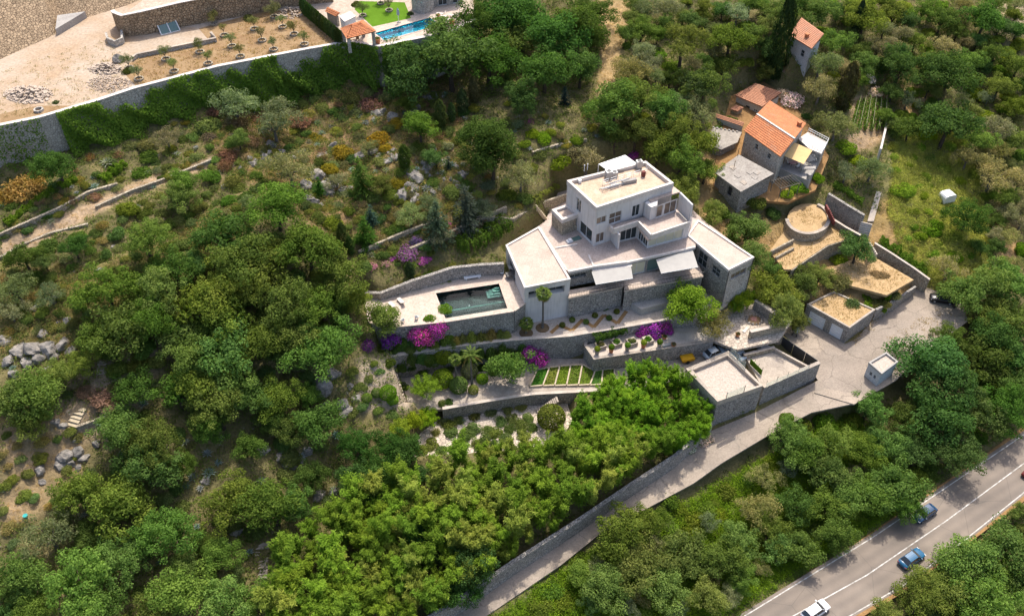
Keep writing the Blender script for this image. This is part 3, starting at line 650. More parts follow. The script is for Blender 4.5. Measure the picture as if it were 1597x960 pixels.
MB().box((P(619, 40, 21).x - uc.x, P(619, 40, 21).y - uc.y, -1.6), (2.0, 1.6, 1.2), .4).build('step', M['pool_blue'], ur)
# ---------------------------------------------------------------- stairs
def stairs(name, a, b, wd, n, mat, label, za=None, zb=None, group=None, cat='steps'):
    A = P(*a, za) if za is not None else G(*a); B = P(*b, zb) if zb is not None else G(*b)
    root = empty(name, B, 0, label, cat, group); d = A - B; h = Vector((d.x, d.y, 0)); L = h.length; e = h / L; rz = math.atan2(e.y, e.x)
    for i in range(n):
        c = e * (L * (i + .5) / n); z1 = d.z * (i + .6) / n
        MB().box((c.x, c.y, z1 - .9), (L / n * 1.08, wd, .95 + .04 * (i % 2)), rz).build('step', M[mat], root)
    return root
stairs('stone_steps', (1198, 545), (1161, 512), 1.5, 10, 'white_cap', 'white stone steps beside the entrance court', -9.0, -7.0)
stairs('stone_steps', (1352, 347), (1346, 366), 2.0, 6, 'pale_paving', 'broad pale steps at the foot of the straight garden path', -1.5, -3.6)
stairs('stone_steps', (1290, 322), (1300, 343), 1.6, 7, 'red_brown', 'dark red steps curving past the round terrace', .6, -2.6)
stairs('stone_steps', (1356, 380), (1366, 395), 1.2, 5, 'pale_paving', 'narrow grey steps beside the long hedge', -4.2, -6.6)
stairs('wooden_steps', (127, 635), (112, 665), 1.7, 5, 'timber_pale', 'five timber-edged steps on the rocky slope at the left')
stairs('stone_steps', (160, 562), (158, 583), 1.3, 5, 'gravel_path', 'shadowed stone steps above the dry brush at the left')
stairs('stone_steps', (614, 584), (628, 628), 1.2, 9, 'crazy_paving', 'garden steps beside the clipped round bushes', -7.2, -9.6)
stairs('stone_steps', (572, 555), (604, 572), 1.8, 9, 'pale_paving', 'curved pale steps at the left end of the terrace wall', -4.9, -7.0)
stairs('stone_steps', (870, 622), (838, 642), 1.1, 12, 'gravel_path', 'thin stair going down from the vegetable beds to the lower garden', -9.7, -12.0)
stairs('stone_steps', (834, 318), (850, 338), 1.6, 8, 'timber_pale', 'pale timber steps climbing behind the villa')
stairs('stone_steps', (525, 286), (550, 297), 1.3, 7, 'gravel_path', 'winding grey steps left of the round green tree')
stairs('stone_steps', (578, 292), (588, 313), 1.6, 6, 'timber_pale', 'timber-edged steps right of the round green tree')
stairs('stone_steps', (410, 846), (406, 902), 1.8, 11, 'gravel_path', 'shadowed stone stair at the bottom left between trees')
# ---------------------------------------------------------------- the white villa
villa = empty('villa', (14, 112, 0), 0, 'white flat-roofed modern villa on stone terraces beside the dark pool', 'villa')
VO = Vector(villa.location)
def vb(mb, name, mats, label=None):
    mb.v = [(x - VO.x, y - VO.y, z - VO.z) for x, y, z in mb.v]
    o = mb.build(name, mats, villa)
    if label: o['label'] = label
    return o
_win0 = win
def vwin(a, b, *k, **kw):
    a = (a[0] - VO.x, a[1] - VO.y); b = (b[0] - VO.x, b[1] - VO.y)
    return _win0(villa, a, b, *k, **kw)
def L2(a, b): return math.hypot(a[0] - b[0], a[1] - b[1])
def block(poly, z0, z1, mat, ops={}, name='wall', inner=True):
    """one storey block: every side a wall with openings; a dark core behind the openings"""
    poly = ccw(list(poly)); mb = MB()
    for i in range(len(poly)):
        mb.wall(poly[i], poly[(i + 1) % len(poly)], z0, z1, ops.get(i, ()))
    return mb, poly
def roofdeck(poly, z, ph, pw, deck, cap, name='roof'):
    poly = ccw(list(poly)); vb(MB().prism(inset(poly, .02), z - .28, z), name, M[deck])
    vb(MB().ring(inset(poly, -.06), inset(poly, pw), z - .3, z + ph), 'parapet', M[cap])
# annex (long white roof, left)
AN = W([(789, 382), (818, 448.2), (889.4, 434.8), (840.5, 353)], 3.45)   # BL, FL, FR, BR
an_ops = {0: [(1.2, 5.6, .05, 2.5)], 1: [(.7, L2(AN[1], AN[2]) - .9, .9, 2.3)]}
mb = MB(); mb.wall(AN[0], AN[1], -1, 3.2, an_ops[0], .5); mb.wall(AN[1], AN[2], -5.4, 3.2, an_ops[1], .9); mb.wall(AN[2], AN[3], -5.4, 3.2); mb.wall(AN[3], AN[0], -1, 3.2)
vb(mb, 'wall', M['white_render'])
mb = MB(); ia = inset(AN, .95); mb.prism(ia, -.1, 3.0); vb(mb, 'core', M['concrete_grey'])
vwin(AN[0], AN[1], 1.2, 5.6, .05, 2.5, 4, 1, .45, M['frame_grey'])
vwin(AN[1], AN[2], .75, L2(AN[1], AN[2]) - .95, .95, 2.25, 5, 1, .82, M['frame_grey'])
roofdeck(AN, 3.25, .22, .3, 'roof_pale', 'white_cap')
# main storey under the roof terrace
MS = W([(841, 355), (886, 424), (924, 416.5), (977, 409.5), (1084, 385.5), (1088, 343), (1000, 300), (860, 342)], 3.2)
mb = MB()
a, b, c, d, e = MS[0], MS[1], MS[2], MS[3], MS[4]
mb.wall(b, c, -.2, 3.0, [(.3, L2(b, c) - 1.0, 1.5, 2.4)], .4)
mb.wall(c, d, -.2, 3.0, [(.3, L2(c, d) - .2, .1, 2.5)], .3)
de = L2(d, e); mb.wall(d, e, -.2, 3.0, [(.5, 3.6, .1, 2.6), (4.0, de - .4, .1, 2.6)], .3)
for i in (0, 4, 5, 6, 7): mb.wall(MS[i], MS[(i + 1) % 8], -.5, 3.0)
vb(mb, 'wall', M['stone_wall'])
vb(MB().prism(inset(MS, .9), -.2, 2.9), 'core', M['concrete_grey'])
vwin(b, c, .3, L2(b, c) - 1.0, 1.5, 2.4, 3, 1, .3, M['frame_grey'])
vwin(c, d, .3, L2(c, d) - .2, .1, 2.5, 4, 1, .2)
vwin(d, e, .5, 3.6, .1, 2.6, 2, 1, .15, M['frame_white'], M['cream_blind'])
vwin(d, e, 4.0, de - .4, .1, 2.6, 4, 1, .2, M['frame_grey'], M['glass_green'])
vb(MB().prism(inset(MS, -.05), 2.92, 3.2), 'roof_terrace', M['terrace_tile'])
def beam(p, q, z0, z1, wd, nm='parapet', mt='white_cap', dz=0):
    p = Vector((*p, 0)); q = Vector((*q, 0)); e_ = (q - p).normalized(); n_ = Vector((-e_.y, e_.x, 0)) * (wd / 2)
    return vb(MB().prism([(p - n_)[:2], (q - n_)[:2], (q + n_)[:2], (p + n_)[:2]], z0, z1), nm, M[mt])
beam(b, c, 2.95, 3.42, .4); beam(c, d, 2.95, 3.5, .4); beam(d, e, 2.95, 3.38, .35)
for p_, q_ in (((842, 356), (884, 422)), ((918, 398), (925, 414)), ((866, 387), (900, 381))):
    A, B = W([p_, q_], 3.2); beam(A, B, 3.205, 3.36, .28)
A, B = W([(923, 421), (985, 413)], 2.7); beam(A, B, 2.62, 2.86, .9, 'canopy', 'white_cap')
# small things standing on the roof terrace are part of the villa's fittings
A = P(888, 377, 3.2); vb(MB().box((A.x, A.y, 3.2), (1.0, .7, .35), .5).box((A.x + .1, A.y, 3.55), (.5, .5, .25), .5), 'skylight', M['white_paint'])
A = P(899, 372, 3.2); vb(MB().box((A.x, A.y, 3.204), (1.6, 1.0, .06), .5), 'roof_light', M['glass_green'])
# balcony with railing
def balcony(pts, z, back):
    q = W(pts, z); vb(MB().prism(q, z - .28, z), 'balcony', M['deck_stone'])
    rail = MB(); f0, f1 = Vector((*q[0], z)), Vector((*q[1], z)); L = (f1 - f0).length; n = int(L / .28)
    for i in range(n + 1):
        p = f0 + (f1 - f0) * (i / n); rail.bar(p, p + Vector((0, 0, 1.0)), .035, .035)
    rail.bar(f0 + Vector((0, 0, 1.0)), f1 + Vector((0, 0, 1.0)), .06, .05); rail.bar(f0 + Vector((0, 0, .12)), f1 + Vector((0, 0, .12)), .04, .04)
    vb(rail, 'railing', M['dark_metal'])
    return q
b1 = balcony([(886, 465), (972, 447), (978, 437), (888, 452)], 0, None)
b2 = balcony([(973, 453), (1097, 431), (1090, 413), (975, 430)], .02, None)
# stone podium under the balcony
for q in (b1, b2):
    f = inset(q, .12); vb(MB().prism(f, -5.2, -.29), 'podium', M['stone_wall'])
vb(MB().prism(W([(980, 470), (1092, 443), (1098, 458), (1000, 482)], -3.4), -5, -3.4), 'ledge', M['concrete_grey'])
# awnings
def awning(q4, zs, label):
    pts = [P(*p, z) - VO for p, z in zip(q4, zs)]; mb = MB(); up = Vector((0, 0, .05))
    mb.face(pts); mb.face([p + up for p in pts][::-1])
    for i in range(4): mb.face([pts[i], pts[(i + 1) % 4], pts[(i + 1) % 4] + up, pts[i] + up])
    o = mb.build('awning', M['awning_cloth'], villa); o['label'] = label
    m2 = MB(); m2.bar(pts[2], pts[3], .09, .09); m2.build('front_bar', M['white_paint'], o)
awning([(922.5, 424), (984, 415), (987, 434), (929, 443.5)], (2.8, 2.8, 2.35, 2.35), 'grey awning over the left end of the balcony')
awning([(1023, 405), (1080, 389.3), (1088.7, 416.3), (1031, 426)], (2.9, 2.9, 2.35, 2.35), 'larger grey awning over the right end of the balcony')
# east wing
EW = W([(1072, 366), (1136.5, 420.3), (1175.8, 400.5), (1088.7, 342.5)], 3.45)
l01 = L2(EW[0], EW[1]); l12 = L2(EW[1], EW[2])
mb = MB(); mb.wall(EW[0], EW[1], -5.6, 3.2, [(l01 - 7.2, l01 - 5.0, -.2, 2.6), (l01 - 3.6, l01 - 1.7, .3, 2.0), (l01 - 6.2, l01 - 5.2, -4.4, -2.0)], .2)
vb(mb, 'wall', M['stone_wall'])
mb = MB(); mb.wall(EW[1], EW[2], -5.6, 3.2, [(1.0, l12 - 1.3, .6, 1.8)], .25); mb.wall(EW[2], EW[3], -1, 3.2); mb.wall(EW[3], EW[0], -1, 3.2); vb(mb, 'wall', M['stone_pale'])
vb(MB().prism(inset(EW, .6), -5, 3.0), 'core', M['concrete_grey'])
vwin(EW[0], EW[1], l01 - 7.2, l01 - 5.0, -.2, 2.6, 2, 2, .12, M['frame_grey']); vwin(EW[0], EW[1], l01 - 3.6, l01 - 1.7, .3, 2.0, 2, 2, .12, M['frame_grey'])
vwin(EW[0], EW[1], l01 - 6.2, l01 - 5.2, -4.4, -2.0, 1, 1, .12, M['frame_grey'], name='door')
vwin(EW[1], EW[2], 1.0, l12 - 1.3, .6, 1.8, 3, 1, .2, M['frame_grey'], M['glass_warm'])
roofdeck(EW, 3.25, .2, .3, 'roof_pale', 'white_cap')
for t_ in (.02, .985):
    p = Vector((*EW[1], 0)) + (Vector((*EW[2], 0)) - Vector((*EW[1], 0))) * t_; e_ = (Vector((*EW[2], 0)) - Vector((*EW[1], 0))).normalized(); n_ = Vector((e_.y, -e_.x, 0)) * .08
    vb(MB().tube([(p.x + n_.x, p.y + n_.y, -5), (p.x + n_.x, p.y + n_.y, 3.2)], .06), 'drainpipe', M['dark_metal'])
# tower
TZ = 11.35
TW = W([(884.8, 281.3), (930.5, 323.3), (1050.3, 285), (1007, 251)], TZ)
l0 = L2(TW[0], TW[1]); l1 = L2(TW[1], TW[2])
o0 = [(l0 * .34, l0 * .50, 7.2, 9.8), (l0 * .5, l0 * .92, 3.4, 5.9)]
o1 = [(.25, 2.1, 7.6, 9.0), (2.7, 5.1, 6.75, 9.0), (7.2, 8.7, 6.75, 9.1), (.4, 2.0, 3.6, 5.6)]
mb = MB(); mb.wall(TW[0], TW[1], 3.2, TZ - .35, o0, .2); mb.wall(TW[1], TW[2], 3.2, TZ - .35, o1, .2); mb.wall(TW[2], TW[3], -1, TZ - .35); mb.wall(TW[3], TW[0], -1, TZ - .35)
vb(mb, 'wall', M['white_render']); vb(MB().prism(inset(TW, .5), 3.2, TZ - 1.0), 'core', M['concrete_grey'])
vwin(TW[0], TW[1], *o0[0], 2, 1); vwin(TW[0], TW[1], *o0[1], 2, 1)
vwin(TW[1], TW[2], *o1[0], 2, 1, gm=M['glass_warm']); vwin(TW[1], TW[2], *o1[1], 2, 2, gm=M['glass_warm']); vwin(TW[1], TW[2], *o1[2], 2, 1); vwin(TW[1], TW[2], *o1[3], 2, 1, gm=M['glass_warm'])
roofdeck(TW, TZ - .62, .62, .42, 'roof_screed', 'white_cap')
# stone box left of the tower
SB = W([(861, 326.5), (877, 342.6), (903.4, 333), (885, 318.5)], 6.6)
mb = MB()
for i in range(4): mb.wall(SB[i], SB[(i + 1) % 4], 2, 6.4, [(L2(SB[1], SB[2]) * .82, L2(SB[1], SB[2]) * .95, 4.2, 6.0)] if i == 1 else (), .2)
vb(mb, 'wall', M['stone_beige'], 'beige stone-faced box against the tower'); vb(MB().prism(inset(SB, .3), 3, 6.0), 'core', M['concrete_grey'])
roofdeck(SB, 6.15, .45, .5, 'roof_pale', 'white_cap')
# lower front block with the stepped balcony on top (floor z 6.7)
UB = W([(952, 352), (956.5, 356.8), (995.5, 344.4), (1015.8, 365.7), (1075.5, 345.5), (1052, 322), (960, 345)], 7.2)
UBc = ccw(UB)
vb(MB().prism(UBc, 6.3, 6.62), 'upper_terrace', M['terrace_tile'])
for i, j in ((1, 2), (2, 3), (3, 4)): beam(UB[i], UB[j], 6.2, 7.25, .3)
beam(UB[0], UB[1], 6.2, 7.25, .3)
CN = W([(960, 363.8), (991, 350.6), (1010.5, 375.4), (1066, 354.5), (1075, 345), (1016, 366), (996, 345), (957, 357)], 6.1)
vb(MB().prism(CN, 5.95, 6.25), 'canopy', M['roof_pale'])
LB = W([(966, 377.5), (992.5, 371), (1009, 387), (1071.5, 370.5), (1078, 350), (1000, 340), (960, 360)], 3.2)
mb = MB(); lw = [L2(LB[i], LB[i + 1]) for i in range(6)]
mb.wall(LB[0], LB[1], 3.2, 6.0, [(.1, lw[0] - .05, 3.3, 5.8)], .2); mb.wall(LB[1], LB[2], 3.2, 6.0, [(.3, lw[1] - .15, 3.3, 5.8)], .2)
mb.wall(LB[2], LB[3], 3.2, 6.0, [(.2, lw[2] - 1.0, 3.4, 5.7)], .2); mb.wall(LB[3], LB[4], 3.2, 6.0)
vb(mb, 'wall', M['white_render']); vb(MB().prism(inset(LB, .6), 3.2, 5.9), 'core', M['concrete_grey'])
vwin(LB[0], LB[1], .1, lw[0] - .05, 3.3, 5.8, 3, 1); vwin(LB[1], LB[2], .3, lw[1] - .15, 3.3, 5.8, 4, 1)
vwin(LB[2], LB[3], .2, lw[2] - 1.0, 3.4, 5.7, 4, 1, gm=M['cream_blind'])
A, B = W([(952, 372), (964, 388)], 3.2); beam(A, B, 3.2, 6.3, .3, 'side_wall', 'white_render')
# upper storey bay with canopy and the tall side screen wall
A, B = W([(1057, 324), (1076, 343.5)], 6.62); beam(A, B, 6.3, 9.9, .3, 'side_wall', 'white_render')
CA = W([(1006, 307), (1015, 314.6), (1061, 299.5), (1050, 291)], 9.5); vb(MB().prism(CA, 9.35, 9.6), 'canopy', M['roof_pale'])
A = W([(1003, 336), (1013, 343.5), (1022, 340.5), (1024, 325)], 6.62); mb = MB()
vb(MB().prism(A, 6.62, 9.35), 'wall', M['white_render'])
A, B = W([(1022, 341), (1054, 329.5)], 6.62); lb = L2(A, B); mb = MB(); mb.wall(A, B, 6.62, 9.35, [(.1, 1.4, 6.7, 9.1), (1.7, lb - .1, 6.7, 9.1)], .1); vb(mb, 'wall', M['white_render'])
vwin(A, B, .1, 1.4, 6.7, 9.1, 1, 1, gm=M['glass_warm']); vwin(A, B, 1.7, lb - .1, 6.7, 9.1, 2, 1, gm=M['glass_warm'])
# metal canopy behind the tower
CB = W([(933.5, 255.7), (975, 241.7), (995.5, 256.6), (955, 271)], 10.2); vb(MB().prism(CB, 10.1, 10.22), 'rear_canopy', M['white_paint'])
mb = MB()
for p in CB: mb.bar((p[0], p[1], 2), (p[0], p[1], 10.1), .12, .12)
vb(mb, 'canopy_post', M['white_paint'])
# roof plant: chillers, pipe racks, chimney
rng = random.Random(3)
RZ2 = TZ - .62
def roofbox(px, py, sx, sy, sz, mt, nm):
    A = P(px, py, RZ2); o = vb(MB().box((A.x, A.y, RZ2 + .12), (sx, sy, sz), .33).box((A.x, A.y, RZ2), (sx * .8, sy * .8, .12), .33), nm, M[mt])
    if nm == 'chiller':
        MB().lathe([(.36, 0), (.36, .05), (.1, .06)], (A.x - VO.x, A.y - VO.y, RZ2 + .12 + sz), 12).build('fan_grille', M['dark_metal'], o)
for a in ((949, 277, 1.1, 1.0, 1.3), (958, 275, .9, .9, .9), (996, 262, 1.0, .8, 1.4)): roofbox(*a, 'grey_metal', 'chiller')
roofbox(981, 285, 2.6, .6, .5, 'concrete_grey', 'duct'); roofbox(965, 268, 1.8, .4, .4, 'concrete_grey', 'duct'); roofbox(904, 285, .5, .5, .5, 'white_paint', 'vent'); roofbox(1003, 275, .6, .5, .9, 'red_brown', 'vent')
for k in range(9):
    mb = MB(); A = P(935 + k * 2.4, 296 - k * .6 + (k % 3) * 2.2, RZ2); B = P(963 + k * 2.6, 288 - k * 1.0 + (k % 3) * 2, RZ2); zz = .25 + .18 * (k % 4)
    mb.tube([A, A + Vector((0, 0, zz)), B + Vector((0, 0, zz)), B], .055, 6); vb(mb, 'pipe', M['grey_metal'])
for k in range(6):
    A = P(940 + k * 12, 288 - k * 3.2, RZ2); B = P(949 + k * 12, 285 - k * 3.2, RZ2); mb = MB(); h = Vector((0, 0, .9))
    mb.bar(A, A + h, .06, .06).bar(B, B + h, .06, .06).bar(A + h, B + h, .06, .06).bar(A + h * .5, B + h * .5, .05, .05); vb(mb, 'pipe_rack', M['white_paint'])
mb = MB()
for px, py in ((911, 267), (916, 265), (1008, 262), (944, 262)):
    A = P(px, py, TZ); mb.tube([A, A + Vector((0, 0, 1.1))], .05, 6).lathe([(.05, 0), (.13, .1), (.05, .22)], tuple(A + Vector((0, 0, 1.1))), 8)
vb(mb, 'antenna', M['white_paint'])
# ---------------------------------------------------------------- other buildings
def bld(name, loc, label, cat):
    r = empty(name, loc, 0, label, cat); v = Vector(loc)
    def put(mb, nm, mats, lab=None):
        mb.v = [(x - v.x, y - v.y, z - v.z) for x, y, z in mb.v]; o = mb.build(nm, mats, r)
        if lab: o['label'] = lab
        return o
    def pw(a, b, *k, **kw):
        k = list(k); k[2] -= v.z; k[3] -= v.z
        return win(r, (a[0] - v.x, a[1] - v.y), (b[0] - v.x, b[1] - v.y), *k, **kw)
    return r, put, pw
def uvroof(mb_o, dirs):
    pass
def tiled_quad(put, q, mat='roof_tiles', th=.16, nm='roof'):
    """one roof slope from eave-left, eave-right, ridge-right, ridge-left (world points), with tile rows as real courses"""
    a, b, c, d = [Vector(p) for p in q]; wdt = max((b - a).length, (c - d).length); hgt_ = ((d - a).length + (c - b).length) / 2
    n = max(3, int(hgt_ / .42)); nr = (b - a).cross(d - a).normalized(); nr = nr if nr.z > 0 else -nr
    V = []; F_ = []; UV = []
    for i in range(n):
        t0, t1 = i / n, (i + 1) / n; p0, p1 = a + (d - a) * t0, b + (c - b) * t0; p2, p3 = b + (c - b) * t1, a + (d - a) * t1
        m_ = max(2, int(wdt / .28)); k = len(V)
        for j in range(m_ + 1):     # rounded tile columns
            u = j / m_; up = .05 if j % 2 else 0
            lo = p0 + (p1 - p0) * u + nr * (.10 + up); hi = p3 + (p2 - p3) * u + nr * (.03 + up); V += [lo, hi, lo - nr * .1]; UV += [(u * wdt, t0 * hgt_), (u * wdt, t1 * hgt_), (u * wdt, t0 * hgt_)]
        for j in range(m_):
            e0 = k + j * 3; e1 = e0 + 3; F_ += [(e0, e1, e1 + 1, e0 + 1), (e0 + 2, e1 + 2, e1, e0)]
    mb = MB(); mb.v = [tuple(p) for p in V]; mb.f = F_; mb.m = [0] * len(F_)
    k = len(mb.v)
    low = [p - nr * th for p in (a, b, c, d)]; mb.face(low[::-1])
    for i in range(4):
        p, q_ = (a, b, c, d)[i], (a, b, c, d)[(i + 1) % 4]; mb.face([p - nr * th, q_ - nr * th, q_, p])
    return put(mb, nm, M[mat])
# --- tiled stone farmhouse
r, put, pw = bld('farmhouse', tuple(P(1205, 225, 1.2)), 'old stone farmhouse with bright orange tiled gable roof', 'house')
ZE, ZR = 6.6, 8.3
e0, e1 = P(1160, 203.5, ZE), P(1217, 244.5, ZE); r0, r1 = P(1180, 178.5, ZR), P(1239, 217, ZR); u0, u1 = P(1200.4, 157.5, ZE + .1), P(1256.7, 193, ZE + .1)
tiled_quad(put, (e0, e1, r1, r0)); tiled_quad(put, (u1, u0, r0, r1))
put(MB().bar(r0 + Vector((0, 0, .12)), r1 + Vector((0, 0, .12)), .35, .18), 'ridge', M['white_cap'])
hw = inset([e0[:2], e1[:2], u1[:2], u0[:2]], .3); ll = L2(hw[0], hw[1]); l2 = L2(hw[1], hw[2])
mb = MB(); fo = [(ll * .33, ll * .33 + .8, 4.4, 5.5), (ll * .7, ll * .7 + .8, 4.4, 5.5)]; mb.wall(hw[0], hw[1], -2, ZE - .05, fo, .2); mb.wall(hw[1], hw[2], -2, ZE - .05, [(l2 * .3, l2 * .3 + 1.1, 1.5, 3.6)], .2); mb.wall(hw[2], hw[3], 0, ZE - .05); mb.wall(hw[3], hw[0], 0, ZE - .05)
for p, q_, rr in ((hw[1], hw[2], r1), (hw[3], hw[0], r0)): mb.face([(*p, ZE - .05), (*q_, ZE - .05), (rr.x, rr.y, ZR - .2)])
put(mb, 'wall', M['stone_pale']); put(MB().prism(inset(hw, .4), 0, ZE - .4), 'core', M['concrete_grey'])
for o_ in fo: pw(hw[0], hw[1], *o_, 1, 2, fm=M['frame_grey'])
pw(hw[1], hw[2], l2 * .3, l2 * .3 + 1.1, 1.5, 3.6, 1, 1, fm=M['wood'], gm=M['wood'], name='door')
A = P(1246, 197, 7.2); put(MB().box((A.x, A.y, 6.4), (.7, .6, 1.7), .5).box((A.x, A.y, 8.1), (.9, .8, .12), .5), 'chimney', M['terracotta'])
# --- house behind
r, put, pw = bld('house', tuple(P(1180, 160, 1.2)), 'low house with faded orange roof behind the farmhouse', 'house')
q = [P(1146, 149, 4.6), P(1189, 167, 4.6), P(1219, 144.5, 5.4), P(1178, 130, 5.4)]; tiled_quad(put, q, 'roof_tiles_old')
hw = inset([p[:2] for p in q], .25); ll = L2(hw[0], hw[1]); mb = MB(); fo = [(ll * .40, ll * .40 + 1.0, 1.2, 3.4), (ll * .72, ll * .72 + .8, 2.3, 3.3)]
for i in range(4): mb.wall(hw[i], hw[(i + 1) % 4], 0, 4.5, fo if i == 0 else (), .2)
put(mb, 'wall', M['render_cream']); put(MB().prism(inset(hw, .4), 0, 4.4), 'core', M['concrete_grey'])
pw(hw[0], hw[1], *fo[0], 1, 1, fm=M['wood'], gm=M['dark_metal'], name='door'); pw(hw[0], hw[1], *fo[1], 2, 2)
q = [P(1138, 170, 3.6), P(1150, 174, 3.6), P(1160, 168, 3.9), P(1148, 164, 3.9)]; tiled_quad(put, q, 'roof_tiles_old', .12, 'porch_roof')
put(MB().prism(inset([p[:2] for p in q], .15), 0, 3.5), 'porch', M['stone_beige'])
r, put, pw = bld('outbuilding', tuple(P(1133, 190, 1)), 'narrow plastered outbuilding with a strip of orange roof tiles', 'outbuilding')
q = [P(1107, 180, 3.4), P(1158, 197, 3.4), P(1161, 191, 3.9), P(1110, 175, 3.9)]; tiled_quad(put, q, 'roof_tiles_old', .12); put(MB().prism(inset([p[:2] for p in q], .1), 0, 3.35), 'wall', M['wall_plaster_grey'])
r, put, pw = bld('shed', tuple(P(1130, 212, 1)), 'grey slab-roofed shed left of the farmhouse', 'shed')
q = W([(1104, 197), (1157, 206), (1150, 222), (1125, 233), (1104, 226)], 2.9); put(MB().prism(q, 2.7, 2.9), 'roof', M['slab_roof_grey']); put(MB().prism(inset(q, .3), -1, 2.69), 'wall', M['stone_wall'])
for k in range(8):
    A = P(1106 + k * 6.2, 198 + k * 1.1, 2.9); put(MB().box((A.x, A.y, 2.9), (.35, .35, .2), .4 + k), 'ridge_stone', M['concrete_grey'])
r, put, pw = bld('shed', tuple(P(1160, 275, .5)), 'front shed with a cracked grey sloping slab roof below the farmhouse', 'shed')
q = [P(1114, 268.5, 3.0), P(1155.6, 299, 3.0), P(1207, 270.5, 3.9), P(1152.5, 241, 3.9)]
def rslab(q, th): 
    mb = MB(); mb.face(q); mb.face([p - Vector((0, 0, th)) for p in q][::-1])
    for i in range(4): mb.face([q[i] - Vector((0, 0, th)), q[(i + 1) % 4] - Vector((0, 0, th)), q[(i + 1) % 4], q[i]])
    return mb
put(rslab(q, .2), 'roof', M['slab_roof_grey'])
rr_ = random.Random(5)
for k in range(7):        # loose sheets lying on the roof
    u, v_ = .2 + .65 * rr_.random(), .2 + .6 * rr_.random(); c = q[0].lerp(q[1], u).lerp(q[3].lerp(q[2], u), v_) + Vector((0, 0, .02 + .004 * k)); ex = (q[1] - q[0]).normalized() * .6; ey = (q[3] - q[0]).normalized() * .45
    put(rslab([c - ex - ey + Vector((0, 0, .03)), c + ex - ey + Vector((0, 0, .03)), c + ex + ey + Vector((0, 0, .03)), c - ex + ey + Vector((0, 0, .03))], .02), 'roof_sheet', M['concrete' if k % 2 else 'slab_roof_grey'])
hw = inset([p[:2] for p in q], .3); mb = MB()
for i in range(4): mb.wall(hw[i], hw[(i + 1) % 4], -3, 2.78 if i < 1 else 3.0, [(3.5, 4.6, .2, 2.2)] if i == 0 else (), .3)
put(mb, 'wall', M['stone_wall']); put(MB().prism(inset(hw, .5), -2.5, 2.6), 'core', M['dark_metal'])
# --- farmhouse terrace, railing, sun cloth
r, put, pw = bld('roofed_terrace', tuple(P(1262, 235, 1.2)), 'raised white terrace with railing on the right of the farmhouse', 'terrace')
q = W([(1245, 216), (1260, 206), (1291, 222), (1282, 240), (1262, 232)], 4.2); put(MB().prism(q, 3.9, 4.2), 'floor', M['white_cap']); put(MB().prism(inset(q, .2), 0, 3.9), 'wall', M['stone_pale'])
for i in (0, 1, 2):
    a, b_ = Vector((*ccw(q)[i], 4.2)), Vector((*ccw(q)[(i + 1) % 5], 4.2)); rail = MB(); n = max(2, int((b_ - a).length / .5))
    for k in range(n + 1): p = a.lerp(b_, k / n); rail.bar(p, p + Vector((0, 0, .9)), .05, .05)
    rail.bar(a + Vector((0, 0, .9)), b_ + Vector((0, 0, .9)), .07, .06).bar(a + Vector((0, 0, .5)), b_ + Vector((0, 0, .5)), .05, .04); put(rail, 'railing', M['white_paint'])
q = W([(1214, 262), (1240, 236), (1282, 241), (1262, 282)], 2.0); put(MB().prism(q, -1.5, 2.0), 'lower_terrace', M['concrete_grey'])
for pp in ((1252, 266), (1261, 279)): A = P(*pp, 2.0); put(MB().box((A.x, A.y, -1.5), (.6, .6, 4.6), .5), 'pillar', M['concrete_grey'])
a, b_ = P(1254, 262, 3.0), P(1268, 276, 3.0)
put(MB().bar(P(1250, 262, 3.1), P(1272, 262, 3.1), .8, .2), 'beam', M['concrete_grey'])
sc_ = empty('shade_sail', tuple(P(1245, 240, 2)), 0, 'sand-coloured cloth sun shade beside the farmhouse', 'sun shade'); v = Vector(sc_.location)
q = [P(1223, 243, 4.6) - v, P(1253.5, 255.6, 4.3) - v, P(1267, 234.6, 4.6) - v, P(1239, 222, 4.9) - v]; rslab(q, .03).build('cloth', M['sand_cloth'], sc_)
for p in q: MB().tube([Vector((p.x, p.y, -.3)), p - Vector((0, 0, .035))], .05, 6).build('post', M['grey_metal'], sc_)
# --- tall white house at the top right
r, put, pw = bld('house', tuple(P(1235, 110, 6)), 'tall pale house with orange roof at the top beside the dark cypress', 'house')
ze = 13.5; q = [P(1230.5, 54.5, ze), P(1266, 76.5, ze), P(1285, 53, ze + 1.4), P(1250, 28, ze + 1.4)]; tiled_quad(put, q, 'roof_tiles_old')
hw = inset([p[:2] for p in q], .35); ll = L2(hw[0], hw[1]); mb = MB(); fo = [(.25, 1.2, 11.2, 12.3), (.6, 1.7, 7.3, 9.8), (ll * .6, ll * .6 + 1, 10.6, 12)]; lo = [(2.0, 3.0, 10.8, 12.2)]
for i in range(4): mb.wall(hw[i], hw[(i + 1) % 4], 2, ze - .1, fo if i == 0 else (lo if i == 3 else ()), .2)
put(mb, 'wall', M['wall_plaster_grey']); put(MB().prism(inset(hw, .4), 2, ze - .3), 'core', M['concrete_grey'])
for o_ in fo: pw(hw[0], hw[1], *o_, 1, 2, fm=M['frame_grey'])
A = P(1257, 62, ze); put(MB().box((A.x, A.y, ze - .2), (.6, .6, 1.4), .5).box((A.x, A.y, ze + 1.2), (.8, .8, .12), .5), 'chimney', M['terracotta'])
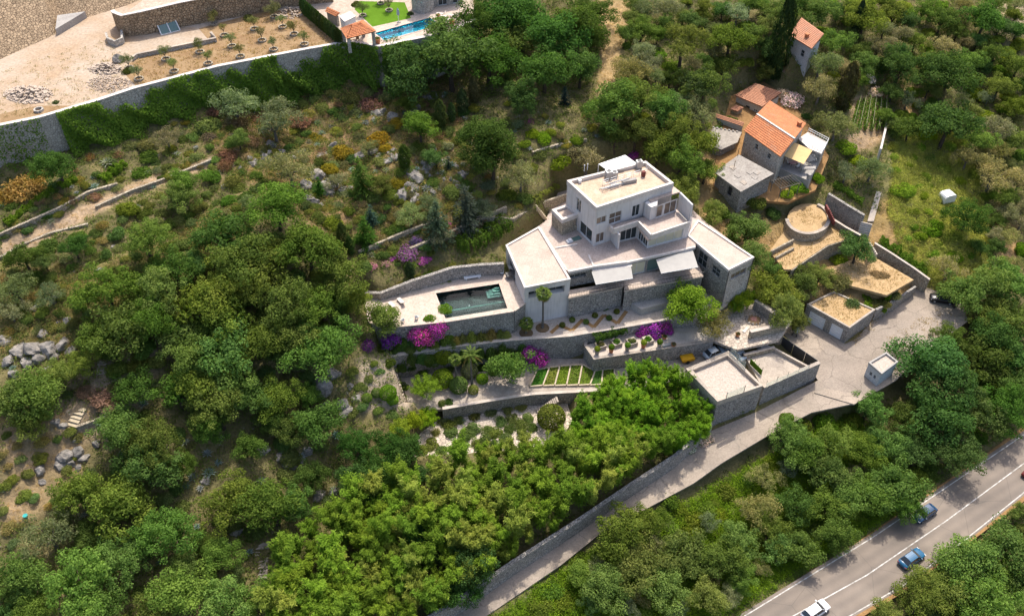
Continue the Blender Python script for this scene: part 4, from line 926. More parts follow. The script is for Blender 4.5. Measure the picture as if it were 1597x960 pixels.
# --- kiosk on the parking lot
r, put, pw = bld('kiosk', tuple(P(1362, 600, -12.05)), 'small pale blue-grey concrete kiosk on the parking lot', 'kiosk')
q = ccw(W([(1355.5, 565), (1375, 582), (1400, 563.5), (1382, 549.5)], -8.9)); ll = L2(q[0], q[1]); mb = MB(); fo = [(ll * .28, ll * .28 + .5, -11, -10.3), (ll * .58, ll * .58 + .5, -11, -10.3)]
for i in range(4): mb.wall(q[i], q[(i + 1) % 4], -12.3, -9.2, fo if i == 0 else (), .12)
put(mb, 'wall', M['wall_plaster_grey']); put(MB().prism(inset(q, .3), -12, -9.3), 'core', M['concrete_grey'])
for o_ in fo: pw(q[0], q[1], *o_, 1, 2, depth=.08, fm=M['frame_grey'])
put(MB().prism(inset(q, .2), -9.4, -9.2), 'roof', M['gravel_pale']); put(MB().ring(inset(q, -.08), inset(q, .2), -9.22, -8.85), 'parapet', M['concrete_grey'])
# --- garage with sandy roof
r, put, pw = bld('garage', tuple(P(1315, 534, -12.05)), 'stone garage with two white doors and a sandy flat roof', 'garage')
q = ccw(W([(1259, 474), (1325, 511), (1365, 482.5), (1300, 454)], -8.4)); ll = L2(q[0], q[1]); mb = MB(); fo = [(.9, 4.0, -12.0, -9.4), (5.2, ll - .9, -12.0, -9.4)]
for i in range(4): mb.wall(q[i], q[(i + 1) % 4], -12.3, -8.6, fo if i == 0 else (), .25)
put(mb, 'wall', M['stone_wall']); put(MB().prism(inset(q, .6), -12, -8.7), 'core', M['concrete_grey'])
for o_ in fo:
    pw(q[0], q[1], *o_, 1, 5, depth=.15, fm=M['white_paint'], gm=M['white_paint'], fw=.05, name='garage_door')
put(MB().prism(inset(q, .25), -8.75, -8.55), 'roof', M['sand_earth']); put(MB().ring(inset(q, -.03), inset(q, .3), -8.62, -8.35), 'parapet', M['concrete'])
# --- tower garage with gravel roof
r, put, pw = bld('garage_block', tuple(P(1119, 664, -13.2)), 'tall stone-walled block with white gravel roof above the lane', 'garage')
q = ccw(W([(1070, 574.5), (1119, 625.4), (1189, 601), (1136, 547)], -7.0)); mb = MB()
for i in range(4): mb.wall(q[i], q[(i + 1) % 4], -14.5, -7.3)
put(mb, 'wall', M['stone_wall']); put(MB().prism(inset(q, .3), -7.9, -7.7), 'roof', M['gravel_pale'])
qi = inset(q, .75); put(MB().ring(inset(q, -.03), [qi[0], inset(q, .3)[1], inset(q, .3)[2], qi[3]], -8, -7.0), 'parapet', M['concrete'])
def fence(a, b, z, h, n, glass=True):
    a = P(*a, z); b = P(*b, z)
    for k in range(n + 1):
        p = a.lerp(b, k / n); put(MB().bar(p, p + Vector((0, 0, h)), .07, .07), 'fence_post', M['dark_metal'])
    if glass: put(MB().bar(a + Vector((0, 0, h * .5)), b + Vector((0, 0, h * .5)), .02, h * .9), 'glass_panel', M['clear_glass'])
    else: put(MB().bar(a + Vector((0, 0, h * .5)), b + Vector((0, 0, h * .5)), .03, h * .9), 'mesh_panel', M['frame_grey'])
fence((1132, 622), (1160, 611), -7.0, 1.6, 1); fence((1138, 549), (1162, 574), -7.0, 1.5, 2)
# --- walled court with dark gate
r, put, pw = bld('walled_court', tuple(P(1230, 600, -12.5)), 'walled concrete parking court right of the gravel-roofed block', 'court')
q = W([(1163, 556), (1207, 545), (1264, 576), (1190, 607)], -9.3); put(MB().prism(q, -13.5, -9.3), 'floor', M['concrete'])
def cwall(a, b, zt, zb, th, mt, nm='wall', cap='concrete'):
    A = P(*a, zt); B = P(*b, zt); e_ = (B - A); e_.z = 0; e_.normalize(); n_ = Vector((-e_.y, e_.x, 0)) * th / 2; A.z = B.z = 0
    put(MB().prism([(A - n_)[:2], (B - n_)[:2], (B + n_)[:2], (A + n_)[:2]], zb, zt), nm, M[mt])
    n_ *= 1.25
    if cap: put(MB().prism([(A - n_)[:2], (B - n_)[:2], (B + n_)[:2], (A + n_)[:2]], zt + .003, zt + .1), 'coping', M[cap])
cwall((1190, 603), (1278, 565), -8.3, -14, .5, 'stone_wall'); cwall((1207, 543), (1263, 573), -8.7, -12.5, .3, 'concrete'); cwall((1160, 553), (1208, 541), -8.4, -12, .4, 'stone_beige')
for k in range(3):
    t0, t1 = k / 3, (k + .97) / 3; a_ = (1220 + 56 * t0, 524 + 38 * t0); b_ = (1220 + 56 * t1, 524 + 38 * t1)
    cwall(a_, b_, -8.6, -12, .08, 'dark_metal', 'gate_panel', None)
for k in range(4):
    p = P(1170 + k * 6, 563 + k * 6, -9.2); put(MB().bar(p, p + Vector((0, 0, 1.3)), .06, .06), 'fence_post', M['dark_metal'])
a_, b_ = P(1170, 563, -8.6), P(1188, 581, -8.6); put(MB().bar(a_, b_, .04, 1.2), 'hedge_screen', M['lawn_green'])
put(MB().bar(P(1195, 600, -7.7), P(1262, 572, -7.7), .02, .9), 'glass_panel', M['clear_glass'])
for k in range(5): p = P(1195 + 67 * k / 4, 600 - 28 * k / 4, -8.2); put(MB().bar(p, p + Vector((0, 0, 1.0)), .06, .06), 'fence_post', M['dark_metal'])
# --- upper property: pavilion, cabin, house corner
r, put, pw = bld('pavilion', tuple(P(555, 70, 21)), 'open poolside pavilion with orange hipped tile roof', 'pavilion')
zt, zp = 23.9, 25.0; c4 = [P(531, 45, zt), P(541, 61, zt), P(586, 49, zt), P(566, 32, zt)]; ap = sum(c4, Vector()) / 4; ap.z = zp
a1, a2 = ap - (c4[2] - c4[1]) * .12, ap + (c4[2] - c4[1]) * .12
for tri in ((c4[1], c4[2], a2, a1), (c4[3], c4[0], a1, a2), (c4[0], c4[1], a1, a1 + Vector((0.05, .05, 0))), (c4[2], c4[3], a2 + Vector((.05, .05, 0)), a2)): tiled_quad(put, tri, 'roof_tiles', .14)
for p in c4: k_ = ap.lerp(p, .85); put(MB().box((k_.x, k_.y, 21), (.55, .55, 2.85), .3), 'pillar', M['stone_pale'])
r, put, pw = bld('cabin', tuple(P(541, 35, 21)), 'white box cabin behind the orange pavilion', 'cabin')
q = W([(530, 26), (538, 34), (554, 26), (546, 19)], 23.6); put(MB().prism(q, 21, 23.55), 'wall', M['white_paint']); put(MB().prism(inset(q, -.12), 23.553, 23.68), 'roof', M['white_cap'])
r, put, pw = bld('roofed_bin_store', tuple(P(517, 20, 21)), 'small orange-tiled shelter behind the cypress hedge', 'shelter')
q = [P(507, 18, 23), P(524, 26, 23), P(530, 20, 23.6), P(511, 11, 23.6)]; tiled_quad(put, q, 'roof_tiles', .1); put(MB().prism(inset([p[:2] for p in q], .2), 21, 22.95), 'wall', M['stone_pale'])
r, put, pw = bld('house', tuple(P(670, 15, 21)), 'corner of a stone house with a round bay above the turquoise pool', 'house')
cc = P(660, 14, 21); put(MB().lathe([(2.2, 0), (2.2, 6.5)], (cc.x, cc.y, 21), 18), 'round_bay', M['stone_pale'])
q = W([(672, 12), (722, 4), (740, -40), (640, -40)], 21); ll = L2(q[0], q[1]); mb = MB(); mb.wall(q[0], q[1], 21, 27, [(1.6, 3.4, 21.1, 23.4), (4.6, 5.6, 21.1, 23.4)], .25); put(mb, 'wall', M['stone_pale']); put(MB().prism(inset(q, .5), 21, 27), 'core', M['concrete_grey'])
pw(q[0], q[1], 1.6, 3.4, 21.1, 23.4, 2, 1); pw(q[0], q[1], 4.6, 5.6, 21.1, 23.4, 1, 1)
# ---------------------------------------------------------------- plants: templates
def unit(v): return v / (np.linalg.norm(v, axis=-1, keepdims=True) + 1e-9)
def quads(C, N, L, Wd, rng, droop=None):
    """diamond leaves at C facing N, length L, width Wd"""
    n = len(C); N = unit(N); t = rng.normal(size=(n, 3)) if droop is None else droop + .25 * rng.normal(size=(n, 3))
    u = unit(t - N * (t * N).sum(-1, keepdims=True)); v = np.cross(N, u)
    L = np.broadcast_to(np.asarray(L, float).reshape(-1, 1), (n, 1)); Wd = np.broadcast_to(np.asarray(Wd, float).reshape(-1, 1), (n, 1))
    V = np.stack([C - u * L / 2, C - v * Wd / 2 + u * L * .06, C + u * L / 2, C + v * Wd / 2 + u * L * .06], 1).reshape(-1, 3)
    return V, np.arange(n * 4).reshape(n, 4)
def sph(n, rng): return unit(rng.normal(size=(n, 3)))
def crown(seed, nc=26, per=105, ax=(1, 1, .82), clump=(.26, .40), leaf=.10, lw=.6, lo=-.35, fill=260, rag=.35, shell=.66, updark=True, hole=0):
    rng = np.random.default_rng(seed); Cs = []; Ns = []; Ts = []; Ls = []
    cc = []; nl = rng.integers(2, 5); lob = [(np.zeros(3), rng.uniform(.62, .8))] + [(np.array([math.cos(q), math.sin(q), rng.uniform(-.5, .35)]) * rng.uniform(.38, .6), rng.uniform(.42, .62)) for q in rng.random(nl) * 6.283]
    for i in range(nc * 6):
        d = sph(1, rng)[0]
        if d[2] < lo: continue
        lc, lr = lob[i % len(lob)]; r = lr * (1 + rag * (rng.random() - .7)); p = (lc + d * r) * np.array(ax)
        if hole and rng.random() < hole: continue
        if all(np.linalg.norm(p - q) > .17 for q, _ in cc): cc.append((p, rng.uniform(*clump) * .92))
        if len(cc) >= nc * 1.25: break
    for p, cr in cc:
        m = int(per * (cr / np.mean(clump)) ** 2); d = sph(m, rng); d[:, 2] += .25; d = unit(d)
        k = rng.random(m) ** .35; c = p + d * (cr * k[:, None]) * np.array([1, 1, .85])
        Cs.append(c); Ns.append(d + .55 * rng.normal(size=(m, 3)) + np.array([0, 0, .25])); Ts.append(np.clip(rng.normal(.5, .22, m) + rng.normal(0, .14), 0, 1)); Ls.append(leaf * rng.uniform(.7, 1.35, m))
    f = sph(fill, rng) * (rng.random((fill, 1)) ** .5) * .6 * np.array(ax); Cs.append(f); Ns.append(sph(fill, rng)); Ts.append(rng.uniform(.1, .5, fill)); Ls.append(np.full(fill, leaf * 2.0))  # inner leaves tinted darker: the crown's inner shade put into their colour
    C = np.concatenate(Cs); L = np.concatenate(Ls); V, F_ = quads(C, np.concatenate(Ns), L, L * lw, rng)
    return fast_mesh('foliage', V, F_, tint=np.concatenate(Ts))
def trunk_mesh(seed, h=1.0, r=.07, limbs=5, spread=.5, mat='bark', lean=.06):
    rng = random.Random(seed); mb = MB(); top = Vector((rng.uniform(-lean, lean), rng.uniform(-lean, lean), h * .62))
    mb.tube([(0, 0, -.4), (0, 0, 0), top * .5, top], [r * 1.5, r * 1.15, r * .9, r * .7], 7)
    for i in range(limbs):
        a = 2 * math.pi * (i + rng.random() * .6) / limbs; e = top + Vector((math.cos(a) * spread, math.sin(a) * spread, h * rng.uniform(.25, .5)))
        mid = top.lerp(e, .5) + Vector((0, 0, h * .07)); mb.tube([top * .85, mid, e], [r * .55, r * .38, r * .14], 5)
    me = bpy.data.meshes.new('trunk'); me.from_pydata(mb.v, [], mb.f); me.materials.append(M[mat]); me.update()
    return me
def column(seed, n=2600, taper=1.0, leaf=.05):   # cypress, unit height 1, radius ~.16
    rng = np.random.default_rng(seed); z = rng.random(n) ** .85; a = rng.random(n) * 6.283
    r = .15 * np.sin(np.clip(z * .93 + .07, 0, 1) * math.pi) ** .55 * (1 + .18 * np.sin(a * 5 + z * 20)) * (.7 + .35 * rng.random(n))
    C = np.stack([r * np.cos(a), r * np.sin(a), z], -1); N = np.stack([np.cos(a), np.sin(a), .35 + 0 * a], -1) + .45 * rng.normal(size=(n, 3))
    V, F_ = quads(C, N, leaf * rng.uniform(.7, 1.3, n), leaf * .45, rng, np.array([0, 0, 1.]))
    return fast_mesh('foliage', V, F_, tint=np.clip(rng.normal(.45, .22, n), 0, 1))
def cone(seed, tiers=13, per=170):
    rng = np.random.default_rng(seed); Cs = []; Ns = []; D = []
    for k in range(tiers):
        z = .06 + .94 * k / tiers; R = .36 * (1 - k / tiers) ** .85 + .02
        for b in range(max(5, int(13 * (1 - k / tiers)) + 3)):
            a = rng.random() * 6.283; m = max(6, int(per * R / 3)); t = rng.random(m); rr = R * t * rng.uniform(.85, 1.1)
            C = np.stack([rr * np.cos(a), rr * np.sin(a), z - .10 * t * R / .36 + 0 * t], -1) + rng.normal(size=(m, 3)) * .018
            Cs.append(C); Ns.append(np.tile([.2 * math.cos(a), .2 * math.sin(a), 1], (m, 1)) + .4 * rng.normal(size=(m, 3))); D.append(np.tile([math.cos(a), math.sin(a), -.2], (m, 1)))
    C = np.concatenate(Cs); V, F_ = quads(C, np.concatenate(Ns), .075, .022, rng, np.concatenate(D))
    return fast_mesh('foliage', V, F_, tint=np.clip(rng.normal(.5, .22, len(C)), 0, 1))
def bamboo(seed, culms=18, per=150):
    """feathery plume, unit height 1: culms arching out, sprays of narrow leaves on the upper two thirds"""
    rng = np.random.default_rng(seed); Cs = []; Ns = []; D = []
    for k in range(culms):
        a = rng.random() * 6.283; out = rng.uniform(.04, .30); top = rng.uniform(.72, 1.05); m = per; t = .32 + .68 * rng.random(m) ** .8
        x = out * (t ** 2.2); C = np.stack([x * math.cos(a), x * math.sin(a), top * (t - .16 * t ** 4)], -1) + rng.normal(size=(m, 3)) * np.array([.06, .06, .035]) * (1.15 - .7 * t[:, None])
        d = rng.normal(size=(m, 3)) * .5 + np.array([math.cos(a) * .7, math.sin(a) * .7, .35]); Cs.append(C); D.append(d); Ns.append(np.tile([.25 * math.cos(a), .25 * math.sin(a), .9], (m, 1)) + .5 * rng.normal(size=(m, 3)))
    C = np.concatenate(Cs); n = len(C); V, F_ = quads(C, np.concatenate(Ns), .070 * rng.uniform(.6, 1.5, n), .0165, rng, np.concatenate(D))
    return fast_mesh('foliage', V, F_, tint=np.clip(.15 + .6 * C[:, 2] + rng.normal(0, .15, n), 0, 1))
def dome(seed, n=2300, leaf=.145, lumps=9, flat=.75, rough=.22):   # bush on the ground, radius 1
    rng = np.random.default_rng(seed); lp = sph(lumps, rng); lp[:, 2] = np.abs(lp[:, 2]) * .8; lr = rng.uniform(.35, .6, lumps); k = rng.integers(0, lumps, n)
    d = sph(n, rng); d[:, 2] = np.abs(d[:, 2]) * .9 - .15; C = lp[k] * .55 * np.array([1, 1, flat]) + unit(d) * (lr[k] * (1 - rough * rng.random(n)))[:, None] * np.array([1, 1, .8])
    C[:, 2] = np.maximum(C[:, 2], .02); V, F_ = quads(C, d + .6 * rng.normal(size=(n, 3)) + np.array([0, 0, .3]), leaf * rng.uniform(.6, 1.4, n), leaf * .55, rng)
    return fast_mesh('foliage', V, F_, tint=np.clip(rng.normal(.5, .25, n) + (lr[k] - .47), 0, 1))
def ball(seed, n=2600, leaf=.15):          # clipped round bush
    rng = np.random.default_rng(seed); d = sph(n, rng); C = d * (.93 + .1 * rng.random((n, 1))) * np.array([1, 1, .9]) + np.array([0, 0, .75]); C[:, 2] = np.maximum(C[:, 2], .02)
    V, F_ = quads(C, d + .45 * rng.normal(size=(n, 3)), leaf, leaf * .7, rng); return fast_mesh('foliage', V, F_, tint=np.clip(rng.normal(.5, .25, n), 0, 1))
def rosette(seed, n=26):                      # agave: thick pointed leaves
    rng = random.Random(seed); mb = MB()
    for i in range(n):
        a = i * 2.4; t = i / n; el = .15 + 1.1 * t; L = 1 - .35 * t; e = Vector((math.cos(a) * math.cos(el), math.sin(a) * math.cos(el), math.sin(el))); s = Vector((-math.sin(a), math.cos(a), 0)); up = e.cross(s) * -1
        p = [Vector((0, 0, .08)), e * L * .5 + Vector((0, 0, .08)), e * L + Vector((0, 0, .02))]
        mb.face([p[0] - s * .05, p[1] - s * .085, p[1] + up * -.03, p[0] + up * -.02]); mb.face([p[0] + up * -.02, p[1] + up * -.03, p[1] + s * .085, p[0] + s * .05])
        mb.face([p[1] - s * .085, p[2], p[1] + up * -.03]); mb.face([p[1] + up * -.03, p[2], p[1] + s * .085])
    me = bpy.data.meshes.new('foliage'); me.from_pydata(mb.v, [], mb.f); me.update(); at = me.attributes.new('tint', 'FLOAT', 'FACE'); at.data.foreach_set('value', [rng.random() for _ in mb.f])
    return me
def rockmesh(seed):
    rng = np.random.default_rng(seed); import bmesh
    bm = bmesh.new(); bmesh.ops.create_icosphere(bm, subdivisions=3, radius=1)
    pl = sph(16, rng); pd = rng.uniform(.55, .9, 16)
    for v in bm.verts:
        c = np.array(v.co)
        for n_, d_ in zip(pl, pd):
            k = c @ n_
            if k > d_: c = c - n_ * (k - d_)
        c *= 1 + .05 * math.sin(c[0] * 9 + seed) * math.sin(c[1] * 8) + rng.normal(0, .012); v.co = c
    me = bpy.data.meshes.new('rock'); bm.to_mesh(me); bm.free(); return me
T = {'oak': [crown(10 + i, [30, 44, 24, 36, 50, 28, 40, 34, 22, 46][i], [175, 135, 210, 160, 120, 195, 150, 170, 220, 135][i], ax=[(1, .9, .8), (1, 1.05, .95), (.9, 1.05, .7), (1, .85, 1.0), (1.05, 1, .75), (.85, 1, .9), (1, 1, .62), (1, .8, .85), (1.1, .9, .7), (.95, 1, 1.05)][i], clump=[(.2, .4), (.15, .3), (.25, .45), (.18, .36), (.14, .28), (.2, .42), (.16, .34), (.18, .4), (.25, .48), (.15, .32)][i], leaf=[.076, .066, .08, .073, .062, .075, .068, .076, .084, .066][i], rag=.75, lo=-.45) for i in range(10)],
     'olive': [crown(30 + i, 30, 95, ax=(1, 1, .78), clump=(.20, .33), leaf=.085, lw=.38, fill=160, rag=.6) for i in range(4)],
     'shrub': [dome(50 + i) for i in range(6)], 'wispy': [dome(60 + i, 2000, .14, 14, .7, .6) for i in range(4)],
     'cypress': [column(70 + i) for i in range(3)], 'conifer': [cone(80 + i) for i in range(3)], 'bamboo': [bamboo(90 + i) for i in range(6)],
     'tall': [crown(201, 62, 150, ax=(.95, .95, 1.3), clump=(.2, .36), leaf=.07, lo=-.9, rag=.3, fill=500)], 'dense': [crown(205, 52, 160, ax=(1, 1, .95), clump=(.2, .36), leaf=.075, lo=-.6, rag=.3, fill=400)],
     'ball': [ball(100 + i) for i in range(2)], 'agave': [rosette(110 + i) for i in range(3)], 'rock': [rockmesh(120 + i) for i in range(7)],
     'flower': [dome(130 + i, 2400, .13, 12, .6, .5) for i in range(3)], 'pine': [crown(140 + i, 26, 110, ax=(1, 1, .6), clump=(.18, .3), leaf=.11, lw=.25, fill=150, rag=.5) for i in range(2)]}
for k_, l_ in T.items():
    for me in l_:
        me.materials.clear(); me.materials.append(M['rock_grey'] if k_ == 'rock' else M['petals'] if k_ == 'flower' else M['leaves'])
TR = {'bark': [trunk_mesh(i) for i in range(4)], 'bark_grey': [trunk_mesh(10 + i, mat='bark_grey', limbs=6, spread=.6, lean=.12) for i in range(3)]}
# ---------------------------------------------------------------- labels: where a plant stands
LM = [('the dark pool', 735, 470), ('the white villa tower', 965, 300), ('the white villa annex', 845, 420), ('the villa east wing', 1130, 395), ('the tall palm', 850, 455), ('the vegetable beds', 890, 590), ('the potted shrub terrace', 985, 540),
      ('the gravel-roofed block', 1130, 590), ('the walled court', 1225, 575), ('the kiosk', 1375, 575), ('the garage', 1310, 490), ('the parking lot', 1430, 490), ('the round sandy terrace', 1260, 340), ('the dry sandy plot', 1370, 430),
      ('the farmhouse', 1205, 210), ('the tall pale house', 1250, 70), ('the vegetable rows', 1355, 185), ('the white water tank', 1475, 305), ('the blue car', 1420, 872), ('the navy car', 1440, 802), ('the white car', 1272, 950),
      ('the turquoise pool', 635, 45), ('the orange pavilion', 558, 48), ('the olive orchard', 360, 70), ('the retaining wall at the left edge', 60, 200), ('the pale path at the left', 150, 310), ('the wooden steps', 118, 650), ('the grey crags at the left edge', 50, 545),
      ('the rock garden', 580, 240), ('the three blue spruces', 700, 330), ('the clipped round bushes', 600, 615), ('the pale sandy track', 955, 70), ('the bottom left corner', 40, 930), ('the bottom left stair', 408, 875), ('the bamboo grove', 700, 800),
      ('the lower garden paths', 800, 680), ('the lane wall', 930, 800), ('the lane', 1080, 735), ('the main road', 1300, 860), ('the bottom right corner', 1560, 930), ('the top right corner', 1570, 30), ('the right edge of the field', 1570, 330),
      ('the left forest', 330, 500), ('the agave patch', 310, 730), ('the terrace wall', 720, 545), ('the green field', 1440, 330), ('the cypress beside the pale house', 1210, 60), ('the golden bushes', 600, 200), ('the long hedge', 1410, 415)]
PENDING = []
ORD = ['', 'second', 'third', 'fourth', 'fifth', 'sixth', 'seventh', 'eighth', 'ninth', 'tenth', 'eleventh', 'twelfth', 'thirteenth', 'fourteenth', 'fifteenth', 'sixteenth', 'seventeenth', 'eighteenth', 'nineteenth', 'twentieth', 'twenty-first', 'twenty-second', 'twenty-third', 'twenty-fourth', 'twenty-fifth', 'twenty-sixth', 'twenty-seventh', 'twenty-eighth']
def finish_labels():
    gr = {}
    for o, look, px, py in PENDING:
        best = min(LM, key=lambda m: math.hypot(m[1] - px, (m[2] - py) * 1.15)); dx, dy = px - best[1], py - best[2]
        rel = 'at' if math.hypot(dx, dy) < 14 else (('right of' if dx > 0 else 'left of') if abs(dx) > abs(dy) else ('below' if dy > 0 else 'above'))
        gr.setdefault((look, rel, best[0]), []).append((px, o))
    for (look, rel, lm), l_ in gr.items():
        l_.sort(key=lambda t: t[0]); n = len(l_)
        for i, (px, o) in enumerate(l_):
            s = f'{look} {rel} {lm}'
            if n == 2: s += ', ' + ('left one' if i == 0 else 'right one')
            elif n > 2: s += ', ' + ('leftmost' if i == 0 else 'rightmost' if i == n - 1 else f'{ORD[min(i, 27)]} from left')
            o['label'] = s
def spot(px, py, rpx, hc):
    """ground point under a crown seen at a pixel; hc = height of the crown centre in crown radii"""
    r = rpx / 9.2
    for _ in range(3):
        p = G(px, py, r * hc); r = rpx / proj(*p)[2]
    return p, r
PR = random.Random(21)
def jit(c, a=.16):
    k = 1.0 + PR.uniform(-a, a) * 1.3; return (c[0] * k * (1 + PR.uniform(-.2, .25)), c[1] * k, c[2] * k * (1 + PR.uniform(-.2, .35)), 1)
def tree(kind, px, py, rpx, col, look, name='tree', cat='tree', grp=None, hc=1.05, flat=1.0, bark='bark'):
    PLACED.append((px, py, rpx)); rpx *= 1.03; p, r = spot(px, py, rpx, hc); gz = p.z - r * hc; root = empty(name, (p.x, p.y, gz), PR.uniform(0, 6.28)); root['category'] = cat; root['group'] = grp or (cat + 's on the hillside')
    t = link('trunk', PR.choice(TR[bark]), M[bark], root); t.scale = (r, r, r * hc)
    c = link('crown', PR.choice(T[kind]), M['leaves'], root); c.location = (0, 0, r * hc); c.scale = (r * 1.08 * PR.uniform(.93, 1.07), r * 1.08 * PR.uniform(.93, 1.07), r * flat * PR.uniform(.92, 1.1)); c.color = jit(col)
    PENDING.append((root, look, px, py)); return root
PLACED = []
def bush(kind, px, py, rpx, col, look, name='shrub', cat='shrub', grp=None, hz=1.0, hc=.45, lab=True, z=None):
    PLACED.append((px, py, rpx)); p, r = spot(px, py, rpx, hc)
    if z is not None: r = rpx / 9.5; p = G(px, py); p = p + (Vector((0, 0, CAMZ)) - p).normalized() * (r * .7 + .3)
    o = link(name, PR.choice(T[kind]), M['leaves']); o.location = (p.x, p.y, p.z - r * hc - .05); o.rotation_euler = (0, 0, PR.uniform(0, 6.28)); o.scale = (r * 1.05, r * 1.05, r * hz); o.color = jit(col); o['category'] = cat; o['group'] = grp or (cat + 's on the slope')
    if z is not None:                       # grows from the ground up against the wall
        gz = float(hgt(np.array([p.x]), np.array([p.y]))[0]); top = p.z + r * .45; gz = max(gz, top - 3.2); o.location.z = gz - .1; o.scale.z = max(r * hz * .8, (top - gz) * 1.15)
    if name == 'shrub':
        nm = 'bush' if 'bush' in look else 'dry_shrub' if 'dry' in look or 'brown' in look else 'sage_shrub' if 'sage' in look or 'grey-green' in look or 'pale' in look else 'shrub'
        o.name = nm; o['category'] = nm.replace('_', ' '); o['group'] = o['category'] + 's on the slope'
    if lab: PENDING.append((o, look, px, py))
    return o
def tall(kind, px, py, hpx, col, look, name, cat, wf=1.0, grp=None):
    """px,py = foot of a columnar tree, hpx = its height in the picture"""
    p = G(px, py); h = (zat(p.y, py - hpx) - p.z); root = empty(name, p, PR.uniform(0, 6.28)); root['category'] = cat; root['group'] = grp or (cat + 's'); 
    link('trunk', TR['bark'][0], M['bark'], root).scale = (h * .12, h * .12, h * .3)
    c = link('crown', PR.choice(T[kind]), M['leaves'], root); c.scale = (h * wf, h * wf, h); c.color = jit(col); PENDING.append((root, look, px, py - hpx / 2)); return root
def each(s):
    for q in s.split(): yield tuple(float(v) for v in q.split(','))
OAKC = (.098, .158, .034); DARK = (.066, .122, .030); BRI = (.150, .240, .022); OLV = (.175, .195, .095); YG = (.19, .23, .045); MID = (.118, .180, .040); GREY = (.14, .17, .075)
# ---------------------------------------------------------------- plants: where they grow
for s, c, look in (
    ('225,370,38 288,285,24 280,312,26 162,447,45 250,455,40 270,415,35 350,365,40 375,410,45 330,445,40 398,442,36 430,325,40 480,385,45 420,420,45 530,425,42 500,468,40 440,470,42 300,482,46 360,492,45 340,545,46 400,525,42 280,532,36 190,512,45 235,505,40 150,520,34 470,525,36 502,535,50 590,492,28 555,465,30 372,590,45 395,620,36 320,590,40', OAKC, 'mid green oak'),
    ('430,615,36 495,662,36 420,645,26 275,612,36 340,640,40 300,560,40 240,690,45 185,672,42 225,725,48 125,770,40 172,792,50 270,828,46 355,778,42 425,790,48 460,780,30 480,620,22', OAKC, 'broad mid green oak'),
    ('50,605,44 92,585,28 22,632,38 45,662,26 135,560,25 120,912,58 190,880,44 285,915,42 352,940,46 240,950,36 30,890,40 60,945,32 150,958,40 395,935,34 446,850,22 300,890,30', MID, 'rounded green oak'),
    ('37,400,26 115,385,22 87,258,35 205,602,30 330,660,30 140,840,26 230,840,26', DARK, 'dark green evergreen oak'),
    ('650,105,52 702,85,58 622,88,32 762,85,46 738,35,38 775,18,45 815,35,48 862,60,46 902,40,46 932,22,30 850,102,44 905,108,32 922,62,24 790,58,36 815,148,30', DARK, 'dense dark green oak'),
    ('655,197,28 637,162,18 960,165,42 1000,152,36 1032,168,30 1100,125,36 1000,48,22 1140,60,34 1130,100,24 1060,200,32 1030,218,34 992,205,26 1090,218,30 960,210,24 1062,245,34', OAKC, 'leafy green tree'),
    ('1068,290,28 1112,330,24 1100,265,24 1167,362,30 1170,402,24 1225,482,28 1212,452,34 1250,442,24 1200,422,22 1278,432,22 1240,500,18', MID, 'green bushy tree'),
    ('1338,388,27 1512,335,30 1405,108,36 1480,190,46 1480,118,40 1535,30,30 1420,200,24', DARK, 'large dark green tree'),
    ('1270,22,30 1215,18,24 1350,30,32 1302,62,24 1345,105,22 1470,30,24 1510,92,24 1552,85,24 1560,130,24 1590,165,26 1430,60,20 1395,22,24 1330,8,24 1440,92,20 1590,100,26 1585,215,26 1530,215,24', MID, 'small green hillside tree'),
    ('1440,562,46 1482,592,50 1530,560,42 1555,520,36 1582,562,40 1462,650,48 1522,642,40 1558,640,40 1592,608,36 1492,700,38 1430,705,30 1415,660,30', DARK, 'big dark green oak'),
    ('1500,452,34 1540,432,38 1580,442,36 1582,492,38 1540,482,34 1480,520,22', OAKC, 'spreading green oak'),
    ('1355,632,32 1390,690,32 1400,752,38 1332,770,38 1282,742,34 1262,702,34 1232,692,34 1300,692,34 1350,705,28 1302,832,30 1252,852,30 1215,862,28 1362,770,30 1412,790,26 1200,830,30 1240,790,30 1290,790,30', OAKC, 'roadside green tree'),
    ('1152,842,30 1132,872,34 1090,882,30 1060,852,34 968,830,42 1002,880,42 950,922,36 1040,922,34 1102,930,28 912,902,24 1010,810,28 1160,900,24', MID, 'thick green tree'),
    ('1520,872,46 1572,860,44 1482,912,40 1542,932,48 1432,938,38 1592,922,34 1592,795,16 1382,958,26', MID, 'rounded green tree'),
    ('560,742,32 605,690,28 640,698,28 625,725,24 660,742,20 580,765,26 662,826,30 702,842,24 726,876,38 702,915,32 560,700,32 600,740,30 735,920,26', (.040, .100, .024), 'deep green tree'),
    ('658,600,24 640,652,20 664,648,20 622,665,18', BRI, 'bright feathery green tree'),
    ('1150,466,20 1040,300,16', BRI, 'bright green tree'),
    ('800,566,33', MID, 'rounded orange-fruit green tree')):
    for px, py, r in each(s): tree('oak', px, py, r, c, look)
for s, c, look in (
    ('450,262,38 365,160,34 425,190,38 260,215,22 25,450,30 15,485,24 75,832,42 915,240,34 812,275,28 985,112,30 1010,98,24 1040,10,26 1010,15,22 1000,76,20 1085,175,30 1110,45,16', OLV, 'grey-green olive tree'),
    ('1280,97,28 1280,137,28 1370,72,26 1470,72,24 1305,195,30 1360,262,25 1320,268,20 1550,270,34 1592,280,24 1572,330,20 1510,245,24 1480,420,26 1560,205,26 1115,503,28 1172,790,34 1192,745,24 640,335,22 1400,52,20 1150,20,24', OLV, 'silvery olive tree')):
    for px, py, r in each(s): tree('olive', px, py, r, c, look, 'olive_tree', 'olive tree', bark='bark_grey', hc=.95)
tree('tall', 768, 230, 44, (.062, .105, .032), 'tall dark green oak', hc=1.45)
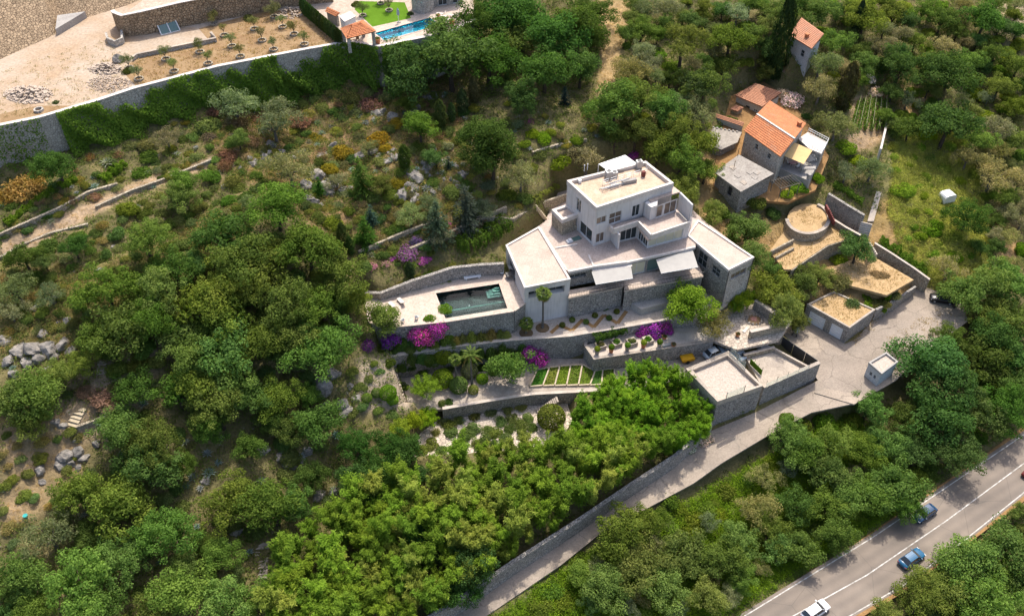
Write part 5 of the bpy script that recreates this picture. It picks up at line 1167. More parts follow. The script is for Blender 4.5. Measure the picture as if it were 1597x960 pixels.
tree('pine', 1066, 62, 40, (.12, .14, .03), 'yellowish green pine', 'pine_tree', 'pine tree', hc=1.3)
tree('dense', 1072, 472, 37, (.135, .225, .025), 'round bright green tree', hc=1.0)
tree('pine', 1090, 130, 30, (.05, .08, .03), 'dark pine', 'pine_tree', 'pine tree', hc=1.2)
for px, py, h, c, wf in ((1207, 122, 130, (.030, .048, .020), .8), (1330, 62, 62, (.03, .05, .02), .8), (1312, 172, 75, (.06, .055, .03), 1.2), (688, 200, 45, (.055, .09, .03), 1.2), (705, 190, 30, (.06, .09, .03), 1.2), (722, 178, 40, (.075, .10, .035), 1.3), (740, 160, 42, (.09, .11, .05), 1.3), (632, 262, 36, (.05, .085, .02), 1.5), (640, 432, 24, (.05, .09, .03), 1.6), (537, 385, 38, (.05, .09, .025), 1.2), (548, 398, 30, (.06, .1, .025), 1.2)):
    tall('cypress', px, py, h, c, 'narrow dark cypress' if h > 55 else 'slim upright conifer', 'cypress_tree', 'cypress', wf)
for px, py, h, c in ((683, 372, 60, (.050, .085, .068)), (728, 350, 62, (.055, .092, .072)), (580, 348, 30, (.06, .095, .072)), (565, 300, 58, (.06, .12, .02)), (572, 385, 50, (.065, .12, .025)), (880, 162, 28, (.03, .05, .05)), (700, 265, 22, (.05, .085, .06)), (500, 305, 30, (.05, .11, .02))):
    tall('conifer', px, py, h, c, 'blue-grey spruce' if c[2] > .065 else 'conical green conifer', 'conifer', 'conifer', 1.05)
# cypress hedge of the orchard: single trees in a row
for k in range(15):
    px, py = 474 + k * 4.2, 18 + k * 3.6; tall('cypress', px, py + 4, 26, (.045, .08, .025), 'hedge cypress', 'cypress_tree', 'cypress', 1.3, 'cypress hedge beside the orchard')
# shrubs
for s, kind, c, look in (
    ('225,222,17 320,190,24 490,150,15 520,140,14 545,150,18 560,168,18 500,165,14 480,175,12 520,255,12 470,160,12 600,150,14 625,140,12', 'shrub', (.16, .19, .07), 'pale green shrub'),
    ('332,170,14 370,188,18 350,238,20 390,215,16 465,185,20 430,150,14 575,158,22 592,142,16 325,210,14 660,160,10 350,255,14', 'wispy', (.16, .11, .075), 'brownish dry shrub'),
    ('590,210,18 617,188,14 535,232,20 515,260,16 620,280,16 490,212,12 600,228,12', 'shrub', (.24, .19, .025), 'golden yellow bush'),
    ('35,285,34 10,300,22 60,270,20', 'wispy', (.26, .20, .06), 'straw-yellow bush'),
    ('325,272,18 200,322,20 358,310,15 220,266,18 230,240,16 515,345,18 545,325,12 610,300,16 625,265,12 740,330,14 790,300,16', 'shrub', (.09, .15, .025), 'fresh green shrub'),
    ('845,212,16 870,245,22 830,205,12 820,222,12 858,205,10 900,215,12 925,272,12', 'shrub', (.13, .20, .02), 'light green bush'),
    ('1410,292,20 1455,350,20 1437,366,14 1490,396,14 1310,400,14 1525,142,20 1540,178,16 1320,225,18 1445,205,18 1570,90,12 1340,248,16 1597,385,18 1245,215,12 1248,290,16 1230,300,12 1275,275,12', 'shrub', BRI, 'bright green bush'),
    ('1305,432,24 1245,412,14 1330,470,14 1365,470,14 1395,458,12 1420,385,12 1380,470,12', 'wispy', (.11, .14, .045), 'straggly green shrub'),
    ('170,250,10 360,280,16 310,320,16 330,345,14 250,330,12 180,420,14 60,470,14 115,500,12 20,440,14 95,460,12 150,400,14 75,430,14 370,290,14 300,345,12 260,260,12 400,290,12', 'shrub', (.10, .125, .04), 'low green scrub bush'),
    ('600,372,14 640,300,10 690,285,10 760,285,14 720,300,12 610,335,12 590,320,10 660,270,12 700,240,12 560,210,12 540,195,12 480,230,12 510,200,10 450,215,12 410,230,14 470,250,12 570,260,10 660,250,10', 'wispy', (.12, .13, .065), 'grey-green rockery shrub'),
    ('1200,180,10 1110,160,14 1140,185,12 1260,180,10 1120,200,10 1180,310,18 1205,330,14 1130,330,14 1150,345,12', 'shrub', (.08, .13, .03), 'green yard bush'),
    ('1080,810,24 1045,775,18 1100,790,20 1130,760,20 1165,745,18 1200,720,18 1080,850,20 860,920,22 840,945,24 900,870,18 930,860,18 1120,800,18 1140,820,20 1030,800,18 1060,790,16 880,935,22 1175,850,22', 'wispy', (.10, .155, .022), 'bright verge bush'),
    ('1250,660,18 1285,655,22 1230,650,14 1320,660,20 1280,690,20 1330,650,16', 'shrub', (.09, .155, .02), 'light green lane-side bush')):
    for px, py, r in each(s): bush(kind, px, py, r, c, look)
for px, py, r in each('820,155,12 790,120,16'): bush('shrub', px, py, r, DARK, 'dark shrub')
for px, py, r in each('1236,150,20 1222,142,14 1365,140,14 1357,120,12'): bush('flower', px, py, r, (.55, .52, .46), 'white-flowering oleander', 'oleander', 'oleander', hz=1.1)
for px, py, r in each('1075,690,18 1100,680,16 1055,700,12'): bush('flower', px, py, r, (.42, .40, .36), 'white-blossoming shrub', 'oleander', 'oleander')
for px, py, r in each('1220,108,6 635,700,6'): bush('flower', px, py, r, (.4, .25, .25), 'small pink shrub')
# bougainvillea
for px, py, r, c, hz, z in ((662, 512, 20, (.30, .045, .30), 1.2, -3.6), (684, 503, 18, (.30, .05, .32), 1.2, -2.6), (645, 508, 12, (.24, .045, .27), 1.2, -3), (608, 520, 17, (.17, .03, .2), 1.1, -3.6), (572, 532, 12, (.14, .03, .17), .9, -4), (838, 548, 19, (.42, .05, .40), 1.3, -8.6), (826, 537, 15, (.36, .05, .35), .9, -6.6), (844, 560, 10, (.36, .05, .34), 1, -9.5), (1022, 503, 18, (.46, .06, .44), .7, -6), (1004, 506, 13, (.42, .06, .42), .6, -6), (1040, 500, 14, (.36, .05, .33), .7, -6),
                         (986, 240, 12, (.36, .06, .32), 1.4, None), (632, 388, 22, (.15, .07, .19), .8, None), (662, 400, 15, (.26, .05, .26), .6, None), (612, 398, 10, (.26, .05, .26), .6, None), (650, 370, 14, (.16, .08, .2), .7, None), (697, 347, 8, (.3, .06, .26), 1.0, None), (580, 412, 12, (.3, .14, .18), .7, None), (600, 408, 10, (.32, .16, .19), .7, None), (825, 185, 12, (.2, .08, .14), .5, None)):
    bush('flower', px, py, r, c, 'purple bougainvillea', 'bougainvillea', 'bougainvillea', hz=hz, z=z)
for px, py, r in each('670,495,10 695,478,12 640,410,12 668,425,10'): bush('shrub', px, py, r, (.12, .19, .025), 'leafy green climber')
# clipped bushes of the gardens
for px, py, r, c in ((605, 612, 13, BRI), (612, 622, 9, BRI), (587, 612, 8, MID), (572, 620, 8, MID), (860, 650, 21, MID), (752, 590, 9, BRI), (738, 607, 8, MID), (732, 578, 13, GREY), (735, 555, 12, BRI), (690, 553, 15, BRI), (668, 558, 12, MID), (640, 545, 8, MID), (620, 535, 7, MID), (700, 525, 8, BRI), (660, 527, 8, MID), (690, 590, 16, BRI), (715, 600, 14, MID)):
    bush('ball', px, py, r, c, 'clipped round bush', 'clipped_bush', 'bush', hc=.75)
for s, c in (('700,660,14 730,672,14 760,668,12 780,655,12 795,665,12 815,660,14 790,690,12 830,665,10 715,690,10 745,690,12 770,690,10', (.11, .15, .04)), ('720,560,12 760,550,12 780,545,12 700,570,12 660,575,10 770,575,12 640,570,10 752,570,10 815,535,8', (.08, .13, .03))):
    for px, py, r in each(s): bush('wispy', px, py, r, c, 'garden shrub')
for px, py, r in each('720,516,9 735,512,9 750,514,9 765,509,10 780,512,9 790,514,8 710,522,8 742,520,7 757,519,7 772,518,7'): bush('wispy', px, py, r, (.24, .24, .07), 'yellow-flowering border plant', hz=1.2, z=0)
for px, py, r in each('625,522,10 640,528,9 655,526,9 676,528,9 695,522,10 705,526,8 612,532,9 590,536,10 632,534,8'): bush('shrub', px, py, r, (.12, .19, .05), 'leafy border plant', hz=1.1, z=0)
for px, py, r in each('600,448,7 625,438,8 650,427,8 680,416,9 705,410,8 735,402,10 690,440,6 700,436,7 660,446,5'): bush('wispy', px, py, r, (.17, .19, .07), 'plant on the bank wall', z=0)
for px, py, r in each('640,548,9 655,545,10 672,548,11 705,545,10 722,545,10 745,540,11 765,538,11 785,536,12 800,538,10 815,534,9 690,545,9 625,556,9 608,560,9'): bush('shrub', px, py, r, (.09, .155, .035), 'dense shrub against the terrace wall', z=0)
for px, py, r in each('575,588,9 562,602,11 592,578,8 550,578,12 565,630,11 590,640,10 610,645,11 548,640,12 582,565,8 630,600,9'): bush('shrub', px, py, r, (.11, .165, .045), 'stairside shrub')
for px, py, r in each('700,625,8 690,628,8 905,470,8 945,476,9 930,474,7'): bush('shrub', px, py, r, (.07, .12, .03), 'small wall shrub')
for s_, kd, c_, lk_ in (('655,700,12 672,690,13 690,700,11 705,672,13 722,680,12 738,665,14 755,682,12 772,672,13 788,682,11 800,650,12 815,675,12 822,650,11 745,700,9 770,702,8 800,698,9', 'shrub', (.11, .165, .045), 'lower garden shrub'), ('690,655,11 715,652,11 740,646,11 765,640,11 790,636,11 812,632,10 680,672,9 835,690,8', 'wispy', (.14, .17, .06), 'loose lower garden plant')):
    for px, py, r in each(s_): bush(kd, px, py, r, c_, lk_)
# dead brush
for px, py, r in each('150,612,26 165,625,20 130,605,16 255,405,10'): bush('wispy', px, py, r, (.22, .17, .13), 'dry leafless brush', 'dry_brush', 'brush', hz=.6)
# agaves
for px, py, r in each('165,252,15 146,290,12 80,343,11 232,268,9 212,322,9 495,190,9 502,206,9 482,220,8 570,190,9 585,188,8 665,292,13 490,258,8 560,180,8 690,268,9 705,255,9 722,255,8 345,682,11 322,705,12 300,742,13 325,735,15 290,757,9 340,720,10 312,760,9 650,262,8 720,655,8 760,355,9 745,360,8 612,536,8 655,190,8 672,205,8 700,375,6 240,290,7 630,175,7 360,210,7'):
    bush('agave', px, py, r, (.17, .23, .22), 'blue-green agave', 'agave', 'agave', hc=.3, hz=.9)
for px, py, r in each('660,282,11 668,300,10 628,295,9 600,305,8'): bush('agave', px, py, r, (.34, .36, .14), 'yellow-edged agave', 'agave', 'agave', hc=.3)
# the many further shrubs and trees of the slopes, placed in the gaps
def filler(poly, n, md, mix, seed):
    rg = random.Random(seed); xs = [p[0] for p in poly]; ys = [p[1] for p in poly]; k = 0
    for _ in range(n * 30):
        x, y = rg.uniform(min(xs), max(xs)), rg.uniform(min(ys), max(ys))
        if not inside(poly, np.array([x]), np.array([y]))[0]: continue
        kind, r0, r1, c, look = rg.choice(mix); r = rg.uniform(r0, r1)
        if any((x - a) ** 2 + (y - b) ** 2 < (md * (r + q)) ** 2 for a, b, q in PLACED): continue
        g = G(x, y); i = np.searchsorted(GY, g.y); j = np.searchsorted(GX, g.x)
        if FREE_MASK[max(i - 3, 0):i + 4, max(j - 3, 0):j + 4].any(): continue
        if kind in ('oak',): tree(kind, x, y, r, c, look)
        elif kind == 'olive': tree(kind, x, y, r, c, look, 'olive_tree', 'olive tree', bark='bark_grey', hc=.95)
        elif kind == 'agave': bush(kind, x, y, r, c, look, 'agave', 'agave', hc=.3, hz=.9)
        else: bush(kind, x, y, r, c, look)
        k += 1
        if k >= n: break
PLACED += [(408, 875, 24), (118, 650, 18), (160, 575, 12), (1240, 90, 26), (1225, 110, 14), (1180, 150, 34), (1205, 205, 34), (1155, 270, 34), (1250, 240, 30), (1130, 210, 24), (1260, 340, 32), (1475, 305, 16), (1355, 190, 40), (1345, 160, 30), (1365, 160, 30), (955, 70, 14), (965, 30, 14), (945, 110, 14)]
SH = [('shrub', 7, 13, (.13, .18, .05), 'mid green rockery shrub'), ('wispy', 7, 13, (.17, .19, .085), 'pale sage shrub'), ('wispy', 7, 12, (.21, .16, .09), 'rusty dry shrub'), ('shrub', 6, 11, (.20, .21, .05), 'yellow-green shrub'), ('shrub', 8, 14, (.08, .13, .035), 'dark rockery shrub'), ('agave', 6, 9, (.20, .27, .26), 'silvery agave')]
filler([(330, 140), (640, 130), (740, 150), (770, 330), (640, 420), (560, 400), (440, 310), (330, 260)], 170, .45, SH, 41)
filler([(0, 210), (100, 195), (330, 150), (340, 260), (180, 290), (0, 380)], 65, .5, SH, 42)
filler([(0, 400), (150, 350), (330, 260), (420, 300), (300, 400), (120, 500), (0, 530)], 75, .55, [('shrub', 8, 16, (.12, .165, .045), 'low round bush'), ('wispy', 8, 15, (.19, .19, .07), 'yellowish scrub bush'), ('shrub', 10, 18, (.08, .13, .03), 'dark round bush')], 43)
TM = [('oak', 14, 24, (.105, .16, .04), 'small green tree'), ('olive', 14, 24, (.17, .19, .095), 'small olive'), ('shrub', 10, 18, (.13, .20, .03), 'bright shrub'), ('oak', 14, 22, (.075, .13, .035), 'small dark tree')]
filler([(985, 0), (1215, 0), (1200, 130), (1110, 190), (960, 220), (960, 130)], 40, .55, TM, 44)
filler([(1240, 0), (1597, 0), (1597, 260), (1500, 230), (1400, 200), (1290, 150), (1290, 60)], 75, .55, TM, 45)
filler([(1500, 220), (1597, 260), (1597, 480), (1530, 420), (1540, 330)], 22, .6, TM, 46)
filler([(1390, 210), (1500, 200), (1540, 380), (1500, 440), (1420, 420)], 26, .8, [('wispy', 9, 18, (.17, .23, .045), 'loose light green bush'), ('shrub', 8, 13, (.14, .23, .025), 'bright field bush')], 47)
filler([(330, 150), (640, 140), (740, 160), (770, 320), (640, 400), (560, 380), (440, 310), (330, 260)], 26, .5, [('oak', 15, 24, (.10, .155, .04), 'small rock garden tree'), ('olive', 15, 24, (.16, .18, .09), 'rock garden olive'), ('shrub', 12, 18, (.09, .14, .04), 'large dark rockery bush')], 71)
filler([(0, 400), (150, 350), (330, 260), (420, 300), (300, 400), (120, 500), (0, 530)], 24, .5, [('oak', 16, 26, (.095, .15, .04), 'young slope oak'), ('olive', 15, 24, (.15, .17, .085), 'slope olive')], 72)
filler([(1090, 290), (1160, 320), (1210, 400), (1290, 420), (1320, 480), (1230, 480), (1170, 420)], 26, .6, [('shrub', 8, 16, (.12, .19, .035), 'green garden bush'), ('wispy', 8, 14, (.14, .18, .06), 'loose garden shrub')], 48)
filler([(0, 560), (260, 540), (480, 560), (560, 640), (520, 780), (430, 860), (440, 960), (0, 960), (0, 850), (120, 760), (120, 680)], 60, .62, [('oak', 18, 32, (.085, .14, .034), 'understorey oak'), ('shrub', 12, 22, (.09, .14, .04), 'woodland bush'), ('wispy', 10, 18, (.13, .16, .06), 'loose woodland shrub'), ('agave', 8, 12, (.17, .24, .24), 'shaded agave')], 49)
filler([(760, 960), (900, 860), (1100, 760), (1340, 650), (1420, 760), (1260, 860), (1110, 950)], 50, .6, [('shrub', 10, 18, (.125, .20, .03), 'bright verge shrub'), ('oak', 16, 26, (.10, .16, .04), 'young verge tree'), ('olive', 14, 22, (.16, .185, .09), 'verge olive')], 50)
filler([(780, 160), (960, 150), (960, 250), (860, 300), (800, 330), (770, 250)], 26, .6, SH, 51)
filler([(330, 340), (560, 380), (600, 470), (480, 560), (150, 560), (200, 430)], 30, .5, [('oak', 22, 34, (.085, .145, .034), 'infill oak'), ('shrub', 14, 22, (.10, .15, .04), 'shaded bush')], 52)
filler([(1380, 630), (1597, 540), (1597, 680), (1440, 770), (1330, 800), (1240, 850), (1350, 700)], 40, .5, [('oak', 20, 32, (.075, .13, .032), 'dense roadside oak'), ('shrub', 14, 22, (.10, .16, .035), 'roadside bush')], 53)
filler([(1440, 900), (1597, 800), (1597, 970), (1400, 970)], 14, .5, [('oak', 20, 30, (.105, .17, .04), 'lower roadside tree'), ('shrub', 12, 20, (.12, .18, .04), 'lower roadside bush')], 54)
filler([(0, 640), (150, 630), (140, 740), (60, 820), (0, 830)], 22, .7, [('wispy', 7, 14, (.20, .20, .08), 'dry slope bush'), ('shrub', 8, 14, (.13, .18, .05), 'green slope bush')], 55)
filler([(640, 700), (700, 650), (880, 625), (890, 660), (860, 690), (700, 712)], 1, .5, SH, 56)
_rk = [(PR.gauss(cx, 12), PR.gauss(cy, 7), PR.uniform(4, 10)) for cx, cy in ((590, 178), (655, 268), (500, 285), (640, 300), (430, 240), (690, 250), (560, 240), (610, 245), (480, 305), (670, 155), (540, 290), (725, 275), (395, 252)) for _ in range(9)]
for px, py, r in _rk:
    p, rr = spot(px, py, r, .25); o = link('boulder', PR.choice(T['rock']), M['rock_grey']); o.location = (p.x, p.y, p.z - rr * .45); o.rotation_euler = (PR.uniform(-.5, .5), PR.uniform(-.5, .5), PR.uniform(0, 6.28)); o.scale = (rr * PR.uniform(.8, 1.4), rr * PR.uniform(.7, 1.1), rr * PR.uniform(.6, 1.3)); o['category'] = 'boulder'; o['group'] = 'boulders on the slope'; PENDING.append((o, PR.choice(('pale limestone lump', 'dark grey stone', 'jagged grey rock')), px, py))
# bamboo groves: plumes one by one
def scatter(poly, n, md, seed):
    rg = random.Random(seed); xs = [p[0] for p in poly]; ys = [p[1] for p in poly]; out = []
    for _ in range(n * 40):
        x, y = rg.uniform(min(xs), max(xs)), rg.uniform(min(ys), max(ys))
        if inside(poly, np.array([x]), np.array([y]))[0] and all((x - a) ** 2 + (y - b) ** 2 > md * md for a, b in out): out.append((x, y))
        if len(out) >= n: break
    return out
BAM = [(430, 900), (470, 850), (510, 805), (560, 780), (640, 745), (700, 722), (760, 702), (860, 698), (905, 690), (960, 690), (1050, 690), (1030, 708), (960, 752), (880, 806), (800, 862), (740, 900), (690, 940), (640, 975), (430, 985)]
for gi, (poly, n, md, hpx, cs, lab) in enumerate(((BAM, 195, 15.5, 56, [(.150, .24, .030), (.135, .225, .028), (.185, .24, .050), (.115, .195, .027)], 'bright green bamboo plume in the big grove above the lane'),
                             ([(895, 640), (950, 598), (1010, 580), (1062, 600), (1100, 640), (1108, 668), (1050, 700), (980, 712), (900, 690)], 105, 13, 44, [(.12, .235, .022), (.14, .26, .025), (.10, .20, .022)], 'lush green bamboo plume beside the gravel-roofed block'))):
    for px, py in scatter(poly, n, md, 5 + gi):
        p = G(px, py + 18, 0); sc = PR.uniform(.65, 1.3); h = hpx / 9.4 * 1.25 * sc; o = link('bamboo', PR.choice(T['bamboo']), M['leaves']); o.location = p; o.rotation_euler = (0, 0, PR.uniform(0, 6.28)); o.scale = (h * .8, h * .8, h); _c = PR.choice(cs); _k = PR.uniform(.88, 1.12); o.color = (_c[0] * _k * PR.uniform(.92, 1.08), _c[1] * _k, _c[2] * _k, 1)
        if o.color[0] > .168: lab_ = lab.replace('bright green', 'yellowish green').replace('lush green', 'yellowish green')
        elif o.color[1] < .20: lab_ = lab.replace('bright green', 'darker green').replace('lush green', 'darker green')
        else: lab_ = lab
        tag(o, lab_, 'bamboo', 'bamboo grove above the lane' if gi == 0 else 'bamboo grove beside the block')
# rocks: crags at the left, boulders of the rock garden, blocks along the upper edge
for s, look, hz in (('10,560,16 30,545,18 48,540,20 72,540,20 95,535,14 40,562,14 60,556,16 85,552,12 108,545,10 18,580,12 75,572,9 105,498,9 88,503,7 5,530,14 55,480,8 85,465,9 65,520,9', 'grey crag', .9),
                 ('100,705,16 118,700,14 92,722,12 108,720,12 60,728,12 130,712,10 85,655,9 98,662,10 5,760,9 66,748,8 120,728,9 150,690,8 320,745,12', 'weathered grey boulder', .7),
                 ('590,175,9 612,180,12 580,235,12 600,250,10 560,240,10 620,245,10 640,235,8 655,275,16 665,262,12 690,250,10 500,240,12 520,225,10 490,270,14 475,285,12 505,290,14 520,300,10 450,300,10 640,270,14 630,300,14 645,310,10 725,270,9 700,225,10 740,300,9 560,300,9 480,310,10 500,320,10 420,225,12 440,235,10 410,245,12 395,255,10 350,290,8 680,160,8 660,180,10 670,150,9 700,175,8 675,230,9', 'grey limestone boulder', .8),
                 ('120,685,8 281,345,8 178,385,9 155,420,7 500,595,20 520,580,16 535,625,14 490,610,16 540,640,12 510,635,14 480,700,12 495,770,12 520,765,9 440,710,12 450,725,14 470,715,10 370,825,14 355,850,8 410,700,12 420,620,10 545,600,9 720,355,8 555,620,9', 'grey rock face', .8)):
    for px, py, r in each(s):
        p, rr = spot(px, py, r, .25); o = link('boulder', PR.choice(T['rock']), M['rock_grey']); o.location = (p.x, p.y, p.z - rr * .35); o.rotation_euler = (PR.uniform(-.4, .4), PR.uniform(-.4, .4), PR.uniform(0, 6.28)); o.scale = (rr * PR.uniform(.9, 1.25), rr * PR.uniform(.8, 1.1), rr * hz * PR.uniform(.8, 1.2)); o['category'] = 'boulder'; o['group'] = 'boulders on the slope'; PENDING.append((o, look, px, py))
# rubble heaps on the building ground: every block too small to count
def heap(cx, cy, rx, ry, n, seed, sz):
    rg = random.Random(seed); V = []; F_ = []; base = T['rock'][0]
    import bmesh
    bv = [(1, 1, 1), (-1, .8, 1), (-1, -1, .7), (.9, -1, .9), (1, .9, -1), (-.8, 1, -1), (-1, -.9, -1), (1, -1, -1)]; bf = [(0, 1, 2, 3), (7, 6, 5, 4), (0, 4, 5, 1), (1, 5, 6, 2), (2, 6, 7, 3), (3, 7, 4, 0)]
    for _ in range(n):
        a = rg.random() * 6.28; t = math.sqrt(rg.random()); p = P(cx + rx * t * math.cos(a), cy + ry * t * math.sin(a), 21); z = 21 + max(0, (1 - t)) * sz * 5 * rg.random(); s_ = sz * rg.uniform(.4, 1.1); q = rg.random() * 6.28; tl_ = rg.uniform(-.5, .5); k = len(V)
        for x, y, w_ in bv:
            x, y = x * math.cos(q) - y * math.sin(q), x * math.sin(q) + y * math.cos(q); V.append((p.x + x * s_, p.y + y * s_ * .8, z + s_ * .5 * w_ + tl_ * x * s_))
        F_ += [tuple(k + i for i in f) for f in bf]
    mb = MB(); mb.v = V; mb.f = F_; mb.m = [0] * len(F_); return mb
for a, lab in (((45, 148, 38, 14, 420, 1, .28), 'large heap of pale rubble on the building ground'), ((165, 108, 26, 9, 220, 2, .25), 'pale rubble heap beside the olive orchard'), ((170, 132, 36, 14, 420, 3, .14), 'flat spread of small pale stones by the retaining wall'), ((452, 20, 20, 10, 160, 4, .2), 'pale stones scattered along the orchard')):
    tag(heap(*a).build('rubble', M['rubble_pale']), lab, 'rubble', kind='stuff')
A = P(186, 96, 21); o = link('boulder', T['rock'][3], M['rock_grey']); o.location = (A.x, A.y, 21.4); o.scale = (1.3, 1, 1.1); tag(o, 'big pale boulder at the corner of the olive orchard', 'boulder')
# ---------------------------------------------------------------- hedges and climbers (one leafy mass each)
def leafmass(name, samp, n, leaf, col, label, cat, seed):
    rng = np.random.default_rng(seed); C, N = samp(n, rng); V, F_ = quads(C, N + .6 * rng.normal(size=(n, 3)), leaf * rng.uniform(.6, 1.4, n), leaf * .7, rng)
    cl = np.sin(C[:, 0] * 1.9 + seed) * np.sin(C[:, 1] * 1.7) * np.sin(C[:, 2] * 2.1); o = link(name, fast_mesh(name, V, F_, tint=np.clip(.5 + .25 * cl + rng.normal(0, .2, n), 0, 1)), M['leaves']); o.color = (*col, 1); tag(o, label, cat); return o
def along(pts3, wd, h):
    L = [Vector(p) for p in pts3]; seg = [(L[i + 1] - L[i]).length for i in range(len(L) - 1)]; tot = sum(seg); cum = np.cumsum([0] + seg); A = np.array(L)
    def f(n, rng):
        t = rng.random(n) * tot; i = np.clip(np.searchsorted(cum, t) - 1, 0, len(seg) - 1); u = ((t - cum[i]) / np.array(seg)[i])[:, None]; base = A[i] * (1 - u) + A[i + 1] * u; d = unit(A[i + 1] - A[i]); s = np.stack([-d[:, 1], d[:, 0], 0 * t], -1)
        a = rng.random(n) * math.pi; lump = 1 + .16 * np.sin(t * 2.3) + .12 * np.sin(t * 5.1 + 1); k = (np.sign(np.cos(a)) * np.abs(np.cos(a)) ** .6 * wd / 2 * lump); z = np.sin(a) ** .6 * h * lump * (.35 + .65 * rng.random(n) ** .5)
        return base + s * k[:, None] + np.array([0, 0, 1.]) * z[:, None], s * np.cos(a)[:, None] + np.array([0, 0, 1.]) * np.sin(a)[:, None]
    return f
def hedge(pts, wd, h, n, col, label, z=None, leaf=.3, seed=1):
    q = [P(*p, z) if z is not None else G(*p) for p in pts]; return leafmass('hedge', along(q, wd, h), n, leaf, col, label, 'hedge', seed)
hedge([(1368, 386), (1395, 402), (1425, 425), (1440, 438)], 2.6, 2.4, 5200, (.07, .135, .018), 'long clipped green hedge above the parking lot', seed=2)
hedge([(10, 352), (50, 322), (85, 298)], 1.3, .9, 2400, (.10, .17, .02), 'narrow bright hedge strip left of the path at the left edge', seed=3)
hedge([(95, 296), (110, 285), (120, 282)], 1.5, 1.1, 900, (.10, .17, .02), 'short bright hedge above the left hedge strip', seed=4)
hedge([(160, 285), (178, 270), (196, 258)], 1.6, 1.2, 1400, (.10, .18, .02), 'short bright hedge beside the big agave', seed=5)
hedge([(790, 352), (760, 372), (730, 386), (712, 385)], 3.2, 2.2, 4200, (.065, .12, .02), 'thick green hedge left of the villa annex', seed=6)
hedge([(1300, 290), (1320, 300), (1345, 318)], 1.4, 1.0, 1500, (.10, .18, .03), 'green herb border above the dark stone wall', seed=7)
hedge([(1345, 470), (1380, 478), (1385, 460)], 3.0, .7, 2600, (.12, .20, .02), 'low bright ground ivy behind the garage', seed=8)
hedge([(925, 530), (950, 522), (975, 515)], 1.6, 1.0, 1500, (.05, .10, .02), 'green climber hanging over the terrace wall', -5.6, seed=9)
hedge([(1170, 464), (1155, 480), (1140, 482)], 1.9, 1.8, 1800, (.10, .18, .02), 'bright green hedge at the foot of the villa east wing', -6, seed=10)
hedge([(700, 643), (765, 630), (830, 621)], 1.4, 1.5, 2600, (.05, .085, .022), 'dark trimmed hedge below the garden path', -12.2, seed=11)
hedge([(832, 317), (845, 305), (870, 292)], 1.2, 1.0, 900, (.14, .17, .04), 'yellow-green shrub border beside the timber steps', seed=12)
def ivy_on(pts, z0f, n, seed, out=.5):
    q = [P(*p, 21.15) for p in pts]; A = np.array([tuple(v) for v in q]); seg = np.linalg.norm(np.diff(A, axis=0), axis=1); cum = np.concatenate([[0], np.cumsum(seg)])
    def f(n_, rng):
        t = rng.random(n_) * cum[-1]; i = np.clip(np.searchsorted(cum, t) - 1, 0, len(seg) - 1); u = ((t - cum[i]) / seg[i])[:, None]; b = A[i] * (1 - u) + A[i + 1] * u; d = unit(A[i + 1] - A[i]); s = np.stack([d[:, 1], -d[:, 0], 0 * t], -1); s = np.where(s[:, 1:2] > 0, -s, s)
        dep = rng.random(n_) ** .9; cover = .72 + .5 * np.sin(t * .21 + seed) * np.sin(t * .093 + 1) + .12 * np.sin(t * 1.3); z = 21.4 - (21.4 - z0f) * dep; bul = out * (.4 + dep * 2.4) * (.6 + .5 * np.sin(t * .9 + z) * np.sin(t * .37)) * rng.random(n_) ** .4 + .35
        keep = (dep > (1 - np.clip(cover * 1.5, .15, 1.15)) * rng.uniform(.4, 1.0, n_)); b = b + s * bul[:, None]; b[:, 2] = z; b[~keep, 2] -= 4
        return b, s + np.array([0, 0, .8])
    return f
leafmass('ivy', ivy_on([(86, 176), (150, 157), (210, 137), (340, 103), (430, 86)], 12.5, 1, 2, 1.3), 19000, .42, (.12, .21, .034), 'thick dark green ivy covering the orchard retaining wall', 'ivy', 3)
leafmass('ivy', ivy_on([(420, 88), (480, 76), (547, 65), (592, 72), (640, 62)], 12.5, 1, 4, 1.4), 12000, .42, (.095, .175, .03), 'dark ivy covering the wall under the orange pavilion', 'ivy', 4)
leafmass('ivy', ivy_on([(-20, 200), (30, 189), (60, 183)], 13, 1, 1, .7), 700, .36, (.10, .18, .03), 'thin ivy on the wall at the left edge', 'ivy', 5)
# ---------------------------------------------------------------- ground cover (nobody could count it)
def tufts(name, col, mask_fn, n, size, leaf, lw, seed, up=.5, per=16, label=None):
    rng = np.random.default_rng(seed); vi = np.argwhere(view & ~FREE_MASK & mask_fn); vi = vi[(GX[vi[:, 1]] > -100) & (GX[vi[:, 1]] < 127) & (GY[vi[:, 0]] < 205) & (GY[vi[:, 0]] > 44)]
    if not len(vi): return
    k = vi[rng.integers(0, len(vi), n)]; x = GX[k[:, 1]] + rng.uniform(-.3, .3, n); y = GY[k[:, 0]] + rng.uniform(-.3, .3, n); z = hgt(x, y); s = size * rng.uniform(.5, 1.5, n)
    d = sph(n * per, rng); d[:, 2] = np.abs(d[:, 2]); S3 = np.repeat(s, per)[:, None]; C = np.repeat(np.stack([x, y, z], -1), per, 0) + d * S3 * np.array([1, 1, up * 1.4]); ct = np.repeat(rng.normal(.5, .22, n), per)
    V, F_ = quads(C, d + .6 * rng.normal(size=d.shape) + np.array([0, 0, .3]), leaf * rng.uniform(.6, 1.5, len(C)), leaf * lw, rng)
    o = link(name, fast_mesh(name, V, F_, tint=np.clip(ct + rng.normal(0, .15, len(C)), 0, 1)), M['leaves']); o.color = (*col, 1); tag(o, label, name.replace('_', ' '), kind='stuff')
def zone(*polys):
    m_ = np.zeros(view.shape, bool)
    for p in polys: m_ |= inside(p, UX, UY)
    return m_
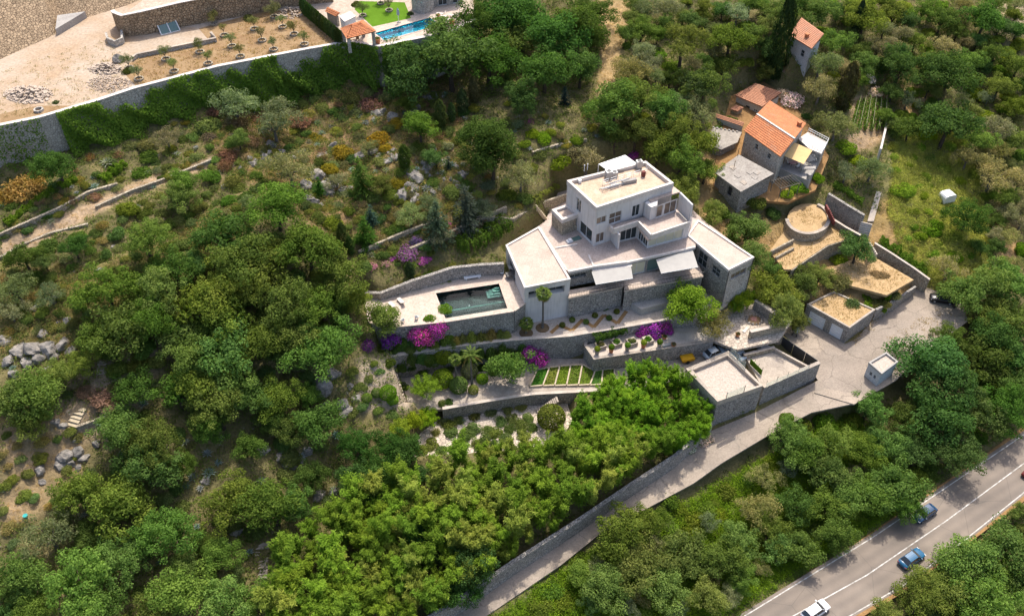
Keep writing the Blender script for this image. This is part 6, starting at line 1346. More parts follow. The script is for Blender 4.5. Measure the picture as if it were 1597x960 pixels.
earthy = zone([(0, 640), (140, 640), (130, 740), (70, 800), (0, 830)], ZONES[2][0], ZONES[3][0], [(1150, 330), (1470, 330), (1450, 470), (1340, 490), (1200, 440)], [(1090, 240), (1130, 235), (1180, 370), (1160, 420), (1090, 330)], [(1315, 235), (1330, 150), (1385, 150), (1385, 215), (1350, 235)], [(1400, 135), (1455, 130), (1455, 195), (1400, 195)], [(1550, 345), (1595, 350), (1590, 420), (1550, 420)])
upper = UY < 0; nearroad = (ss < 47) & (ss > 30)
lush = zone([(1395, 200), (1500, 190), (1550, 400), (1520, 470), (1420, 440), (1385, 330)]); verge = zone(ZONES[10][0]); dry = zone(ZONES[0][0], [(330, 130), (700, 130), (760, 330), (560, 420), (420, 300), (330, 260)])
def weeds(poly, n, col, leaf, seed, label, z=21.0):
    rng = np.random.default_rng(seed); pts = scatter(poly, n, 2.2, seed); C = []
    for a, b in pts: p = P(a, b, z); m_ = rng.integers(4, 12); C.append(np.array([p.x, p.y, z]) + rng.normal(size=(m_, 3)) * np.array([.28, .28, .06]) + np.array([0, 0, .12]))
    C = np.concatenate(C); V, F_ = quads(C, rng.normal(size=C.shape) + np.array([0, 0, .6]), leaf * rng.uniform(.5, 1.5, len(C)), leaf * .35, rng); o = link('weeds', fast_mesh('weeds', V, F_, tint=rng.random(len(C))), M['leaves']); o.color = (*col, 1); tag(o, label, 'weeds', kind='stuff')
for poly_, n_, z_, sd_, lb_ in (([(1335, 408), (1366, 406), (1418, 434), (1383, 455), (1335, 444), (1285, 430)], 150, -7.4, 63, 'dry weeds on the sandy plot below the hedge'), ([(1205, 394), (1225, 416), (1290, 380), (1330, 366), (1300, 348), (1290, 366), (1240, 380)], 110, -4.2, 64, 'dry weeds on the sandy terrace'),
                                ([(1264, 474), (1322, 505), (1358, 482), (1300, 458)], 90, -8.55, 65, 'dry weeds on the sandy garage roof'), ([(1240, 335), (1262, 322), (1284, 338), (1262, 356)], 40, -2.7, 66, 'thin weeds on the round terrace'),
                                ([(1320, 530), (1336, 534), (1372, 497), (1425, 458), (1420, 448), (1372, 484)], 110, -12.0, 67, 'weeds along the wall of the parking lot'), ([(1385, 520), (1470, 480), (1500, 500), (1430, 555), (1398, 585), (1392, 560)], 90, -12.0, 68, 'leaf litter under the trees of the parking lot')):
    weeds(poly_, n_, (.25, .19, .08), .26, sd_, lb_, z_)
weeds([(212, 135), (340, 101), (480, 75), (527, 65), (505, 45), (470, 12), (400, 20), (330, 68), (210, 92)], 420, (.26, .19, .08), .3, 61, 'dry weeds on the olive orchard ground')
weeds([(0, 190), (140, 155), (205, 133), (200, 95), (180, 60), (60, 90), (0, 110)], 260, (.24, .21, .10), .26, 62, 'sparse weeds on the building ground')
tufts('scrub', (.105, .145, .040), ~earthy & ~nearroad & ~lush & ~verge, 21000, .72, .28, .6, 1, label='low green undergrowth between the trees')
tufts('scrub', (.16, .17, .07), dry & ~earthy, 4200, .6, .24, .4, 2, label='greyish low scrub on the rocky slope')
tufts('dry_grass', (.30, .23, .10), dry & ~earthy, 3600, .45, .34, .14, 3, .8, label='straw-coloured dry grass on the left slope')
tufts('dry_grass', (.34, .25, .11), earthy, 1500, .3, .26, .14, 4, .6, label='thin dry grass on bare earth')
tufts('grass', (.30, .33, .085), lush, 7500, .55, .36, .22, 5, .8, label='tall green grass of the field at the right')
tufts('dry_grass', (.24, .23, .08), lush, 1200, .45, .34, .16, 6, .8, label='yellowed grass in the green field')
tufts('grass', (.125, .215, .018), verge, 7000, .6, .36, .28, 7, .8, label='bright green grass of the verge below the lane')
tufts('scrub', (.10, .155, .035), nearroad & ~earthy, 2200, .45, .26, .5, 8, label='undergrowth along the main road')
# ---------------------------------------------------------------- vehicles
def car(px, py, z, head, paint, label, L=4.4, Wd=1.8, Ht=1.48, suv=False, on=None):
    p = P(px, py, z) if on is None else Vector((*on, z)); root = empty('car', (p.x, p.y, z + .004), head, label, 'car', 'cars')
    st = [(-.5, .70, .38, .62), (-.485, .86, .30, .82), (-.42, .96, .22, .93), (-.30, 1.0, .20, .95), (0, 1.0, .20, .93), (.22, 1.0, .20, .90), (.34, .985, .21, .84), (.43, .94, .24, .76), (.485, .84, .32, .66), (.5, .68, .40, .56)]
    if suv: st = [(a, b, c, d * 1.12) for a, b, c, d in st]
    mb = MB(); n = 10
    for x, w_, z0, z1 in st:
        hw = Wd / 2 * w_; ring = [(-hw * .93, z0), (hw * .93, z0), (hw, z0 + .12), (hw, z0 + (z1 - z0) * .7), (hw * .96, z0 + (z1 - z0) * .88), (hw * .84, z1 - .015), (0, z1 + .02), (-hw * .84, z1 - .015), (-hw * .96, z0 + (z1 - z0) * .88), (-hw, z0 + (z1 - z0) * .7), (-hw, z0 + .12)]
        mb.v += [(x * L, y, zz) for y, zz in ring]; n = len(ring)
    for i in range(len(st) - 1):
        for k in range(n): mb.f.append((i * n + k, i * n + (k + 1) % n, (i + 1) * n + (k + 1) % n, (i + 1) * n + k)); mb.m.append(0)
    mb.f.append(tuple(range(n))[::-1]); mb.m.append(0); e = (len(st) - 1) * n; mb.f.append(tuple(range(e, e + n))); mb.m.append(0)
    body = mb.build('body', M[paint], root, smooth=True)
    zb = (.92 if not suv else 1.03); zr = Ht; hb = Wd / 2 * .90; ht = Wd / 2 * .68
    xs = (-.46 if suv else -.40) * L, (-.36 if suv else -.27) * L, .08 * L, .25 * L        # rear base, rear top, front top, front base
    def pane(nm, q, mt):
        c = sum((Vector(v) for v in q), Vector()) / len(q); m2 = MB(); m2.face([c + (Vector(v) - c) * .93 for v in q]); return m2.build(nm, M[mt], root)
    RB, RT, FT, FB = xs; mb = MB()
    P8 = [(RB, -hb, zb), (FB, -hb, zb), (FT, -ht, zr - .04), (RT, -ht, zr - .04), (RB, hb, zb), (FB, hb, zb), (FT, ht, zr - .04), (RT, ht, zr - .04)]
    for q in ((0, 1, 2, 3), (5, 4, 7, 6), (1, 5, 6, 2), (4, 0, 3, 7)): mb.face([P8[i] for i in q])
    for a in range(5):       # gently domed roof
        y0, y1 = -ht + 2 * ht * a / 5, -ht + 2 * ht * (a + 1) / 5; zz = lambda y: zr - .04 + .05 * (1 - (y / ht) ** 2)
        mb.face([(RT, y0, zz(y0)), (FT, y0, zz(y0)), (FT, y1, zz(y1)), (RT, y1, zz(y1))])
    mb.build('roof', M[paint], root, smooth=False)
    out = lambda q, d: [tuple(Vector(v) + Vector(d)) for v in q]
    pane('windscreen', out([P8[1], P8[5], P8[6], P8[2]], (.012, 0, .012)), 'car_glass'); pane('rear_window', out([P8[4], P8[0], P8[3], P8[7]], (-.012, 0, .012)), 'car_glass')
    for s in (-1, 1):
        b0 = (RB, s * hb, zb); b1 = (FB, s * hb, zb); t1 = (FT, s * ht, zr - .04); t0 = (RT, s * ht, zr - .04); mb_, mt_ = Vector(b0).lerp(Vector(b1), .48), Vector(t0).lerp(Vector(t1), .45)
        q = [b0, tuple(mb_), tuple(mt_), t0]; pane('side_window', out(q if s < 0 else q[::-1], (0, s * .014, .006)), 'car_glass'); q = [tuple(mb_), b1, t1, tuple(mt_)]; pane('side_window', out(q if s < 0 else q[::-1], (0, s * .014, .006)), 'car_glass')
        MB().box((.20 * L, s * (Wd / 2 + .06), zb - .02), (.16, .2, .13)).build('mirror', M[paint], root)
        MB().box((.462 * L, s * Wd * .36, .58), (.16, .34, .11)).build('headlight', M['lamp_glass'], root); MB().box((-.488 * L, s * Wd * .36, .62), (.08, .30, .13)).build('tail_light', M['tail_red'], root)
        for x in (-.30, .31):
            t = MB(); t.tube([(x * L, s * (Wd / 2 - .2), .32), (x * L, s * (Wd / 2 + .01), .32)], .32, 14); w_ = t.build('wheel', M['rubber'], root); MB().tube([(x * L, s * (Wd / 2), .32), (x * L, s * (Wd / 2 + .02), .32)], .2, 10).build('rim', M['grey_metal'], w_)
    return root
rd = CL[3] - CL[2]; RH = math.atan2(rd.y, rd.x)
car(1420, 873, RZ, RH, 'blue_paint', 'bright blue car driving up the near lane of the main road', 4.5)
car(1440, 803, RZ, RH + math.pi, 'navy_paint', 'dark navy car coming down the far lane half in shade', 4.4)
car(1270, 955, RZ, RH, 'car_white', 'white car cut off by the bottom edge of the photo', 4.6, suv=True, Ht=1.65)
car(1610, 738, RZ, RH, 'red_brown', 'dark red car cut off by the right edge of the photo', 4.3)
car(1468, 469, -12.02, 2.9, 'black_paint', 'black off-road car parked under trees on the parking lot', 4.3, 1.85, 1.75, True)
car(1113, 553, -9.69, .5, 'silver_paint', 'silver car parked left behind the gravel-roofed block', 4.1)
car(1146, 553, -9.69, 2.2, 'silver_paint', 'silver car parked at the foot of the white entrance steps', 4.1)
# ---------------------------------------------------------------- palms
def palm(px, py, ctop, r, label, fronds=26, fan=True, trunk=True, z=None, skirt=True):
    p = P(px, py, z) if z is not None else G(px, py); h = (zat(p.y, ctop) - p.z) if trunk else .4
    root = empty('palm_tree', p, 0, label, 'palm', 'palms'); rg = random.Random(int(px)); mb = MB()
    mb.tube([(0, 0, -.2), (.03, 0, h * .3), (-.03, .02, h * .7), (0, 0, h)], [.24, .17, .15, .2], 8); mb.build('trunk', M['bark_grey'], root)
    for i in range(fronds):
        a = i * 2.399 + rg.uniform(-.2, .2); el = 1.15 - 1.9 * i / fronds; L = r * rg.uniform(.85, 1.1); m2 = MB(); e = Vector((math.cos(a), math.sin(a), 0)); s = Vector((-math.sin(a), math.cos(a), 0)); st = Vector((0, 0, h))
        tip = lambda t: st + e * (L * t * math.cos(el)) + Vector((0, 0, L * t * math.sin(el) - .35 * L * t * t))
        m2.bar(st, tip(.5), .04, .03)
        if fan:
            c = tip(.5)
            for k in range(9):
                b = (k - 4) * .33; d = (tip(.6) - c).normalized(); d = (d * math.cos(b) + s * math.sin(b)); q = c + d * L * .5 + Vector((0, 0, -.12 * L * abs(b))); w_ = s * math.cos(b) * .06 - d.cross(Vector((0, 0, 1))) * 0; n_ = d.cross(Vector((0, 0, 1))).normalized() * .07 * L / 1.2
                m2.face([c, c + d * L * .28 + n_, q, c + d * L * .28 - n_])
        else:
            for k in range(11):
                t = .15 + .85 * k / 10; c = tip(t)
                for sg in (-1, 1): m2.face([c, c + s * sg * .22 * L * (1.1 - t * .7) + e * .1 * L + Vector((0, 0, -.06 * L)), c + e * .07 * L])
        me = bpy.data.meshes.new('frond'); me.from_pydata(m2.v, [], m2.f); me.materials.append(M['leaves']); me.update(); at = me.attributes.new('tint', 'FLOAT', 'FACE'); at.data.foreach_set('value', [rg.random() for _ in m2.f])
        o = link('frond', me, M['leaves'], root); o.color = (.10, .15, .04, 1) if i < fronds * .8 else (.16, .13, .05, 1)
    return root
palm(846, 511, 457, 1.5, 'tall slim fan palm against the white villa annex', z=-4.8); palm(820.5, 519, 503, 1.4, 'short fan palm at the left foot of the villa annex', z=-4.8)
palm(736, 603, 552, 1.9, 'tall feathery palm in the garden below the terrace wall', 24, False, z=-9.7); palm(712, 596, 560, 1.3, 'brown-skirted palm beside the tall garden palm', 20, True, z=-9.7)
palm(658, 562, 0, 2.0, 'cycad with yellow heart left of the round bright bush', 26, False, False, -9.7); palm(762, 550, 0, 1.9, 'cycad right of the tall garden palm', 24, False, False, -9.7)
palm(700, 574, 0, 1.7, 'low grey-green palm in the middle of the lower garden', 22, False, False, -9.7); palm(630, 300, 0, 1.5, 'bushy low palm in the rock garden', 22, False, False); palm(1235, 285, 0, 1.2, 'small palm-like plant beside the farmhouse shed', 18, False, False)
for px, py, lab in ((846, 511, 'tall slim palm'), (820.5, 519, 'short palm')):
    A = P(px, py, -4.8); MB().lathe([(1.15, 0), (1.1, .06), (0.3, .10)], (A.x, A.y, -4.8), 20).build('planting_bed', M['bed_soil'], label=f'round earth bed at the foot of the {lab}', cat='planting bed')
# zigzag beds in the garden terrace
zz = [(859, 519), (872, 507), (892, 515), (909, 498), (926, 510), (942, 491), (963, 504), (977, 485)]
for i in range(len(zz) - 1):
    a, b = P(*zz[i], -4.8), P(*zz[i + 1], -4.8); d = (b - a).normalized(); n_ = Vector((-d.y, d.x, 0)) * .32
    MB().prism([(a - n_)[:2], (b - n_)[:2], (b + n_)[:2], (a + n_)[:2]], -4.83, -4.79 + .003 * i).build('planting_bed', M['dry_soil'], label='brown zigzag planting strip, ' + ['leftmost', 'second from left', 'third from left', 'middle one', 'third from right', 'second from right', 'rightmost'][i] + ' of seven', cat='planting bed', group='zigzag planting strips')
for k, (px, py) in enumerate(((877, 508), (892.5, 500), (914, 503), (928, 493), (950, 497), (962, 487))):
    o = bush('ball', px, py - 2, 4.6, (.10, .15, .03), '', 'clipped_bush', 'bush', hc=.75, lab=False); o['label'] = f"small clipped bush in the zigzag bed, {['first', 'second', 'third', 'fourth', 'fifth', 'sixth'][k]} from the left"
# pots on the planter terrace
def pot(px, py, z, r, h, mat, label, plant=None, pr_=None, pcol=BRI, grp='potted shrubs on the planter terrace', sq=False, cat='potted plant'):
    p = P(px, py, z); root = empty('plant_pot', p, .4, label, cat, grp)
    if sq: MB().prism([(-r, -r), (r, -r), (r, r), (-r, r)], 0, h).build('pot', M[mat], root)
    else: MB().lathe([(r * .7, 0), (r, h * .85), (r * 1.08, h), (r * .9, h), (r * .85, h - .08)], (0, 0, 0), 14).build('pot', M[mat], root)
    if plant:
        c = link('foliage', PR.choice(T[plant]), M['leaves'], root); c.location = (0, 0, h - .05); c.scale = (pr_,) * 3; c.color = jit(pcol)
    return root
for k, (px, py) in enumerate(((931, 552), (953, 549), (978, 546), (1003, 542), (1028, 541))): pot(px, py, -6.7, .42, .95, 'terracotta' if k % 2 else 'concrete', f"tall pot with clipped ball in the front row, {['first', 'second', 'third', 'fourth', 'fifth'][k]} from the left", 'ball', .5)
for k, (px, py) in enumerate(((936, 541), (961, 537), (985, 536), (1010, 533))): pot(px, py, -6.7, .75, .75, 'concrete', f"wide square planter with green shrub in the back row, {['first', 'second', 'third', 'last'][k]} from the left", 'shrub', .7, (.07, .17, .03) if k % 2 else (.14, .16, .06), sq=True)
for k, (px, py) in enumerate(((1036, 528), (1150, 524), (1120, 520), (1050, 540))): pot(px, py, -6.7 if k != 1 else -7.2, .4, .6, 'terracotta', ['small pot at the right end of the planter terrace', 'pot with green plant beside the entrance steps', 'small pot under the olive tree', 'terracotta pot near the yellow cart'][k], 'wispy', .5, (.12, .13, .06))
for k, (px, py) in enumerate(((722, 530), (738, 528), (772, 527), (790, 526))): pot(px, py, -4.8, .32, .5, 'terracotta', f"terracotta pot on the terrace wall path, {['first', 'second', 'third', 'fourth'][k]} from the left", 'wispy', .45, (.16, .17, .06), 'pots along the terrace wall')
for k, (px, py) in enumerate(((755, 527), (763, 527), (783, 526))): pot(px, py, -4.8, .3, .35, 'silver_paint', f"pale blue pot on the terrace wall path, {['first', 'second', 'third'][k]} from the left", 'agave', .4, (.17, .23, .22), 'pale blue pots')
pot(589, 68, 21.02, .6, 1.0, 'terracotta', 'large terracotta pot at the corner of the turquoise pool', 'wispy', .6, (.12, .15, .05), 'terracotta pots at the upper pool'); pot(705, 39, 21.02, .55, .9, 'terracotta', 'terracotta pot beside the sun loungers', 'agave', .8, (.12, .18, .05), 'terracotta pots at the upper pool'); pot(684, 27, 21.02, .35, .6, 'terracotta', 'small terracotta pot behind the sun loungers', 'agave', .4, (.12, .18, .05), 'terracotta pots at the upper pool')
# brushwood heap on the dry plot
hp = G(1372, 428); o = link('brush_heap', T['wispy'][1], M['leaves']); o.location = hp; o.scale = (1.9, 1.5, .6); o.color = (.20, .15, .09, 1); tag(o, 'low heap of dry cuttings on the sandy plot', 'brush heap')
# vegetable beds
bot = [(826, 603.5), (846.5, 602.5), (865, 602.2), (883.5, 602), (902, 601.6), (920, 601.3), (938, 601), (958, 600)]; topp = [(838, 578), (857, 574.5), (873, 572.5), (890, 571), (908, 570), (928, 580), (940, 578), (958, 576)]
for i in range(7):
    q = [P(*bot[i], -9.7), P(*bot[i + 1], -9.7), P(*topp[i + 1], -9.7), P(*topp[i], -9.7)]; c = sum(q, Vector()) / 4; root = empty('vegetable_bed', c, 0, f"timber-edged vegetable bed, {['first', 'second', 'third', 'fourth', 'fifth', 'sixth', 'seventh'][i]} from the left", 'vegetable bed', 'vegetable beds'); l = [v - c for v in q]
    MB().prism(inset([v[:2] for v in l], .1), 0, .10).build('soil', M['bed_soil'], root)
    for j in range(4): MB().bar(l[j].lerp(l[(j + 1) % 4], .03) + Vector((0, 0, .1)), l[(j + 1) % 4].lerp(l[j], .03) + Vector((0, 0, .2)), .22, .4).build('board', M['timber_pale'], root)
    rng = np.random.default_rng(200 + i); n = 900; u, v_ = rng.random(n), rng.random(n); u = np.floor(u * 3) / 3 + .16 + rng.normal(0, .05, n); A = [np.array(tuple(x)) for x in l]; u = np.clip(u, .14, .86); v_ = np.clip(v_, .06, .94)
    u = np.where(np.arange(n) % 3 == 0, rng.uniform(.14, .86, n), u); C = (A[0][None] * ((1 - u) * (1 - v_))[:, None] + A[1][None] * (u * (1 - v_))[:, None] + A[2][None] * (u * v_)[:, None] + A[3][None] * ((1 - u) * v_)[:, None]) + np.stack([0 * u, 0 * u, .12 + .2 * rng.random(n)], -1)
    V, F_ = quads(C, rng.normal(size=(n, 3)) * .5 + np.array([0, 0, 1.]), .34 * rng.uniform(.6, 1.4, n), .22, rng); o = link('crop', fast_mesh('crop', V, F_, tint=rng.random(n)), M['leaves'], root); o.color = [(.07, .20, .03, 1), (.19, .23, .05, 1), (.15, .23, .03, 1), (.14, .21, .04, 1), (.16, .24, .04, 1), (.10, .21, .05, 1), (.13, .20, .04, 1)][i]; o['kind'] = 'stuff'
# farmhouse vegetable rows with stakes
for k in range(6):
    a, b = G(1328 + k * 10, 205), G(1340 + k * 8, 160); root = empty('vegetable_row', a, 0, f"staked vegetable row beside the farmhouse, {['first', 'second', 'third', 'fourth', 'fifth', 'last'][k]} from the left", 'vegetable row', 'staked vegetable rows'); d = b - a
    mb = MB().bar((0, 0, .1), d + Vector((0, 0, .1)), .5, .25); mb.build('ridge', M['dry_soil'], root)
    for j in range(5): q = d * (j / 4); MB().bar(q, q + Vector((0, 0, 1.8)), .05, .05).build('stake', M['timber_pale'], root)
    MB().bar(Vector((0, 0, 1.7)), d + Vector((0, 0, 1.7)), .04, .04).build('rail', M['timber_pale'], root)
    rng = np.random.default_rng(300 + k); n = 800; t = rng.random((n, 1)); C = np.array(tuple(d)) * t + rng.normal(size=(n, 3)) * np.array([.22, .22, .35]) + np.array([0, 0, .8]); V, F_ = quads(C, sph(n, rng) + np.array([0, 0, .8]), .36, .24, rng); o = link('crop', fast_mesh('crop', V, F_, tint=rng.random(n)), M['leaves'], root); o.color = (.12, .20, .045, 1); o['kind'] = 'stuff'
# ---------------------------------------------------------------- upper property: young olives in stone rings
rings = [(217, 124), (272, 112), (325, 100), (202, 107), (259, 93), (312, 82), (362, 73), (375, 89), (335, 38), (350, 56), (409, 64), (427, 78), (459, 54), (475, 70), (441, 43), (428, 27), (397, 46)]
lawnr = [(566, 25), (607, 17), (594, 6)]
for k, (px, py) in enumerate(rings + lawnr):
    A = P(px, py, 21); lawn = k >= len(rings); r0 = .85 if not lawn else .75
    MB().ring([(A.x + r0 * math.cos(t), A.y + r0 * math.sin(t)) for t in np.arange(0, 6.2, .45)], [(A.x + (r0 - .22) * math.cos(t), A.y + (r0 - .25) * math.sin(t)) for t in np.arange(0, 6.2, .45)], 20.95, 21.28).build('stone_ring', M['stone_beige'])
    ro = bpy.data.objects[-1] if False else COL.objects[-1]; tag(ro, None, 'stone ring', 'stone rings round young olives'); PENDING.append((ro, 'pale stone tree ring', px, py))
    root = empty('olive_tree', (A.x, A.y, 21), PR.uniform(0, 6)); tag(root, None, 'olive tree', 'young olives in stone rings'); PENDING.append((root, 'young olive in a stone ring', px, py)); r = PR.uniform(.85, 1.35) * (1.25 if k in (15, 16, 17) else 1)
    t = link('trunk', TR['bark_grey'][k % 3], M['bark_grey'], root); t.scale = (r * .8, r * .8, 1.5); c = link('crown', PR.choice(T['olive']), M['leaves'], root); c.location = (0, 0, 1.75); c.scale = (r, r, r * 1.15); c.color = jit((.13, .16, .07))
A = P(61, 173, 21); MB().ring([(A.x + .8 * math.cos(t), A.y + .8 * math.sin(t)) for t in np.arange(0, 6.2, .45)], [(A.x + .55 * math.cos(t), A.y + .55 * math.sin(t)) for t in np.arange(0, 6.2, .45)], 20.95, 21.4).build('stone_ring', M['stone_pale'], label='empty stone ring beside the large rubble heap', cat='stone ring')
for px, py, r in ((232, 44, 11), (284, 32, 9), (330, 22, 7), (200, 112, 10), (88, 160, 6), (390, 30, 12), (425, 12, 14), (556, 8, 10), (640, 22, 7), (370, 15, 16)):
    A = P(px, py, 21); o = link('shrub', PR.choice(T['shrub']), M['leaves']); o.location = (A.x, A.y, 20.9); s = r / 8.5; o.scale = (s, s, s); o.color = jit((.13, .21, .015) if r in (11, 9) else (.09, .12, .04)); tag(o, None, 'shrub', 'shrubs on the upper property'); PENDING.append((o, 'bright lime bush' if r in (11, 9) else 'orchard shrub', px, py))
# leaning glazed frames
fr = empty('glazed_frame', P(262, 52, 21), 0, 'white glazed door frames leaning against the curved stone wall', 'door frame'); v = Vector(fr.location); f0, f1, f2, f3 = [P(*p) - v for p in ((252, 55, 21.02), (281, 47.5, 21.02), (270, 25, 23.2), (241, 29, 23.2))]
for a, b in ((f0, f1), (f1, f2), (f2, f3), (f3, f0), (f0.lerp(f1, .5), f3.lerp(f2, .5)), (f0.lerp(f3, .7), f1.lerp(f2, .7))): MB().bar(a, b, .16, .14).build('frame_bar', M['white_paint'], fr)
for a, b, c, d in ((0, .5, .04, .66), (.5, 1, .04, .66), (0, .5, .72, .97), (.5, 1, .72, .97)):
    q = [f0.lerp(f1, a + .03).lerp(f3.lerp(f2, a + .03), c), f0.lerp(f1, b - .03).lerp(f3.lerp(f2, b - .03), c), f0.lerp(f1, b - .03).lerp(f3.lerp(f2, b - .03), d), f0.lerp(f1, a + .03).lerp(f3.lerp(f2, a + .03), d)]; m2 = MB(); m2.face(q); m2.build('pane', M['glass_green'], fr)
mb = MB(); A = P(308, 26, 21)
for k in range(7): mb.box((A.x - 1.8 + k * .6, A.y + .3 * math.sin(k), 20.98), (.9, 1.1 + .3 * (k % 2), .6 + .25 * (k % 3)), .3 * k)
mb.build('tarpaulin', M['tarp_black'], label='pile under black tarpaulin against the curved wall', cat='tarpaulin')
# sun loungers, parasol
def lounger(px, py, z, rz, label, grp):
    p = P(px, py, z); root = empty('sun_lounger', p, rz, label, 'sun lounger', grp)
    MB().box((.25, 0, .3), (1.4, .65, .1)).build('seat', M['white_cap'], root); MB().bar((-.4, 0, .35), (-.95, 0, .85), .65, .09).build('backrest', M['white_cap'], root)
    for x in (-.35, .85):
        for y in (-.27, .27): MB().box((x, y, 0), (.06, .06, .3)).build('leg', M['grey_metal'], root)
for k, (px, py) in enumerate(((688, 24), (693, 28), (701, 33), (709, 27))): lounger(px, py, 21.02, 2.9, f"white sun lounger by the turquoise pool, {['first', 'second', 'third', 'fourth'][k]} from the left", 'sun loungers at the turquoise pool')
for k, (px, py, rz) in enumerate(((612, 478, 2.2), (626, 472, 2.2))): lounger(px, py, .03, rz, f"white sun lounger on the dark pool deck, {'left' if k == 0 else 'right'} one", 'sun loungers at the dark pool')
pb = empty('parasol', P(622, 35, 21.02), 0, 'closed blue-white parasol on the edge of the turquoise pool', 'parasol'); MB().tube([(0, 0, 0), (0, 0, 2.9)], .05, 6).build('pole', M['white_paint'], pb); MB().lathe([(.08, 0), (.3, .3), (.22, 1.2), (.05, 1.6)], (0, 0, 1.3), 9).build('canopy', M['silver_paint'], pb); MB().lathe([(.4, 0), (.4, .12), (.1, .16)], (0, 0, 0), 10).build('base', M['concrete_grey'], pb)
# deck furniture beside the dark pool
be = empty('bench', P(737, 434, .02), math.atan2(2.3, 10.1), 'white slab bench against the bank wall behind the dark pool', 'bench'); MB().box((0, 0, .35), (2.9, .6, .12)).build('seat', M['white_paint'], be)
for x in (-1.1, 1.1): MB().box((x, 0, 0), (.2, .5, .35)).build('leg', M['white_paint'], be)
def chair(px, py, z, rz, label, mat='white_paint', grp='terrace chairs'):
    root = empty('chair', P(px, py, z), rz, label, 'chair', grp); MB().box((0, 0, .42), (.5, .5, .06)).build('seat', M[mat], root); MB().box((-.24, 0, .48), (.06, .5, .5)).build('backrest', M[mat], root)
    for x in (-.2, .2):
        for y in (-.2, .2): MB().box((x, y, 0), (.05, .05, .42)).build('leg', M['dark_metal'], root)
for px, py, rz, lab in ((612, 504, 1, 'deck chair at the front left corner of the dark pool terrace'), (628, 502, 2, 'deck chair near the purple bougainvillea on the pool terrace'), (650, 497, 1.5, 'deck chair left of the yellow-green shrub at the pool'), (783, 428, 3, 'white chair at the foot of the bank wall near the annex')): chair(px, py, .03, rz, lab)
def table(px, py, z, w_, d_, mat, label):
    root = empty('table', P(px, py, z), .4, label, 'table'); MB().box((0, 0, .7), (w_, d_, .06)).build('table_top', M[mat], root)
    for x in (-.4, .4):
        for y in (-.38, .38): MB().box((x * w_, y * d_, 0), (.06, .06, .7)).build('leg', M['dark_metal'], root)
table(799, 431, .03, 2.2, 1.1, 'dark_metal', 'dark dining table on the patio beside the villa annex'); table(1236, 258, 2.01, 1.6, .9, 'pink_cloth', 'table with pink cloth under the sun shade'); table(551, 62, 21.02, 1.6, .9, 'pink_cloth', 'dining table under the orange pavilion')
for px, py, rz, z, m_, lab in ((793, 433, 0, .03, 'dark_metal', 'dark patio chair left of the dark table'), (804, 438, 2, .03, 'dark_metal', 'dark patio chair below the dark table'), (798, 425, 1, .03, 'dark_metal', 'dark patio chair behind the dark table'), (1246, 258, 3, 2.01, 'white_paint', 'white plastic chair right of the table under the sun shade'), (1243, 262, 2, 2.01, 'white_paint', 'white plastic chair nearest the terrace steps'), (1229, 256, 0, 2.01, 'white_paint', 'white chair left of the table under the sun shade'), (546, 66, 1, 21.02, 'wood', 'wooden chair left under the orange pavilion'), (558, 64, 2, 21.02, 'wood', 'wooden chair right under the orange pavilion')): chair(px, py, z, rz, lab, m_)
so_ = empty('solar_panel', P(1262, 256, 2), .3, 'small dark blue solar panel beside the farmhouse terrace', 'solar panel'); MB().bar((0, -.6, 1.2), (0, .6, 1.7), 1.8, .06).build('panel', M['car_glass'], so_); MB().tube([(0, .2, 0), (0, .2, 1.5)], .04, 6).build('post', M['grey_metal'], so_); MB().bar((0, -.62, 1.19), (0, .62, 1.71), 1.9, .03).build('frame', M['grey_metal'], so_)
# bench on planter terrace, yellow cart, mixer, tank, misc
A = P(1040, 540, -6.7); MB().box((A.x, A.y, -6.7), (1.5, .4, .45), .25).box((A.x, A.y, -6.25), (1.7, .5, .08), .25).build('bench', M['frame_grey'], label='dark bench at the right end of the potted shrub terrace', cat='bench')
ct = empty('cart', P(1071, 563, -9.69), .25, 'yellow two-wheeled trailer cart below the terrace wall', 'cart'); mb = MB(); mb.prism([(-1.05, -.6), (1.05, -.6), (1.05, .6), (-1.05, .6)], .5, .95).build('tub', M['yellow_paint'], ct); MB().ring([(-1.12, -.67), (1.12, -.67), (1.12, .67), (-1.12, .67)], [(-1, -.55), (1, -.55), (1, .55), (-1, .55)], .9, 1.02).build('rim', M['yellow_paint'], ct); MB().box((0, 0, .952), (1.9, 1.05, .07)).build('cover', M['yellow_paint'], ct); MB().bar((1.0, 0, .5), (1.9, 0, .3), .08, .08).build('drawbar', M['dark_metal'], ct)
for y in (-.62, .62): MB().tube([(-.1, y - .07, .33), (-.1, y + .07, .33)], .33, 14).build('wheel', M['rubber'], ct)
mx_ = empty('concrete_mixer', P(1240, 521, -12), 1, 'grey drum mixer standing on the driveway beside the dark gate', 'mixer'); MB().lathe([(.15, 0), (.5, .15), (.55, .5), (.3, .95), (.25, .95)], (0, 0, .6), 14).build('drum', M['silver_paint'], mx_)
for x, y in ((-.5, -.35), (.5, -.35), (-.5, .35), (.5, .35)): MB().bar((x, y, 0), (x * .3, y * .5, .75), .06, .06).build('leg', M['dark_metal'], mx_)
MB().tube([(-.5, -.45, .2), (-.5, -.38, .2)], .2, 12).build('wheel', M['rubber'], mx_); MB().tube([(-.5, .38, .2), (-.5, .45, .2)], .2, 12).build('wheel', M['rubber'], mx_)
A = G(1475, 312); tk = empty('water_tank', A, .35, 'white box-shaped water tank standing in the green field', 'tank')
mb = MB(); pr_ = [(-1.3, 0), (-1.3, 1.3), (-1.1, 1.62), (-.6, 1.75), (.6, 1.75), (1.1, 1.62), (1.3, 1.3), (1.3, 0)]
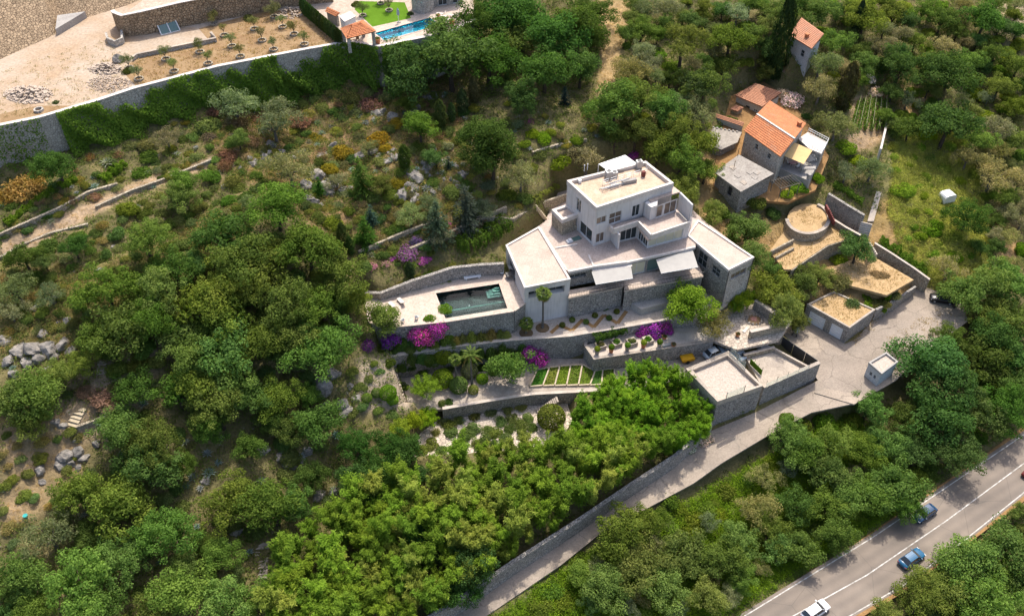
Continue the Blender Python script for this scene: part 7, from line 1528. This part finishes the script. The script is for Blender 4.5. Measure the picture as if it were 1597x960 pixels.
for s0, s1 in zip(pr_[:-1], pr_[1:]): mb.face([(s0[0], -1, s0[1]), (s1[0], -1, s1[1]), (s1[0], 1, s1[1]), (s0[0], 1, s0[1])])
mb.face([(x, -1, z) for x, z in pr_][::-1]); mb.face([(x, 1, z) for x, z in pr_]); mb.build('body', M['white_paint'], tk); MB().lathe([(.3, 0), (.3, .1), (.1, .14)], (0, 0, 1.74), 12).build('lid', M['grey_metal'], tk)
fb = empty('flower_bed', P(1176, 499, -7.2), 0, 'round stone-edged flower bed in the entrance court', 'flower bed'); rg = random.Random(9)
for k in range(13):
    a = k * .483; s = rg.uniform(.28, .42); o = link('edge_stone', T['rock'][k % 7], M['rock_grey'], fb); o.location = (1.35 * math.cos(a), 1.1 * math.sin(a), .1); o.scale = (s, s * .8, s * .7); o.rotation_euler = (0, 0, a)
MB().lathe([(1.25, 0), (1.2, .15), (.5, .3)], (0, 0, 0), 18).build('soil', M['bed_soil'], fb); o = link('flowers', T['flower'][0], M['petals'], fb); o.location = (0, 0, .2); o.scale = (.75, .7, .45); o.color = (.45, .25, .30, 1)
A = G(41, 806); o = link('bucket', MB().lathe([(.2, 0), (.28, .42), (.3, .42), (.24, .4)], (0, 0, 0), 12).build('bucket', M['teal_plastic']).data, M['teal_plastic']); bpy.data.objects.remove([q for q in bpy.data.objects if q.name.startswith('bucket') and q is not o][0]); o.location = A; o.scale = (1.1, 1.1, 1.1); tag(o, 'small turquoise bucket on the bare slope at the left edge', 'bucket')
for k, (px, py) in enumerate(((1120, 150), (1140, 282), (1146, 262))):
    A = G(px, py); MB().tube([A, A + Vector((.1, .1, 4.5))], .06, 6).build('wooden_pole', M['wood'], label=['leaning pole left of the faded roof house', 'thin pole standing at the front shed', 'thin pole behind the front shed roof'][k], cat='pole')
# pergola frame of bare branches beside the farmhouse
pg = empty('pergola', P(1222, 300, 1.1), .4, 'bare timber pergola frame below the farmhouse shed', 'pergola')
for x in (-2, 0, 2):
    for y in (-1.3, 1.3): MB().box((x, y, 0), (.1, .1, 2.3)).build('post', M['bark_grey'], pg)
for y in (-1.3, 1.3): MB().bar((-2.3, y, 2.35), (2.3, y, 2.35), .1, .1).build('beam', M['bark_grey'], pg)
for k in range(9): MB().bar((-2.2 + k * .55, -1.6, 2.46), (-2.2 + k * .55, 1.6, 2.46), .06, .06).build('slat', M['bark_grey'], pg)
# straight garden path beside the vegetable rows
q = [G(*p) for p in ((1352, 347), (1362, 347), (1374, 302), (1366, 300))]; mb = MB(); mb.face([v + Vector((0, 0, .35)) for v in q]); 
for i in range(4): mb.face([q[i], q[(i + 1) % 4], q[(i + 1) % 4] + Vector((0, 0, .35)), q[i] + Vector((0, 0, .35))])
mb.build('path', M['pale_paving'], kind='structure')
finish_labels()
